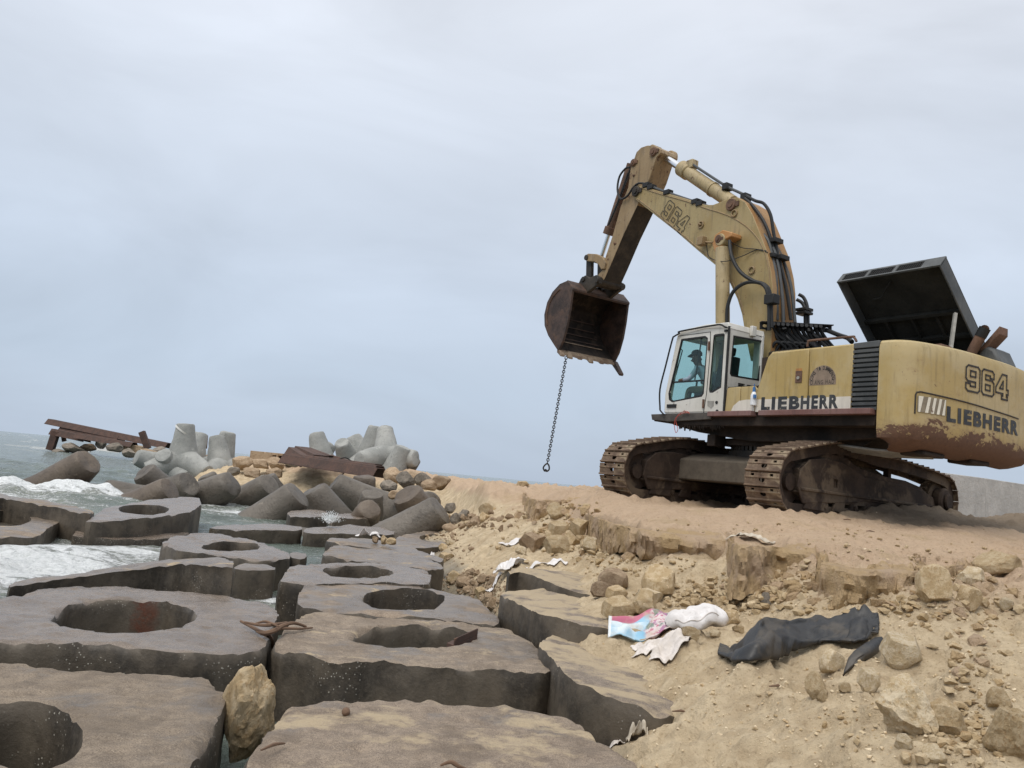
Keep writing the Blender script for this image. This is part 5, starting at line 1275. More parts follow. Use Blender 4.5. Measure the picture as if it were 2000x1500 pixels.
def frame_of(loop, l, name, par, w=.03, t=.012, f=SLZ, mat='black'):
    c = np.mean(loop, axis=0); inner = [tuple(c + (np.array(p) - c) * (1 - w / max(.05, np.linalg.norm(np.array(p) - c)))) for p in loop]
    outer = [tuple(c + (np.array(p) - c) * (1 + .012 / max(.05, np.linalg.norm(np.array(p) - c)))) for p in loop]
    mb = MB(); mb.plate(outer, [inner], l - t, l + t, f); return part(mb, name, mat, par)
def pane(loop, l, par, f=SLZ, name='window'):
    mb = MB(); mb.prism(loop, l - .004, l + .004, f); return part(mb, name, 'glass', par)
pane(doorwin, CL - .03, cab); frame_of(doorwin, CL - .012, 'window_seal', cab)
pane(qwin, CL - .03, cab); frame_of(qwin, CL - .012, 'window_seal', cab)
pane(rearwin, .13, cab, LZ); frame_of(rearwin, .11, 'window_seal', cab, f=LZ)
pane([(CL - .1, .1), (CR_ + .08, .1), (CR_ + .08, .95), (CL - .1, .95)], -.03, cab, frp)
pane([(1.28, 2.05), (1.22, 3.2), (.3, 3.2), (.3, 2.05)], CR_ + .02, cab)
mb = MB()   # sliding-window bars and inner grab rail
a, b = PL(1310, 747, CL - .03), PL(1373, 743, CL - .03); mb.box(b[0], a[0], CL - .05, CL - .02, a[1] - .015, a[1] + .015, U)
a, b = PL(1371, 660, CL - .06), PL(1357, 742, CL - .06); mb.tube([U(a[0], CL - .06, a[1]), U(b[0], CL - .06, b[1])], .014, 6)
mb.tube([P3L(x, y, CL - .1) for x, y in ((1330, 682), (1333, 684), (1320, 733), (1317, 733))], .012, 6)
part(mb, 'window_bar', 'black', cab)
mb = MB(); mb.tube(curve_pts([P3L(x, y, CL + .05) for x, y in ((1420, 640), (1415, 638), (1407, 634), (1390, 636), (1329, 647), (1327, 651), (1317, 657), (1313, 664), (1300, 715), (1289, 760), (1289, 795), (1290, 802), (1297, 810))], 4), .017, 8)
part(mb, 'handrail', 'black', cab)
mb = MB()
dpath = [PL(x, y, CL) for x, y in ((1388, 648), (1387, 690), (1380, 770), (1374, 807))]
mb.tube([U(s, CL + .002, z) for s, z in dpath], .007, 5); mb.tube([P3L(x, y, CL + .002) for x, y in ((1327, 656), (1388, 648))], .006, 5)
part(mb, 'door_gap', 'black', cab)
for y0, y1 in ((667, 684), (780, 797)):
    mb = MB(); x = 1385 if y0 < 700 else 1374; mb.cyl(P3L(x, y0, CL + .012), P3L(x - 1, y1, CL + .012), .022, n=8); part(mb, 'door_hinge', 'exhaust', cab)
mb = MB(); a, b = PL(1304, 790, CL), PL(1321, 796, CL); mb.box(b[0], a[0], CL - .0, CL + .022, b[1], a[1], U); part(mb, 'door_handle', 'black', cab)
mb = MB(); mb.prism([PL(*p, CL) for p in ((1382, 783), (1395, 783), (1394, 793), (1389, 798), (1382, 793))], CL - .002, CL + .004, SLZ); part(mb, 'grey_patch', 'steelgrey', cab)
for x, y in ((1400, 786), (1401, 803)):
    mb = MB(); p = PL(x, y, CL); mb.cyl(U(p[0], CL - .01, p[1]), U(p[0], CL + .014, p[1]), .03, n=10); part(mb, 'latch', 'black', cab)
mb = MB(); p = PL(1419, 646, CL); mb.box(p[0] - .03, p[0] + .03, CL, CL + .03, p[1] - .02, p[1] + .02, U); part(mb, 'rail_bracket', 'black', cab)
# rear corner rubber drain and louvred panel under the rear window
mb = MB(); mb.tube([U(.09, CL + .01, z) for z in (zb, 2.2, 2.8, ztop_c - .05)], .022, 6); part(mb, 'corner_trim', 'black', cab)
lw0, lw1 = PS(1432, 742, .095), PS(1480, 752, .095)
for k in range(3):
    for j in range(5):
        mb = MB(); l = lw0[0] - .14 - .24 * k * 1.0; z = lw0[1] - .05 - .035 * j; mb.box(.07, .102, l - .16, l, z, z + .012, U); part(mb, 'louver_slat', 'black', cab)
# inside: seat, console, levers
mb = MB()
mb.prism([(.45, 2.0), (1.0, 2.0), (1.0, 2.14), (.6, 2.14), (.52, 2.2), (.42, 2.85), (.3, 2.85), (.36, 2.1)], .95, 1.42, SLZ)
mb.prism([(.42, 2.86), (.33, 2.86), (.31, 3.02), (.40, 3.02)], 1.06, 1.3, SLZ)
part(mb, 'operator_seat', 'seat', cab, bevel=.03)
mb = MB(); mb.box(.25, 1.15, .62, .78, 1.75, 2.25, U);  mb.tube([U(1.1, .7, 2.25), U(1.16, .7, 2.45)], .018, 6); mb.box(1.2, 1.42, .7, 1.2, 1.78, 2.0, U)
mb.tube([U(1.3, 1.1, 2.0), U(1.26, 1.1, 2.42)], .02, 6); mb.box(1.28, 1.5, .62, .75, 2.0, 2.1, U)
part(mb, 'controls', 'interior', cab)

# ---- engine housing and doors
mb = MB(); mb.box(-2.94, -.66, -1.5, 1.49, 1.70, 2.70, U); mb.box(-.66, .08, .2, 1.5, 1.70, 2.2, U); mb.box(-.7, .9, -1.5, -.5, 1.7, 2.5, U)
part(mb, 'engine_housing', 'under')
dl = 1.552
door = [PL(*p, dl) for p in ((1474, 805), (1476, 770), (1500, 697), (1507, 689), (1580, 681), (1576, 803))]
mb = MB(); mb.prism(door, dl - .05, dl, SLZ); d1 = part(mb, 'side_door', 'yellow', bevel=.018)
door2 = [PL(*p, dl) for p in ((1577.5, 803), (1581.5, 681), (1668, 671.5), (1661, 803))]
mb = MB(); mb.prism(door2, dl - .05, dl, SLZ); d2 = part(mb, 'side_door', 'yellow', bevel=.018)
mb = MB(); mb.prism([(PL(1505, 690, dl)[0], 2.72), (PL(1668, 672, dl)[0], 2.72), (PL(1668, 672, dl)[0], 2.79), (PL(1505, 690, dl)[0], 2.78)], 1.0, dl - .03, SLZ); part(mb, 'housing_top', 'yellow', bevel=.015)
mb = MB(); mb.prism([PL(*p, dl) for p in ((1415, 806), (1420, 760), (1423, 757), (1446, 755.5), (1444, 804.5))], dl - .05, dl, SLZ); part(mb, 'lower_panel', 'yellow', bevel=.012)
mb = MB(); mb.prism([PL(*p, dl) for p in ((1445.3, 804.5), (1447.3, 755.5), (1474, 754), (1479, 760), (1473, 805))], dl - .05, dl, SLZ); part(mb, 'lower_panel', 'yellow', bevel=.012)
mb = MB(); mb.prism([PL(*p, dl) for p in ((1476, 780.5), (1576, 777), (1575, 802.6), (1475, 804.3))], dl - .002, dl + .003, SLZ); part(mb, 'decal_strip', 'decal', d1)
mb = MB(); mb.prism([PL(*p, dl) for p in ((1579, 777), (1662, 774), (1660.5, 801.5), (1578, 802.6))], dl - .002, dl + .003, SLZ); part(mb, 'decal_strip', 'decal', d2)
mb = MB(); mb.prism([PL(*p, dl) for p in ((1427, 804.8), (1433, 792), (1444, 783), (1458, 780.5), (1474, 780.5), (1473, 804.3))], dl - .002, dl + .004, SLZ); part(mb, 'decal_strip', 'decal')
mb = MB(); a, b = PL(1555, 725, dl), PL(1566, 747, dl); mb.box(b[0], a[0], dl - .002, dl + .012, b[1], a[1], U); lk = part(mb, 'door_lock', 'exhaust', d1)
mb = MB(); c = ((a[0] + b[0]) / 2, (a[1] + b[1]) / 2); mb.cyl(U(c[0], dl, c[1] - .02), U(c[0], dl + .03, c[1] - .02), .028, n=12); part(mb, 'lock_barrel', 'steelgrey', d1)
mb = MB(); a, b = PL(1555, 720, dl), PL(1566, 726, dl); mb.box(b[0], a[0], dl, dl + .006, b[1], a[1], U); part(mb, 'lock_plate', 'orange', d1)
# half-round emblem
e0, e1 = PL(1580, 752, dl), PL(1632.5, 751, dl); er = abs(e1[0] - e0[0]) / 2; ec = ((e0[0] + e1[0]) / 2, e0[1] + .06)
arc = [(ec[0] + er * math.cos(R(g)), ec[1] + er * 1.0 * math.sin(R(g))) for g in range(0, 181, 10)]
mb = MB(); mb.prism([(ec[0] - er, ec[1] - .07)] + [(ec[0] + er, ec[1] - .07)] + arc, dl - .002, dl + .003, SLZ); em = part(mb, 'emblem', 'emblem', d2)
def text2d(txt, size, bold=0., xs=1.0):
    cu = bpy.data.curves.new('lettering', 'FONT'); cu.body = txt; cu.size = size; cu.offset = bold; cu.space_character = 1.22; cu.align_x = 'CENTER'; cu.align_y = 'CENTER'; cu.resolution_u = 4
    ob = bpy.data.objects.new('lettering', cu); COL.objects.link(ob); bpy.context.view_layer.update()
    dg = bpy.context.evaluated_depsgraph_get(); me = bpy.data.meshes.new_from_object(ob.evaluated_get(dg))
    V = np.array([v.co[:] for v in me.vertices]) * [xs, 1, 1]; F = [tuple(p.vertices) for p in me.polygons]
    ed = {}
    for f in F:
        for a, b in zip(f, f[1:] + f[:1]): ed[frozenset((a, b))] = ed.get(frozenset((a, b)), 0) + 1
    bnd = [tuple(k) for k, n in ed.items() if n == 1]
    bpy.data.objects.remove(ob); bpy.data.meshes.remove(me); bpy.data.curves.remove(cu)
    return V, F, bnd
NINE = ([(.14, 1.4), (.86, 1.4), (1, 1.26), (1, .14), (.86, 0), (.14, 0), (0, .14), (0, .42), (.31, .42), (.31, .29), (.69, .29), (.69, .54), (.14, .54), (0, .68), (0, 1.26)], [(.31, .82), (.69, .82), (.69, 1.12), (.31, 1.12)])
FOUR = ([(.52, 1.4), (.92, 1.4), (.92, .58), (1.06, .58), (1.06, .31), (.92, .31), (.92, .19), (1.0, .19), (1.0, 0), (.5, 0), (.5, .19), (.61, .19), (.61, .31), (0, .31), (0, .60)], [(.61, .58), (.61, 1.02), (.33, .58)])
def number964(f, mat, par, width, height, line, label):
    mb = MB()
    for k, loops in enumerate((NINE, tuple([(1 - x, 1.4 - y) for x, y in lp] for lp in NINE), FOUR)):
        for lp in loops:
            Q = [np.array([(x + 1.17 * k - 1.7) / 3.4 * width, (y / 1.4 - .5) * height]) for x, y in lp]
            for p, q in zip(Q, Q[1:] + Q[:1]):
                n_ = max(1, int(np.linalg.norm(q - p) / .08)); d = (q - p) / np.linalg.norm(q - p); nn = np.array([-d[1], d[0]]) * line / 2
                for i in range(n_):
                    a, b = p + (q - p) * i / n_, p + (q - p) * (i + 1) / n_
                    if i == 0: a = a - d * line * .5
                    if i == n_ - 1: b = b + d * line * .5
                    mb.add([f(*(a - nn), .004), f(*(b - nn), .004), f(*(b + nn), .004), f(*(a + nn), .004)], [(0, 1, 2, 3)])
    o = part(mb, 'number', mat, par); o['label'] = label
def lettering(txt, size, f, mat, par, bold=0., xs=1.0, outline=0., name='lettering', lift=.004, height=None, width=None, label=None):
    V, F, bnd = text2d(txt, size, bold, xs)
    c = (V.min(0) + V.max(0)) / 2; V = V - c
    if height: V[:, 1] *= height / (np.ptp(V[:, 1]))
    if width: V[:, 0] *= width / np.ptp(V[:, 0])
    mb = MB()
    if not outline:
        mb.add([f(v[0], v[1], lift) for v in V], F)
        n = len(V); 
    else:
        w = outline / 2
        for a, b in bnd:
            p, q = V[a][:2], V[b][:2]; d = q - p; L = np.linalg.norm(d)
            if L < 1e-6: continue
            d /= L; nn = np.array([-d[1], d[0]]) * w; p, q = p - d * w * .6, q + d * w * .6
            mb.add([f(*(p - nn), lift), f(*(q - nn), lift), f(*(q + nn), lift), f(*(p + nn), lift)], [(0, 1, 2, 3)])
    o = part(mb, name, mat, par); 
    if label: o['label'] = label
    return o
t0, t1 = PL(1487, 790, dl), PL(1638, 786, dl); tcx = (t0[0] + t1[0]) / 2; tz = (PL(1487, 779, dl)[1] + PL(1487, 802, dl)[1]) / 2
sl = 0.0
for txt, xa, xb in (('LIEB', 1487, 1562), ('HERR', 1564, 1637.5)):
    a = PL(xa, 790, dl); b = PL(xb, 788, dl)
    lettering(txt, .3, lambda x, y, k, m_=(a[0] + b[0]) / 2: U(m_ - x, dl + k + .002, 1.865 + y), 'ink', d1 if txt == 'LIEB' else d2, bold=.015, height=.225, width=abs(b[0] - a[0]), label='bold black lettering')
for i, ch in enumerate('CONS T. DJMMENOU'):
    if ch == ' ': continue
    g = R(172 - 164 * i / 15)
    def cf(x, y, k, g=g):
        rr = er * .83; cx_, cz_ = math.cos(g) * rr, math.sin(g) * rr; ux, uz = math.sin(g), -math.cos(g)
        X_, Z_ = cx_ + x * ux + y * math.cos(g), cz_ + x * uz + y * math.sin(g)
        return U(ec[0] - X_, dl + k + .001, ec[1] + Z_ * 1.0)
    lettering(ch, .085, cf, 'outline_ink', em, bold=.002, height=.066, width=.036)
lettering("D'ANG HAD", .1, lambda x, y, k: U(ec[0] - x, dl + k + .001, ec[1] - .022 + y), 'outline_ink', em, height=.075, width=er * 1.75)
# black louvred grille
g0, g1 = PL(1667, 672, dl)[0], -2.955
mb = MB(); mb.box(g1, g0, 1.40, 1.50, 1.70, 2.76, U); mb.prism([(g0, 2.70), (g1, 2.70), (g1, 2.80), (g0, 2.79)], 1.0, dl, SLZ); gr = part(mb, 'side_grille', 'darkpaint', bevel=.01)
for k in range(13):
    z = 1.73 + k * .076; mb = MB(); mb.prism([(1.49, z), (1.552, z - .012), (1.556, z + .03), (1.49, z + .055)], g1 + .004, g0 - .004, lambda l, zz, s: U(s, l, zz)); part(mb, 'louver_slat', 'darkpaint', gr)

# ---- counterweight
plan = [(-2.96, 1.55), (-3.1, 1.548), (-3.22, 1.525), (-3.32, 1.48), (-3.41, 1.40), (-3.47, 1.30), (-3.52, 1.15), (-3.57, .9), (-3.62, .6), (-3.655, .3), (-3.67, 0)]
plan = [(s, l) for s, l in plan] + [(s, -l - .95) for s, l in reversed(plan)]
pls = sorted([(l, s) for s, l in plan[3:-3]])
def cw_s(l): return float(np.interp(l, [p[0] for p in pls], [p[1] for p in pls]))
levels = [(1.12, .50), (1.14, .36), (1.20, .16), (1.30, .05), (1.42, .01), (1.6, 0), (1.9, 0), (2.2, 0), (2.5, 0), (2.68, 0), (2.76, .03), (2.80, .10)]
mb = MB(); V, F = [], []; n = len(plan)
pp = np.array(plan); ctr = np.array([-2.96, 0.])
for z, ins in levels:
    for s, l in plan:
        k = np.array([s, l]) - ctr; sh = ins
        s2 = s + sh * (1 if s < -3.2 else max(0, (-2.96 - s) / .24)) * (min(1, (-2.96 - s) / .5)); l2 = l - math.copysign(min(abs(l), sh * .55), l) if abs(l) > .9 else l
        V.append(U(s2, l2, z if s < -3.25 or z > 1.3 else max(z, 1.3 - (1.3 - z) * (-2.96 - s) / .29)))
for k in range(len(levels) - 1):
    for i in range(n - 1): F.append((k * n + i, (k + 1) * n + i, (k + 1) * n + i + 1, k * n + i + 1))
    F.append((k * n + n - 1, (k + 1) * n + n - 1, (k + 1) * n, k * n))
F.append(tuple(range(n))); F.append(tuple(range((len(levels) - 1) * n + n - 1, (len(levels) - 1) * n - 1, -1)))
mb.add(V, F)
cw = part(mb, 'counterweight', 'cwpaint', deg=30)
bm = bmesh.new(); bm.from_mesh(cw.data); bmesh.ops.recalc_face_normals(bm, faces=bm.faces); bm.to_mesh(cw.data); bm.free()
for l0 in (-1.0, .35):
    mb = MB(); mb.box(-3.38, -2.98, l0, l0 + .6, 1.085, 1.16, U); part(mb, 'counterweight_foot', 'under', bevel=.03)
def cwf(x, y, k, lc=0., zc=2.0): l = lc - x; return U(cw_s(l) - k - .004, l, zc + y)
lettering('LIEBHERR', .3, lambda x, y, k: cwf(x, y, k, -.27, 1.745), 'ink', cw, bold=.015, height=.235, width=2.05, label='bold black lettering across the rear')
number964(lambda x, y, k: cwf(x, y, k, -.28, 2.36), 'outline_ink', cw, 1.25, .40, .03, 'outlined number on the rear')
mb = MB()   # raised striped reflector panel on the corner
for k in range(24):
    l0 = 1.32 - k * .0225; l1 = l0 - .0225
    mb.add([cwf(-l0, -.12, .006, 0, 1.83), cwf(-l1, -.12, .006, 0, 1.83), cwf(-l1, .12, .006, 0, 1.83), cwf(-l0, .12, .006, 0, 1.83)], [(0, 1, 2, 3)])
rp = part(mb, 'warning_panel', 'greystripe', cw)
for k in range(5):
    mb = MB(); l0 = 1.31 - k * .112
    q = [(l0 + .0, -.12), (l0 - .055, -.12), (l0 - .105, .12), (l0 - .05, .12)] if k else [(l0, -.12), (l0 - .03, -.12), (l0 - .08, .12), (l0, .12)]
    q = [(min(1.315, max(.785, a)), b) for a, b in q]
    mb.add([cwf(-a, b, .010, 0, 1.83) for a, b in q], [(0, 1, 2, 3)]); part(mb, 'warning_stripe', 'cream', rp)
mb = MB()
mb.tube([cwf(-l, 0, .0, 0, z) for l, z in [(1.345, 1.68), (1.345, 1.96), (1.33, 2.0), (1.27, 2.015)] + [(1.2 - .1 * k, 2.01 - .004 * k) for k in range(26)]], .012, 6); part(mb, 'panel_groove', 'outline_ink', cw)
for l, z in ((1.42, 1.42), (.9, 2.1), (1.25, 2.3)): pass
mb = MB(); mb.prism([PS(*p, -3.05) for p in ((1705, 808), (1716, 805), (1732, 806), (1736, 824), (1722, 838), (1709, 830))], -3.02, -3.06, LZ) if False else None

# ---- open engine hood, hinged along the right side
hs0, hs1 = -1.2, -3.12
hA = np.array(PS(1692, 665, hs0)); hB = np.array(PS(1634, 551, hs0)); dd = (hB - hA) / np.linalg.norm(hB - hA); HL_ = 2.12
hinge = hB - dd * HL_; nn_ = np.array([-dd[1], dd[0]]); nn_ = nn_ if nn_[1] > 0 else -nn_
def H(s, u, w): p = hinge + dd * u + nn_ * w; return U(s, p[0], p[1])          # along machine, up the lid, outwards
mb = MB(); mb.box(hs1, hs0, 0, HL_, .235, .26, H); mb.box(hs1, hs1 + .03, 0, HL_, 0, .24, H); mb.box(hs0 - .03, hs0, 0, HL_, 0, .24, H); mb.box(hs1, hs0, 0, .03, 0, .24, H)
hood = part(mb, 'engine_hood', 'darkpaint', bevel=.02)
mb = MB(); mb.plate([(hs1, 0), (hs0, 0), (hs0, .26), (hs1, .26)], [[(hs1 + .34 + k * .52, .035), (hs1 + .34 + k * .52 + .46, .035), (hs1 + .34 + k * .52 + .46, .215), (hs1 + .34 + k * .52, .215)] for k in range(3)], HL_ - .03, HL_ + .002, lambda s, w, u: H(s, u, w)); part(mb, 'hood_side', 'darkpaint', hood)
for k in range(3):
    for j in range(11):
        mb = MB(); s = hs1 + .34 + k * .52 + .02 + j * .042; mb.box(s, s + .012, HL_ - .025, HL_ - .003, .03, .22, H); part(mb, 'grille_bar', 'black', hood)
mb = MB(); mb.box(hs1 + .03, hs0 - .03, .03, HL_ - .03, .215, .234, H)
for u in (.55, 1.05): mb.box(hs1 + .03, hs0 - .03, u, u + .06, .13, .22, H)
for s in (-1.65, -2.15, -2.6): mb.box(s, s + .05, .04, 1.06, .15, .221, H)
mb.tube(curve_pts([H(-1.6, 1.55, .17), H(-1.8, 1.6, .12), H(-1.95, 1.75, .13), H(-2.05, 1.85, .2)]), .014, 6)
part(mb, 'hood_lining', 'hood_in', hood)
mb = MB(); a = P3L(1866, 612, -.3); b = P3L(1857, 680, -.05); mb.tube([a, b], .035, 4); part(mb, 'hood_strut', 'steelgrey')
mb = MB(); mb.cyl(U(-2.5, .35, 2.82), U(-2.9, .35, 2.82), .17, n=16, bev=.04); part(mb, 'air_filter', 'barrel')
mb = MB(); mb.box(-3.2, -2.95, -.1, .25, 2.7, 2.95, U); part(mb, 'engine_block', 'exhaust', bevel=.02)
ea, eb = np.array(P3L(1897, 690, -.75)), np.array(P3L(1924, 641, -.75))
mb = MB(); mb.tube([ea - [0, 0, .3], ea, ea + (eb - ea) * .25, eb], .085, 14, cap=False); mb.tube([eb + (ea - eb) * .02, eb + (ea - eb) * .02 + .001], .07, 12)
part(mb, 'exhaust_pipe', 'exhaust')
mb = MB(); mb.tube([ea + (eb - ea) * .66, eb + (eb - ea) * .01], .091, 14, cap=False); mb.cyl(ea + (eb - ea) * .97, ea + (eb - ea) * .98, .084, n=14); part(mb, 'exhaust_tip', 'black')
mb = MB(); a, b = np.array(P3L(1905, 692, -.85)), np.array(P3L(1952, 646, -.85)); q = np.array(U(0, .02, 0)); s_ = np.array([0, 0, .09]); t_ = np.array(U(0, -.28, 0))
mb.hexa([a - s_, b - s_ * .6, b - s_ * .6 + t_, a - s_ + t_, a + s_ * .2, b + s_ * .9, b + s_ * .9 + t_, a + s_ * .2 + t_]); part(mb, 'rain_flap', 'exhaust', bevel=.008)
mb = MB(); c = PL(1945, 700, -1.1); mb.prism([(c[0] + .32, 2.75), (c[0] + .25, 3.02), (c[0] + .05, 3.10), (c[0] - .1, 3.02), (c[0] - .22, 2.75)], -1.4, -.85, SLZ); part(mb, 'intake_cowl', 'darkpaint', bevel=.05)

# ---- boom
bl = .35
boom_px = [(1234, 372), (1237, 364), (1242, 361), (1250, 362), (1290, 374), (1340, 388), (1377, 400), (1392, 400), (1408, 394), (1425, 387), (1440, 385), (1455, 394), (1470, 419), (1483, 452), (1497, 488), (1506, 530), (1509, 560), (1509, 605), (1507, 650), (1505, 705), (1466, 705), (1455, 650), (1449, 614), (1440, 584), (1425, 552), (1401, 521), (1365, 491), (1320, 452), (1278, 419), (1244, 392), (1238, 386)]
boom = side_prism([PL(*p, bl) for p in boom_px], bl, -bl, lambda ns, nz, s, z: 1 if (ns < 0 and z > 3.0 and nz > -abs(ns) * 1.2) else 0)
boom = part(boom, 'boom', ('boom', 'boomtop'), deg=30, bevel=.012)
def tubes(name, paths, r, mat, par=None, sm=6, nseg=8):
    out = []
    for p in paths:
        mb = MB(); mb.tube(curve_pts([P3L(*q) for q in p], sm), r, nseg); out.append(part(mb, name, mat, par))
    return out
tubes('weld_seam', [[(x, y, bl + .004) for x, y in ((1250, 366), (1290, 379), (1340, 393), (1377, 406), (1420, 420), (1455, 440), (1480, 466), (1496, 500), (1503, 540), (1503, 600))], [(x, y, bl + .004) for x, y in ((1245, 388), (1280, 415), (1322, 449), (1367, 487), (1403, 517), (1428, 548), (1444, 582), (1453, 614))]], .012, 'stick', boom)
def pin(px, py, l, r, par, mat='grease', w=.05, name='pin'):
    mb = MB(); s, z = PL(px, py, l); mb.cyl(U(s, l - .03, z), U(s, l + w, z), r, n=18, bev=.012); mb.cyl(U(s, l + w - .005, z), U(s, l + w + .02, z), r * .5, n=12)
    mb.box(s - r * 1.6, s - r * .6, l, l + w * .6, z - r * .5, z + r * .3, U); return part(mb, name, mat, par)
pin(1243, 374, bl, .13, boom); pin(1429, 400, bl, .13, boom, 'exhaust'); pin(1368, 439, bl, .03, boom, 'stick')
for x, y in ((1370, 439), (1469, 528), (1435, 417)):
    mb = MB(); s, z = PL(x, y, bl); 
    mb.tube([U(s + .07 * math.cos(R(g)), bl + .02, z + .07 * math.sin(R(g))) for g in range(0, 361, 30)], .016, 6); part(mb, 'lifting_eye', 'stick', boom)
s0, z0 = PL(1319, 424, bl)
ang = math.atan2(PL(1345, 447, bl)[1] - PL(1296, 402, bl)[1], -(PL(1345, 447, bl)[0] - PL(1296, 402, bl)[0]))
number964(lambda x, y, k: U(s0 - (x * math.cos(ang) - y * math.sin(ang)), bl + k + .008, z0 + x * math.sin(ang) + y * math.cos(ang)), 'outline_ink', boom, .95, .42, .016, 'outlined number on the boom side')
mb = MB(); s, z = PL(1373, 472, bl + .1); mb.box(s - .07, s + .09, bl + .05, bl + .2, z - .09, z + .1, U); mb.tube([U(s - .06, bl + .1, z - .02), U(s - .2, bl + .02, z - .04)], .025, 6); wl_ = part(mb, 'work_lamp', 'stick', boom, bevel=.02)
mb = MB(); mb.box(s + .092, s + .1, bl + .06, bl + .19, z - .07, z + .08, U); part(mb, 'lamp_lens', 'steelgrey', wl_)
tubes('lamp_wire', [[(1380, 478, bl + .06), (1384, 500, bl + .05), (1400, 509, bl + .3), (1420, 510, bl + .35), (1450, 500, bl + .08), (1478, 488, bl + .02), (1497, 490, bl)], [(1428, 473, bl + .3), (1450, 484, bl + .06), (1480, 487, bl + .02), (1500, 493, bl)]], .009, 'black', boom)
# boom lift cylinders, one each side
for sg in (1, -1):
    l = .58 * sg
    a, b = PL(1412, 470, .58), PL(1416, 640, .58)
    foot = (b[0] - .02, b[1] - .9)
    mb = MB(); mb.cyl(U(a[0], l, a[1] - .16), U(foot[0], l, foot[1]), .142, n=24, bev=.01); mb.cyl(U(a[0], l - .12, a[1]), U(a[0], l + .1, a[1]), .13, n=20, bev=.015)
    cy = part(mb, 'lift_cylinder', 'cyl', label='lift cylinder beside the cab' if sg > 0 else 'lift cylinder on the far side of the boom')
    mb = MB(); mb.prism([(a[0] + .22, a[1] - .05), (a[0] + .16, a[1] + .14), (a[0] - .05, a[1] + .2), (a[0] - .3, a[1] + .1), (a[0] - .3, a[1] + .02), (a[0] - .08, a[1] - .02), (a[0] - .02, a[1] - .2), (a[0] + .12, a[1] - .26)], *sorted((.36 * sg, l + .08 * sg)), SLZ); part(mb, 'cylinder_bracket', 'orange', cy, bevel=.015)
    if sg > 0: pin(1404, 467, .66, .085, cy, 'exhaust', .04)
# stick cylinder above the boom
c0, c1, c2 = PL(1431, 396, 0), PL(1332, 329, 0), PL(1279, 296, 0)
mb = MB(); mb.cyl(U(c0[0], 0, c0[1]), U(c1[0], 0, c1[1]), .155, n=26, bev=.01)
dv_ = np.array([c1[0] - c0[0], c1[1] - c0[1]]); dv_ /= np.linalg.norm(dv_)
mb.cyl(U(c1[0] - dv_[0] * .28, 0, c1[1] - dv_[1] * .28), U(c1[0] + dv_[0] * .03, 0, c1[1] + dv_[1] * .03), .185, n=26, bev=.02)
mb.cyl(U(c0[0] + dv_[0] * .72, 0, c0[1] + dv_[1] * .72), U(c0[0] + dv_[0] * .78, 0, c0[1] + dv_[1] * .78), .172, n=26)
ac = part(mb, 'stick_cylinder', 'cyl')
mb = MB(); mb.cyl(U(c1[0], 0, c1[1]), U(c2[0], 0, c2[1]), .085, n=20); part(mb, 'piston_rod', 'chrome', ac)
mb = MB(); mb.cyl(U(c2[0], -.13, c2[1]), U(c2[0], .13, c2[1]), .14, n=20, bev=.01); part(mb, 'rod_eye', 'stick', ac)
mb = MB(); p = PL(1352, 322, 0); mb.box(p[0] - .1, p[0] + .1, -.1, .1, p[1] - .1, p[1] + .1, U); part(mb, 'port_block', 'cyl', ac, bevel=.015)
tubes('hydraulic_pipe', [[(1354, 322, .05), (1380, 339, .05), (1419, 364, .05), (1440, 374, .05), (1455, 381, .05)]], .032, 'greyhose', ac)
for x, y in ((1420, 364), (1456, 384)):
    mb = MB(); p = PL(x, y, .05); mb.box(p[0] - .07, p[0] + .07, -.06, .14, p[1] - .09, p[1] + .06, U); part(mb, 'pipe_clamp', 'black', ac, bevel=.01)
# pipes and hoses down the back of the boom
for q in ([(1456, 382, .1), (1475, 392, .15), (1492, 398, .12), (1505, 420, .1), (1511, 455, .08), (1520, 500, .05), (1535, 560, .0), (1545, 625, -.05)],
          [(1455, 388, .16), (1470, 402, .2), (1490, 430, .18), (1503, 460, .15), (1514, 500, .1), (1525, 560, .08), (1531, 625, .05)],
          [(1484, 452, .22), (1500, 470, .2), (1508, 500, .2), (1516, 545, .2), (1518, 625, .2)],
          [(1486, 456, .12), (1508, 480, .12), (1520, 520, .12), (1528, 580, .12), (1530, 630, .14)],
          [(1510, 470, -.1), (1530, 510, -.12), (1545, 560, -.14), (1553, 630, -.16)]):
    tubes('boom_hose', [q], .034, 'greyhose' if q[0][0] > 1480 else 'rubber', boom)
for x, y, l in ((1514, 470, .1), (1510, 500, .18), (1526, 503, .05)):
    mb = MB(); s, z = PL(x, y, l); mb.box(s - .08, s + .08, l - .16, l + .1, z - .045, z + .045, U); part(mb, 'pipe_clamp', 'black', boom, bevel=.008)
tubes('boom_hose', [[(1425, 470, .62), (1429, 500, .66), (1445, 530, .62), (1470, 548, .55), (1493, 556, .5), (1504, 575, .45), (1507, 640, .42)], [(1420, 632, .64), (1421, 600, .66), (1432, 570, .64), (1455, 553, .58), (1482, 552, .52), (1497, 565, .5), (1502, 600, .47), (1502, 645, .45)]], .038, 'rubber', boom)
mb = MB(); s, z = PL(1507, 585, .45); mb.box(s - .13, s + .1, .36, .56, z - .1, z + .09, U); part(mb, 'hose_clamp', 'black', boom, bevel=.015)
tubes('boom_hose', [[(1560, 575, -.55), (1570, 582, -.6), (1577, 602, -.6), (1578, 640, -.6)], [(1556, 585, -.5), (1567, 592, -.55), (1572, 606, -.55), (1573, 640, -.55)]], .035, 'rubber', boom)
mb = MB(); s, z = PL(1574, 606, -.58); mb.box(s - .12, s + .14, -.66, -.42, z - .03, z + .03, U); mb.box(s - .12, s + .14, -.66, -.42, z - .10, z - .045, U); part(mb, 'hose_clamp', 'black', boom, bevel=.01)
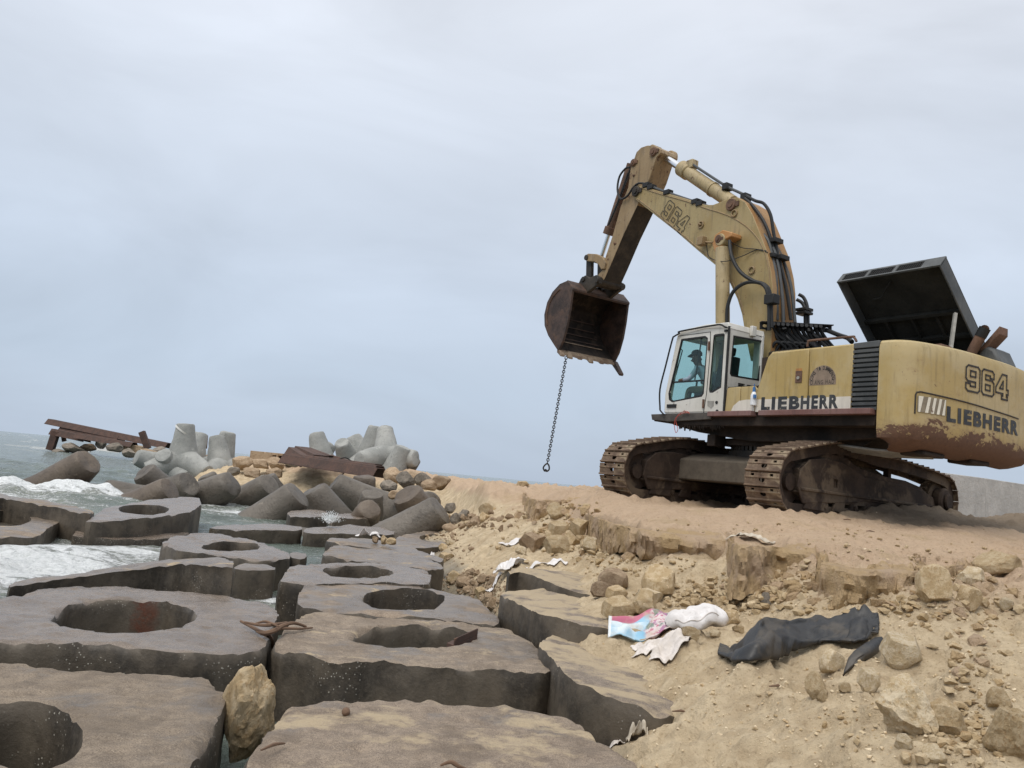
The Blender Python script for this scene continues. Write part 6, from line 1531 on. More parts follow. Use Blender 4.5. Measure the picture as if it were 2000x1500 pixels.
# pipes along the boom top to the stick
tubes('boom_hose', [[(1258, 362, .3), (1275, 366, .3), (1320, 382, .3), (1368, 398, .3), (1385, 404, .28)]], .034, 'greyhose', boom)
for x, y in ((1264, 362), (1273, 366), (1305, 376), (1360, 394), (1369, 398)):
    mb = MB(); s, z = PL(x, y, .3); mb.box(s - .09, s + .09, .22, .38, z - .06, z + .05, U); part(mb, 'pipe_clamp', 'black', boom, bevel=.01)
tubes('stick_hose', [[(1262, 359, .32), (1248, 358, .36), (1237, 366, .36), (1225, 383, .35), (1212, 388, .34), (1206, 370, .33), (1210, 345, .3), (1222, 329, .28), (1230, 327, .26)], [(1227, 338, .2), (1205, 400, .2), (1188, 440, .2)], [(1231, 330, .1), (1215, 375, .1), (1185, 446, .1)]], .026, 'rubber', boom)

# ---- stick
sk = .28
stick_px = [(1243, 297), (1252, 288), (1264, 284), (1277, 284), (1290, 291), (1291, 298), (1282, 307), (1269, 347), (1245, 401), (1218, 458), (1194, 515), (1181, 544), (1173, 557), (1161, 559), (1157, 550), (1164, 541), (1176, 528), (1183, 500), (1197, 458), (1212, 404), (1227, 365), (1231, 332), (1237, 314)]
stick = side_prism([PL(*p, sk) for p in stick_px], sk, -sk, lambda ns, nz, s, z: 1 if ((ns < 0 and z < 7.25) or z < 5.5) else 0)
stick = part(stick, 'stick', ('stick', 'grease'), deg=30, bevel=.012)
pin(1277, 297, sk, .11, stick, 'exhaust'); pin(1238, 318, sk, .09, stick, 'exhaust'); pin(1201, 476, sk, .035, stick, 'exhaust', .02); pin(1238, 343, sk, .035, stick, 'exhaust', .02)
mb = MB(); s, z = PL(1279, 296, .2); mb.cyl(U(s, -.42, z), U(s, -.26, z), .17, n=18, bev=.02); part(mb, 'pin_boss', 'stick', stick)
a, b, c = PL(1240, 318, 0), PL(1192, 456, 0), PL(1174, 503, 0)
mb = MB(); mb.cyl(U(a[0] + .12, 0, a[1]), U(b[0] + .06, 0, b[1]), .12, n=20, bev=.01); mb.cyl(U(b[0] + .0, 0, b[1] + .16), U(b[0] + .08, 0, b[1] - .02), .15, n=20, bev=.01); bc_ = part(mb, 'bucket_cylinder', 'exhaust', stick)
mb = MB(); mb.cyl(U(b[0] + .06, 0, b[1]), U(c[0] + .02, 0, c[1] - .05), .055, n=14); part(mb, 'piston_rod', 'chrome', bc_)
# bell crank and links
for l in (.27, -.27):
    mb = MB(); mb.prism([PL(x, y, .27) for x, y in ((1146, 500), (1152, 496), (1168, 497), (1180, 503), (1186, 514), (1184, 526), (1177, 527), (1172, 518), (1164, 512), (1150, 511), (1145, 507))], l - .06, l + .06, SLZ); part(mb, 'bell_crank', 'stick', stick, bevel=.015)
    mb = MB(); mb.prism([PL(x, y, .2) for x, y in ((1147, 505), (1157, 505), (1156, 556), (1146, 558))], l * .7 - .05, l * .7 + .05, SLZ); part(mb, 'bucket_link', 'grease', stick, bevel=.015)
mb = MB(); p = PL(1149, 504, .27); mb.cyl(U(p[0], -.34, p[1]), U(p[0], .36, p[1]), .075, n=14, bev=.01); part(mb, 'pin', 'grease', stick)

# ---- bucket
BL0, BL1 = .86, -1.04
outer = [(5.98, 5.03), (6.22, 5.28), (6.55, 5.24), (6.84, 5.07), (7.04, 4.82), (7.12, 4.5), (7.06, 4.2), (6.86, 3.92), (6.6, 3.68), (6.36, 3.47)]
inner = [(6.0, 4.97), (6.22, 5.2), (6.53, 5.17), (6.79, 5.02), (6.98, 4.79), (7.05, 4.5), (7.0, 4.23), (6.81, 3.97), (6.57, 3.74), (6.38, 3.52)]
mouth = [(6.20, 3.72), (6.08, 4.1), (6.02, 4.5)]
mb = MB()
n = len(outer)
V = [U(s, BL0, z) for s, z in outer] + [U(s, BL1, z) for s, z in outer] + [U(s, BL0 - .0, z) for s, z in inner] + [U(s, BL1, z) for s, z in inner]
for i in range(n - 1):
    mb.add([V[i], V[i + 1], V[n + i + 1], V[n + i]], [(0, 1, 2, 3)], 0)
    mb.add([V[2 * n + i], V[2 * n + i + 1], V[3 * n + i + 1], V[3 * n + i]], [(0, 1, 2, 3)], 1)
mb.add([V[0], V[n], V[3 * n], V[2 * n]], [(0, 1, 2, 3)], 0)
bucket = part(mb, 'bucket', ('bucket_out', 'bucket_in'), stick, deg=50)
bucket.parent = EX
for l0, l1 in ((BL0 - .06, BL0 + .004), (BL1 - .004, BL1 + .06)):
    mb = MB(); mb.prism(outer + mouth, l0, l1, SLZ); part(mb, 'side_plate', 'bucket_out', bucket, bevel=.008)
mb = MB(); mb.tube([U(s, BL0 + .01, z) for s, z in [(6.5, 5.1), (6.78, 4.95), (6.95, 4.72), (7.0, 4.45), (6.92, 4.2)]], .02, 5); part(mb, 'wear_rib', 'exhaust', bucket)
mb = MB(); mb.box(5.96, 6.24, BL1, BL0, 4.99, 5.05, lambda s, l, z: U(s, l, z + (s - 5.96) * .9)); part(mb, 'top_beam', 'bucket_out', bucket, bevel=.01)
rb = random.Random(4)
mb = MB(); V = []; NL = 22                       # worn, wavy cutting edge
for k in range(NL + 1):
    l = BL0 + (BL1 - BL0) * k / NL; w = .02 + .05 * rb.random(); V += [U(6.40, l, 3.47), U(6.30 - w, l, 3.40 - w * .7), U(6.30 - w, l, 3.45 - w * .6), U(6.40, l, 3.54)]
for k in range(NL): a = 4 * k; mb.F += [(a + i, a + (i + 1) % 4, a + 4 + (i + 1) % 4, a + 4 + i) for i in range(4)]; mb.M += [0] * 4
mb.V = V; part(mb, 'cutting_edge', 'bucket_edge', bucket)
for k, (l, ln) in enumerate(((.79, .06), (.55, .09), (.22, .05), (-.12, .10), (-.50, .05), (-1.0, .36))):
    mb = MB(); w = .07
    mb.prism([(6.42, 3.44), (6.42, 3.54), (6.28, 3.48), (6.27 - ln * .75, 3.40 - ln * .72), (6.29 - ln * .7, 3.37 - ln * .8)], l - w, l + w, SLZ); part(mb, 'bucket_tooth', 'bucket_edge' if k < 5 else 'bucket_out', bucket, bevel=.02)
for l in (.36, -.36):
    mb = MB(); mb.prism([(6.3, 5.2), (6.0, 5.0), (5.72, 5.12), (5.5, 5.2), (5.5, 5.36), (5.66, 5.44), (5.9, 5.4), (6.1, 5.5), (6.28, 5.44), (6.4, 5.25)], l - .05, l + .05, SLZ); part(mb, 'bucket_ear', 'grease', bucket, bevel=.015)
mb = MB(); mb.cyl(U(5.58, -.46, 5.29), U(5.58, .46, 5.29), .085, n=16, bev=.01); mb.cyl(U(6.16, -.44, 5.40), U(6.16, .44, 5.40), .07, n=16, bev=.01); part(mb, 'pin', 'grease', bucket)
for z_, s_ in ((4.5, 7.03), (4.28, 7.0), (4.08, 6.87), (3.9, 6.73), (3.78, 6.6)):
    mb = MB(); mb.box(s_ - .03, s_ - .015, BL1 + .3, BL0 - .08, z_ - .012, z_ + .012, U); part(mb, 'wear_strip', 'bucket_edge' if z_ < 3.9 else 'bucket_out', bucket)

# ---- hose rack behind the boom foot
ra, rb_ = np.array(P3L(1484, 636, .5)), np.array(P3L(1624, 643, -.75))
dr = (rb_ - ra); Lr = np.linalg.norm(dr); dr /= Lr
nrm = np.cross(dr, [0, 0, 1]); nrm /= np.linalg.norm(nrm); upv = np.cross(nrm, dr)
def RK_(u, w, v): return tuple(ra + dr * u + nrm * w + upv * v)
mb = MB(); mb.plate([(0, -.07), (Lr, -.07), (Lr, .07), (0, .07)], [[(u + .05 * math.cos(R(g)), .035 * math.sin(R(g))) for g in range(0, 360, 45)] for u in (.1, Lr * .72, Lr - .1)], -.012, .012, lambda u, v, w: RK_(u, w, v)); mb.box(0, Lr, -.012, .10, .055, .075, RK_)
rack = part(mb, 'hose_rack', 'black')
rh = random.Random(2)
for k in range(11):
    u = Lr * (.17 + .065 * k); mb = MB()
    p0 = RK_(u, .06, -.02); p1 = RK_(u + .12, .02, -.18); p2 = RK_(u + .34 + .1 * rh.random(), -.05 + .1 * rh.random(), -.42); p3 = RK_(u + .55 + .1 * rh.random(), -.1, -.62)
    mb.tube(curve_pts([RK_(u - .03, .16, .02), p0, p1, p2, p3], 5), .036, 8); part(mb, 'hydraulic_hose', 'rubber', rack)
for k in range(6):
    mb = MB(); mb.tube(curve_pts([RK_(.2 + .1 * k, .0, -.5 - .02 * k), RK_(.3 + .12 * k, .08, -.32), RK_(.5 + .12 * k, .06, -.45), RK_(.62 + .1 * k, 0, -.7)], 6), .032, 8); part(mb, 'hydraulic_hose', 'rubber', rack)
tubes('hydraulic_hose', [[(1610, 643, -.7), (1640, 655, -.6), (1655, 660, -.5), (1664, 668, -.4)]], .045, 'rubber', rack)
for k in range(14):
    a_, b_ = rh.uniform(.1, 1.0), rh.uniform(.3, 1.3); mb = MB(); mb.tube(curve_pts([RK_(a_, rh.uniform(-.1, .15), -.05), RK_(a_ + .1, rh.uniform(-.15, .1), rh.uniform(-.3, -.15)), RK_((a_ + b_) / 2 + .2, rh.uniform(-.2, .1), rh.uniform(-.5, -.3)), RK_(b_ + .2, rh.uniform(-.2, .0), -.72)], 6), rh.uniform(.022, .04), 7); part(mb, 'hydraulic_hose', 'rubber', rack)
mb = MB(); mb.box(-.6, .1, -.7, .45, 2.2, 3.05, U); part(mb, 'valve_bank', 'grease', rack, bevel=.05)
tubes('deck_rail', [[(1577, 677, .9), (1579, 668, .9), (1586, 665, .9), (1660, 658, .9), (1668, 659, .9), (1673, 667, .9)]], .022, 'exhaust')

# ---- hanging chain, bottle, string and the operator: things of their own
mb = MB()
ct = np.array(U(*[6.36, .58, 3.40])) + [EC[0], EC[1], EG]
yd = float(ct[1]); cb = at_y(1069, 905, yd); ct = at_y(1106, 697, yd)
nl = 46
def linkring(p, t, side, r, w, th_):
    a = np.cross(t, side); a /= np.linalg.norm(a); pts = [p + t * (w if abs(math.cos(R(g))) > .7 else w * .55) * np.sign(math.cos(R(g)) or 1) * (1 if abs(math.cos(R(g))) > .1 else 0) + a * r * math.sin(R(g)) for g in range(0, 360, 45)]
    pts = [p + t * w * math.cos(R(g)) + a * r * math.sin(R(g)) for g in range(0, 361, 45)]
    mb.tube(pts, th_, 5, cap=False)
dcv = (cb - ct); Lc = np.linalg.norm(dcv); dcv /= Lc; cx_ = np.cross(dcv, [0, 1, 0]); cx_ /= np.linalg.norm(cx_); cy_ = np.cross(dcv, cx_)
for k in range(nl):
    p = ct + dcv * Lc * (k + .5) / nl; linkring(p, dcv, cx_ if k % 2 else cy_, .032, Lc / nl * .70, .0115)
hk = curve_pts([cb, cb + dcv * .05 + cx_ * .05, cb + dcv * .14 + cx_ * .07, cb + dcv * .2 + cx_ * .02, cb + dcv * .15 - cx_ * .03], 5); mb.tube(hk, .02, 7)
hk = curve_pts([cb, cb + dcv * .05 - cx_ * .05, cb + dcv * .13 - cx_ * .08, cb + dcv * .2 - cx_ * .03, cb + dcv * .16 + cx_ * .02], 5); mb.tube(hk, .02, 7)
tag(mb.build('hanging_chain', M['chain'], deg=60), 'dark steel chain with a hook hanging from the bucket edge', 'chain')
p = np.array(P3L(1472, 778, 1.6)) + [EC[0], EC[1], EG]
def abs_parent(o, par): o.parent = par; o.matrix_parent_inverse = Matrix.Translation(par.location).inverted(); return o
bt = empty('bottle', p, 'small white bottle with a blue top hung on the yellow side panel', 'bottle')
mb = MB(); mb.tube([p + [0, 0, z] for z in (-.13, -.12, .05, .09, .12)], [.045, .055, .055, .04, .025], 14); abs_parent(mb.build('bottle_body', M['bottle']), bt)
mb = MB(); mb.tube([p + [0, 0, z] for z in (.115, .2)], [.028, .024], 12); mb.tube([p + [0, 0, .2], p + [.0, 0, .26]], .008, 6); abs_parent(mb.build('bottle_top', M['bluecap']), bt)
mb = MB(); mb.tube([p + [.0, -.0565, .0], p + [0, -.0565, .06]], .03, 8); abs_parent(mb.build('bottle_label', M['bluecap']), bt)
mb = MB(); mb.tube(curve_pts([np.array(P3L(x, y, 1.6)) + [EC[0], EC[1], EG] for x, y in ((1345, 806), (1334, 807), (1325, 812), (1319, 818), (1317, 832), (1320, 845), (1324, 838), (1320, 822), (1326, 809), (1340, 803), (1347, 808))], 5), .006, 5)
tag(mb.build('red_string', M['string']), 'thin red string dangling from the step under the cab door', 'string')

def person():
    base = np.array(U(.78, 1.20, 2.12)) + [EC[0], EC[1], EG]
    J = {'pelvis': (0.74, 1.2, 2.2), 'spine': (0.8, 1.2, 2.4), 'chest': (0.94, 1.22, 2.58), 'neck': (1.06, 1.25, 2.68), 'head0': (1.12, 1.27, 2.76), 'head1': (1.16, 1.27, 2.88), 'head2': (1.15, 1.27, 2.95), 'shL': (0.96, 1.42, 2.6), 'elL': (1.08, 1.5, 2.4), 'haL': (1.3, 1.5, 2.38), 'fiL': (1.37, 1.49, 2.38), 'shR': (0.96, 1.02, 2.6), 'elR': (1.1, 0.92, 2.4), 'haR': (1.32, 0.86, 2.44), 'fiR': (1.39, 0.86, 2.43), 'hipL': (0.78, 1.31, 2.18), 'knL': (1.2, 1.36, 2.22), 'anL': (1.28, 1.34, 1.83), 'toL': (1.41, 1.34, 1.8), 'hipR': (0.78, 1.09, 2.18), 'knR': (1.2, 1.04, 2.22), 'anR': (1.28, 1.04, 1.83), 'toR': (1.41, 1.04, 1.8)}
    rad = {'pelvis': .15, 'spine': .14, 'chest': .15, 'neck': .058, 'head0': .085, 'head1': .102, 'head2': .075, 'sh': .075, 'el': .052, 'ha': .04, 'fi': .042, 'hip': .10, 'kn': .075, 'an': .05, 'to': .045}
    E = [('pelvis', 'spine'), ('spine', 'chest'), ('chest', 'neck'), ('neck', 'head0'), ('head0', 'head1'), ('head1', 'head2')]
    for s in 'LR': E += [('chest', 'sh' + s), ('sh' + s, 'el' + s), ('el' + s, 'ha' + s), ('ha' + s, 'fi' + s), ('pelvis', 'hip' + s), ('hip' + s, 'kn' + s), ('kn' + s, 'an' + s), ('an' + s, 'to' + s)]
    names = list(J); V = [np.array(U(*J[k])) + [EC[0], EC[1], EG] - base for k in names]
    me = bpy.data.meshes.new('person'); me.from_pydata([tuple(v) for v in V], [(names.index(a), names.index(b)) for a, b in E], [])
    o = bpy.data.objects.new('person', me); COL.objects.link(o)
    sm = o.modifiers.new('skin', 'SKIN'); sb = o.modifiers.new('sub', 'SUBSURF'); sb.levels = sb.render_levels = 2
    for i, k in enumerate(names):
        r = rad.get(k, rad.get(k[:-1], .05)); me.skin_vertices[0].data[i].radius = (r, r); me.skin_vertices[0].data[i].use_root = (k == 'pelvis')
    bpy.context.view_layer.update()
    dg = bpy.context.evaluated_depsgraph_get(); em_ = bpy.data.meshes.new_from_object(o.evaluated_get(dg))
    bpy.data.objects.remove(o)
    for k in ('shirt', 'trousers', 'skin'): em_.materials.append(M[k])
    for p in em_.polygons:
        c = np.array(p.center) + base - [EC[0], EC[1], EG]; s, l, z = c[:2] @ Fd, c[:2] @ Ld, c[2]
        p.material_index = 2 if (z > 2.68 or (s > 1.22 and z > 2.30)) else (1 if z < 2.30 else 0)
        p.use_smooth = True
    ob = link('person', em_); ob.location = base
    tag(ob, 'seated operator in a dark cap and light blue shirt, inside the white cab', 'person')
    hc = np.array(U(1.15, 1.27, 2.91)) + [EC[0], EC[1], EG] - base
    mb = MB(); rings = [(.0, .112), (.05, .108), (.09, .08), (.112, .03)]
    mb.tube([hc + [0, 0, z] for z, _ in rings], [r for _, r in rings], 16)
    f3 = np.array([Fd[0], Fd[1], 0]); l3 = np.array([Ld[0], Ld[1], 0])
    mb.hexa([hc + f3 * .09 + l3 * .08, hc + f3 * .19 + l3 * .06 - [0, 0, .03], hc + f3 * .19 - l3 * .06 - [0, 0, .03], hc + f3 * .09 - l3 * .08] + [hc + f3 * .09 + l3 * .08 + [0, 0, .02], hc + f3 * .19 + l3 * .06 - [0, 0, .012], hc + f3 * .19 - l3 * .06 - [0, 0, .012], hc + f3 * .09 - l3 * .08 + [0, 0, .02]])
    mb.build('cap', M['cap'], ob)
    mb = MB(); q = np.array(U(1.27, 1.27, 2.81)) + [EC[0], EC[1], EG] - base; mb.tube([q + [0, 0, .03] - f3 * .02, q + f3 * .01, q - f3 * .03 - [0, 0, .02]], [.012, .02, .012], 8); mb.build('nose', M['skin'], ob)
    for sg in (1, -1):
        e_ = np.array(U(1.13, 1.27 + .098 * sg, 2.84)) + [EC[0], EC[1], EG] - base; mb = MB(); mb.tube([e_ + [0, 0, .03], e_ + l3 * .012 * sg, e_ - [0, 0, .03]], [.01, .02, .008], 8); mb.build('ear', M['skin'], ob)
person()

# ------------------------------------------------------------------ litter on the beach
def cloth(name, corners, nu, nv, fn, mat, label, cat, thick=.006, deg=60):
    """a sheet between four photo-placed corners, lifted and creased by fn(u, v) metres"""
    c = [np.array(q) for q in corners]
    P = np.zeros((nu, nv, 3))
    for i in range(nu):
        for j in range(nv):
            u, v = i / (nu - 1), j / (nv - 1)
            p = (c[0] * (1 - u) + c[1] * u) * (1 - v) + (c[3] * (1 - u) + c[2] * u) * v
            gz = ground_z(p[0], p[1])
            P[i, j] = p; P[i, j, 2] = max(p[2], gz) + fn(u, v)
    o = link(name, grid_mesh(name, P), mat)
    s = o.modifiers.new('thick', 'SOLIDIFY'); s.thickness = thick
    return tag(o, label, cat) if label else o
# printed sack: blue and white print with a pink border
def print_mat():
    t = NT('printed_sack'); uv = t.n('Attribute', attribute_name='suv').outputs['Vector']; sp = t.n('SeparateXYZ', {0: uv}); u, v = sp.outputs[0], sp.outputs[1]
    p = t.coord('Object')
    cl = t.noise(p, 4, 5)
    c = t.mix(t.step(cl, .38, .64), (.20, .42, .58), (.60, .68, .71))
    v2 = t.math('ADD', v, t.math('MULTIPLY', t.math('SUBTRACT', t.noise(p, 3, 2), .5), .1))
    c = t.mix(t.step(v2, .80, .82), c, (.46, .12, .19))
    right = t.step(t.math('ADD', u, t.math('MULTIPLY', t.math('SUBTRACT', t.noise(p, 7, 3), .5), .25)), .52, .56)
    pr = t.mix(t.step(t.noise(t.scl(p, 1, 2.4, 2.4), 16, 4), .53, .60), (.62, .53, .53), (.46, .14, .22))
    pr = t.mix(t.math('MULTIPLY', t.step(t.noise(p, 5.5, 4), .55, .60), .85), pr, (.09, .17, .13)); pr = t.mix(t.math('MULTIPLY', t.step(t.noise(p, 6.5, 4, .5, .4), .58, .63), .8), pr, (.36, .12, .27))
    c = t.mix(right, c, pr)
    c = t.mix(t.step(u, .03, .045, 1., 0.), c, (.72, .76, .78))
    c = t.mix(t.math('MULTIPLY', t.step(t.noise(p, 9, 6), .45, .7), .6), c, (.45, .37, .27))
    return t.bsdf(Base_Color=c, Roughness=.5, Normal=t.bump(t.noise(p, 6, 6), .5, .02))
pc = [at_z(1187, 1252, .72), at_z(1312, 1262, .75), at_z(1345, 1192, .98), at_z(1188, 1212, .86)]
o = cloth('printed_sack', pc, 40, 26, lambda u, v: .02 + .035 * math.sin(u * 9 + v * 3) * (.3 + u) + .03 * math.sin(u * 17 - v * 8) * u * v + .02 * math.sin(v * 21 + u * 4), print_mat(), 'flattened empty sack printed blue, white and pink, lying on the sand', 'sack')
at_ = o.data.attributes.new('suv', 'FLOAT_VECTOR', 'POINT'); at_.data.foreach_set('vector', np.array([(i / 39, j / 25, 0) for i in range(40) for j in range(26)], np.float32).ravel())
# the filled white sack
def sack(px, py, w, h, Lbl, tilt, mat, bulge=1.0):
    g = ground_hit(px, py + h * .3); s = g[1] / FPX; a, b = w * s / 2, h * s / 2
    n, m_ = 44, 28; P = np.zeros((n, m_ + 1, 3))
    for i in range(n):
        x = -1 + 2 * i / (n - 1); r = max(.02, (1 - abs(x) ** 3.2)) ** .55
        for j in range(m_ + 1):
            gg = 2 * math.pi * j / m_
            yy, zz = math.cos(gg) * r, math.sin(gg) * r
            zz = zz * (1.0 if zz > 0 else .6)
            P[i, j] = (x * a, yy * b * 1.15 * (1 - .15 * x), zz * b * bulge + .13 * b * math.sin(x * 5))
    Q = P.reshape(-1, 3); Q = Q + (.018 * fbm(Q * 9, 3))[:, None] * (Q / (np.linalg.norm(Q, axis=1)[:, None] + .05)) + np.stack([0 * Q[:, 0], 0 * Q[:, 0], .012 * np.sin(Q[:, 0] * 40 + 3 * np.sin(Q[:, 1] * 20))], 1)
    o = link('sack', grid_mesh('sack', Q.reshape(n, m_ + 1, 3)), M[mat])
    o.location = (g[0], g[1] + b * .6, g[2] + b * .55); o.rotation_euler = (0, -tilt, .15)
    mb = MB(); G_ = Q.reshape(n, m_ + 1, 3); mb.tube([G_[i, 12] * 1.015 for i in range(4, 34)], .004, 6); mb.build('seam', M['rag'], o)
    return o
ws = sack(1364, 1216, 126, 60, '', R(12), 'sack_white', .9)
tag(ws, 'filled white woven sack with a stitched seam beside the printed sack', 'sack')
# torn film in front of it and other scraps
def rag(px, py, w, h, label, mat='rag', Yd=None, seed=0, lift=.05, cat='plastic scrap'):
    g = at_y(px, py, Yd) if Yd else ground_hit(px, py + h * .3); s = g[1] / FPX; a, b = w * s / 2, h * s / 2
    n = 34; P = np.zeros((n, n, 3)); rs = np.random.RandomState(seed)
    for i in range(n):
        for j in range(n):
            u, v = -1 + 2 * i / (n - 1), -1 + 2 * j / (n - 1)
            k = 1 + .25 * math.sin(3 * math.atan2(v, u) + seed)
            P[i, j] = (u * a * k, v * b * 1.8 * k, 0)
    Q = P.reshape(-1, 3); q = Q / max(a, .05) * 1.5 + seed * 3.1
    hgt = lift * (.5 + 1.2 * np.abs(fbm(q, 3, .45))) * (1 - .6 * np.minimum(1, (np.abs(P.reshape(-1, 3)[:, 0]) / a) ** 4))
    Q = Q + np.stack([.12 * a * fbm(q * 1.3 + 5, 3), .2 * b * fbm(q * 1.3 + 9, 3), hgt], 1)
    W_ = Q + g
    for i in range(len(W_)):
        gz = ground_z(W_[i, 0], W_[i, 1]) if not Yd else g[2]
        Q[i, 2] += max(gz - g[2], -.1) if not Yd else 0
    o = link('plastic_scrap', grid_mesh('plastic_scrap', Q.reshape(n, n, 3)), M[mat]); o.location = g
    sd = o.modifiers.new('thick', 'SOLIDIFY'); sd.thickness = .004
    return tag(o, label, cat)
rag(1306, 1262, 82, 40, 'crumpled dirty white film in front of the white sack', 'rag', None, 1, .045)
rag(1268, 1268, 60, 16, 'thin torn film trailing left of the crumpled film', 'rag', None, 8, .03)
rag(998, 1106, 54, 26, 'crumpled white bag on the corner of the tilted slab', 'sack_white', None, 2, .1)
rag(1060, 1104, 74, 8, 'strip of white bag half buried behind the tilted slab', 'sack_white', None, 3, .05)
rag(1000, 1064, 46, 8, 'faint white strip in the sand left of the rock heap', 'sack_white', None, 4, .05)
rag(720, 1052, 42, 9, 'white bag lying on the thin dark slab by the water', 'sack_white', 17.0, 5, .12)
rag(1472, 1046, 76, 18, 'pale torn bag scrap draped over the clay edge', 'bone', None, 6, .05)
rag(964, 1142, 24, 14, 'small white wrapper among the stones under the white bag', 'sack_white', None, 7, .05)
rag(844, 1086, 9, 8, 'tiny white scrap by the tan stone', 'sack_white', None, 9, .05)
rag(1240, 1438, 30, 26, 'translucent scrap standing in the damp sand', 'bone', None, 10, .07)
rag(1200, 1455, 34, 10, 'grey film scrap lying in the damp sand at the bottom', 'rag', None, 11, .02)
# black rubber sheet
bc4 = [at_z(1398, 1288, .80), at_z(1722, 1270, 1.02), at_z(1700, 1208, 1.26), at_z(1480, 1212, 1.05)]
def sheet():
    top = [(1402, 1284), (1440, 1258), (1482, 1215), (1490, 1210), (1530, 1214), (1560, 1211), (1600, 1212), (1640, 1211), (1672, 1205), (1684, 1208), (1700, 1222), (1712, 1238)]
    bot = [(1400, 1290), (1428, 1302), (1460, 1307), (1500, 1302), (1520, 1303), (1545, 1292), (1580, 1270), (1618, 1263), (1650, 1272), (1678, 1272), (1698, 1258), (1714, 1244)]
    n, m_ = 90, 26
    tx_ = np.linspace(0, 1, len(top)); P = np.zeros((n, m_, 3))
    GB_, GA_ = [], []
    for i in range(n):
        u = i / (n - 1); a = [np.interp(u, tx_, [p[k] for p in top]) for k in (0, 1)]; b = [np.interp(u, tx_, [p[k] for p in bot]) for k in (0, 1)]
        gb = ground_hit(*b); zt_ = gb[2] + .20 + .07 * math.sin(u * 3.1) ; ga = at_y(a[0], a[1], gb[1] + .42)
        GB_.append(gb); GA_.append(a)
    GB_ = np.array(GB_); ker = np.hanning(23); ker /= ker.sum(); ysm = np.convolve(np.pad(GB_[:, 1], 11, mode='edge'), ker, 'valid'); zsm = np.convolve(np.pad(GB_[:, 2], 11, mode='edge'), ker, 'valid')
    for i in range(n):
        u = i / (n - 1); gb = np.array([GB_[i, 0], ysm[i], zsm[i] + .04]); ga = at_y(GA_[i][0], GA_[i][1], ysm[i] + .42)
        for j in range(m_):
            v = j / (m_ - 1); p = gb * (1 - v) + ga * v
            hump = .17 * math.sin(math.pi * min(1, v * 1.15)) ** .8 * (math.sin(math.pi * min(1, max(0, u))) ** .4)
            fold = -.09 * abs(math.sin(3.2 * u * 1.6 + 2.6 * v)) + .05 - .05 * abs(math.sin(7 * u - 3.5 * v)) + .05 * math.sin(4.5 * u + 5.5 * v) + .06 * math.sin(9 * u - 6 * v + 1) * (1 - u) + .02 * math.sin(17 * u + 6 * v) * u
            p = p + np.array([0, -hump * .55, hump * .25 + fold * .6 * math.sin(math.pi * v)])
            P[i, j] = p
    Q = P.reshape(-1, 3); Q = Q + np.stack([0 * Q[:, 0], .03 * fbm(Q * 5, 3), .016 * fbm(Q * 7 + 4, 3)], 1)
    for i in range(len(Q)): Q[i, 2] = max(Q[i, 2], ground_z(Q[i, 0], Q[i, 1]) + .022)
    o = link('rubber_sheet', grid_mesh('rubber_sheet', Q.reshape(n, m_, 3)), M['rubber_sheet'])
    s = o.modifiers.new('thick', 'SOLIDIFY'); s.thickness = .018; s.offset = 0
    tag(o, 'crumpled black rubber sheet lying on the sand at the right', 'rubber sheet')
    fl = [(1718, 1246, .28), (1722, 1250, .28), (1716, 1268, .22), (1690, 1288, .1), (1668, 1302, .02), (1646, 1322, .0), (1648, 1312, .02), (1655, 1292, .06), (1668, 1277, .1), (1690, 1262, .2)]
    g0 = ground_hit(1690, 1300); pts = [at_y(x, y, g0[1] + k) for x, y, k in fl]
    mb = MB(); c = np.mean(pts, axis=0); nn = len(pts)
    V = [c + [0, -.06, .03]] + pts; mb.add(V, [(0, 1 + i, 1 + (i + 1) % nn) for i in range(nn)])
    f = mb.build('folded_flap', M['rubber_sheet'], o, deg=180); sm = f.modifiers.new('s', 'SUBSURF'); sm.levels = sm.render_levels = 2; sm.subdivision_type = 'SIMPLE'
    s = f.modifiers.new('thick', 'SOLIDIFY'); s.thickness = .02
sheet()
# driftwood on the gap between the wet block and the middle block
def twig(pts, r, label, name='driftwood', mat='twig'):
    mb = MB(); P = curve_pts([at_z(*p) for p in pts], 6); mb.tube(P, [r * (1 - .5 * abs(2 * i / (len(P) - 1) - 1)) for i in range(len(P))], 7)
    return tag(mb.build(name, M[mat]), label, 'driftwood', 'driftwood caught between the blocks')
twig([(470, 1213, .60), (495, 1226, .58), (515, 1236, .58), (535, 1232, .60), (552, 1222, .62), (575, 1217, .62), (598, 1224, .58)], .022, 'long curved driftwood branch caught between the wet block and the middle block')
twig([(478, 1215, .63), (510, 1221, .64), (540, 1219, .64), (560, 1215, .62)], .016, 'straight thin branch lying across the long curved one')
twig([(500, 1233, .58), (520, 1240, .56), (545, 1228, .6), (585, 1228, .58), (610, 1226, .56)], .014, 'thin twig under the long curved branch')
twig([(522, 1235, .55), (528, 1250, .45), (533, 1265, .35)], .03, 'stub of bark hanging down into the gap')
twig([(498, 1218, .62), (520, 1214, .66), (545, 1224, .64)], .012, 'short twig bent over the tangle')
twig([(510, 1465, .56), (535, 1454, .55), (556, 1452, .53)], .01, 'little dry twig right of the upright pale rock')
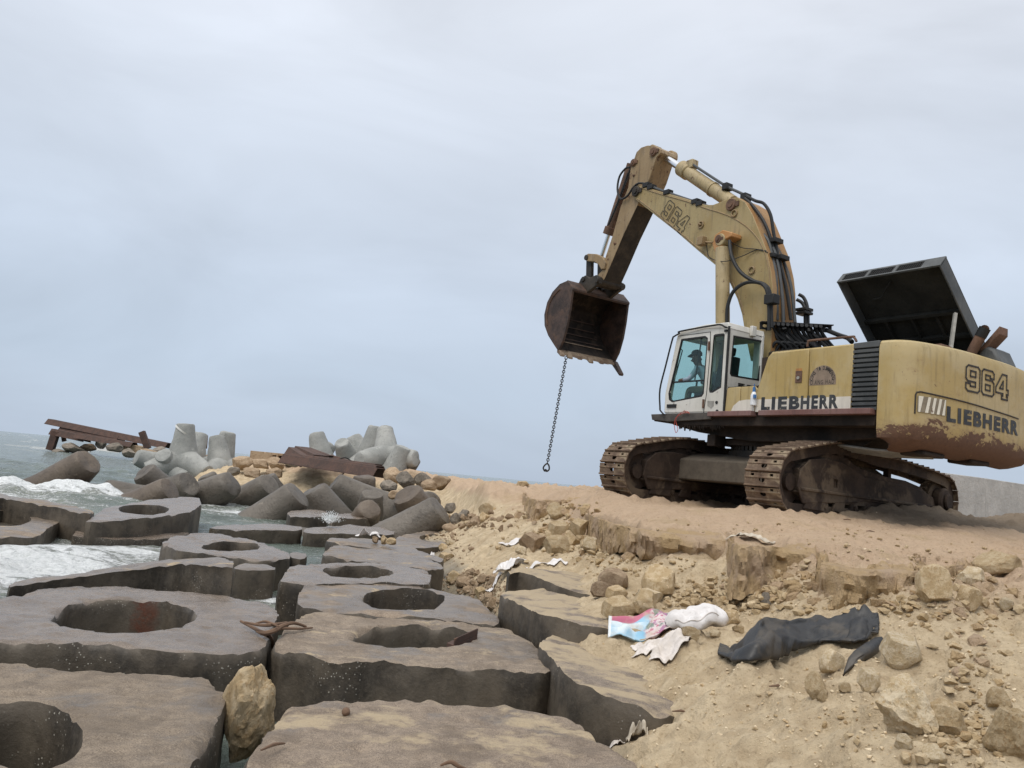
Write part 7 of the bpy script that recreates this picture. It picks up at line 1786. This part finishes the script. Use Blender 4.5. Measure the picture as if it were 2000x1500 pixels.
# rusty steel piece in the middle block's hole, sea ball on the front block
mb = MB(); a, b = at_z(880, 1258, .50), at_z(925, 1242, .56); d = (b - a) / np.linalg.norm(b - a); w = np.array([-d[1], d[0], 0]) * .06; u_ = np.array([0, 0, .02])
mb.hexa([a - w - u_ * 3, b - w - u_, b + w - u_, a + w - u_ * 3, a - w, b - w + u_, b + w + u_, a + w]); mb.hexa([a - w, b - w + u_, b - w * .7 + u_, a - w * .7, a - w + [0, 0, .06], b - w + [0, 0, .08], b - w * .7 + [0, 0, .08], a - w * .7 + [0, 0, .06]])
tag(mb.build('rusty_channel', M['rust'], bevel=.004), 'rusty steel channel lying in the hole of the large middle block', 'steel piece')
c = at_z(675, 1395, .53); bm = bmesh.new(); bmesh.ops.create_icosphere(bm, subdivisions=3, radius=.026)
for v in bm.verts: v.co *= 1 + .12 * float(fbm(np.array([v.co]) * 120, 2)[0])
me = bpy.data.meshes.new('sea_ball'); bm.to_mesh(me); bm.free(); o = link('fibre_ball', smooth(me, 60), M['twig']); o.location = c + [0, 0, .015]
tag(o, 'small round brown fibre ball on the front sand-dusted block', 'fibre ball')
for pts, lb in (([(860, 1495, .58), (880, 1488, .6), (895, 1496, .58), (910, 1502, .56)], 'thin curled twig on the front block at the bottom edge'), ([(1235, 1452, .36), (1262, 1446, .40), (1290, 1445, .44)], 'pale forked stick in the damp sand')):
    twig(pts, .012, lb, 'driftwood', 'twig' if '860' in str(pts) else 'bone')
for k, (x, y) in enumerate(((1330, 1395), (1520, 1349), (1700, 1040), (1655, 1018))):
    g = ground_hit(x, y); mb = MB(); mb.tube([g + [-.06, 0, .012], g + [0, .01, .02], g + [.06, .0, .012]], [.004, .01, .004], 6)
    tag(mb.build('wood_splinter', M['twig']), ['small dark splinter on the damp sand edge', 'small dark splinter on the smooth sand below the rubber sheet', 'small splinter on the path below the sand mound', 'small dark splinter near the nearer track'][k], 'splinter')
# splash of foam between the two chamfered blocks
def splash(px, py, Yd, w, h, n, seed, label):
    rs = np.random.RandomState(seed); c = at_y(px, py, Yd); mb = MB()
    for _ in range(n):
        a = rs.normal(0, .45); t = rs.rand(); p = c + np.array([math.sin(a) * w * t * 1.2, rs.normal(0, .12), h * t * math.cos(a) * rs.uniform(.5, 1)])
        r = (.005 + .018 * rs.rand() ** 2) * (1.2 - .8 * t)
        mb.tube([p - [r * .4, 0, r * 1.6], p, p + [r * .5, 0, r * 1.4]], [r * .3, r, r * .3], 5, cap=False)
    return tag(mb.build('splash', M['foam'], deg=180), label, kind='stuff')
splash(645, 1021, 22.4, .42, .34, 1100, 3, 'white splash of spray between the two chamfered blocks')
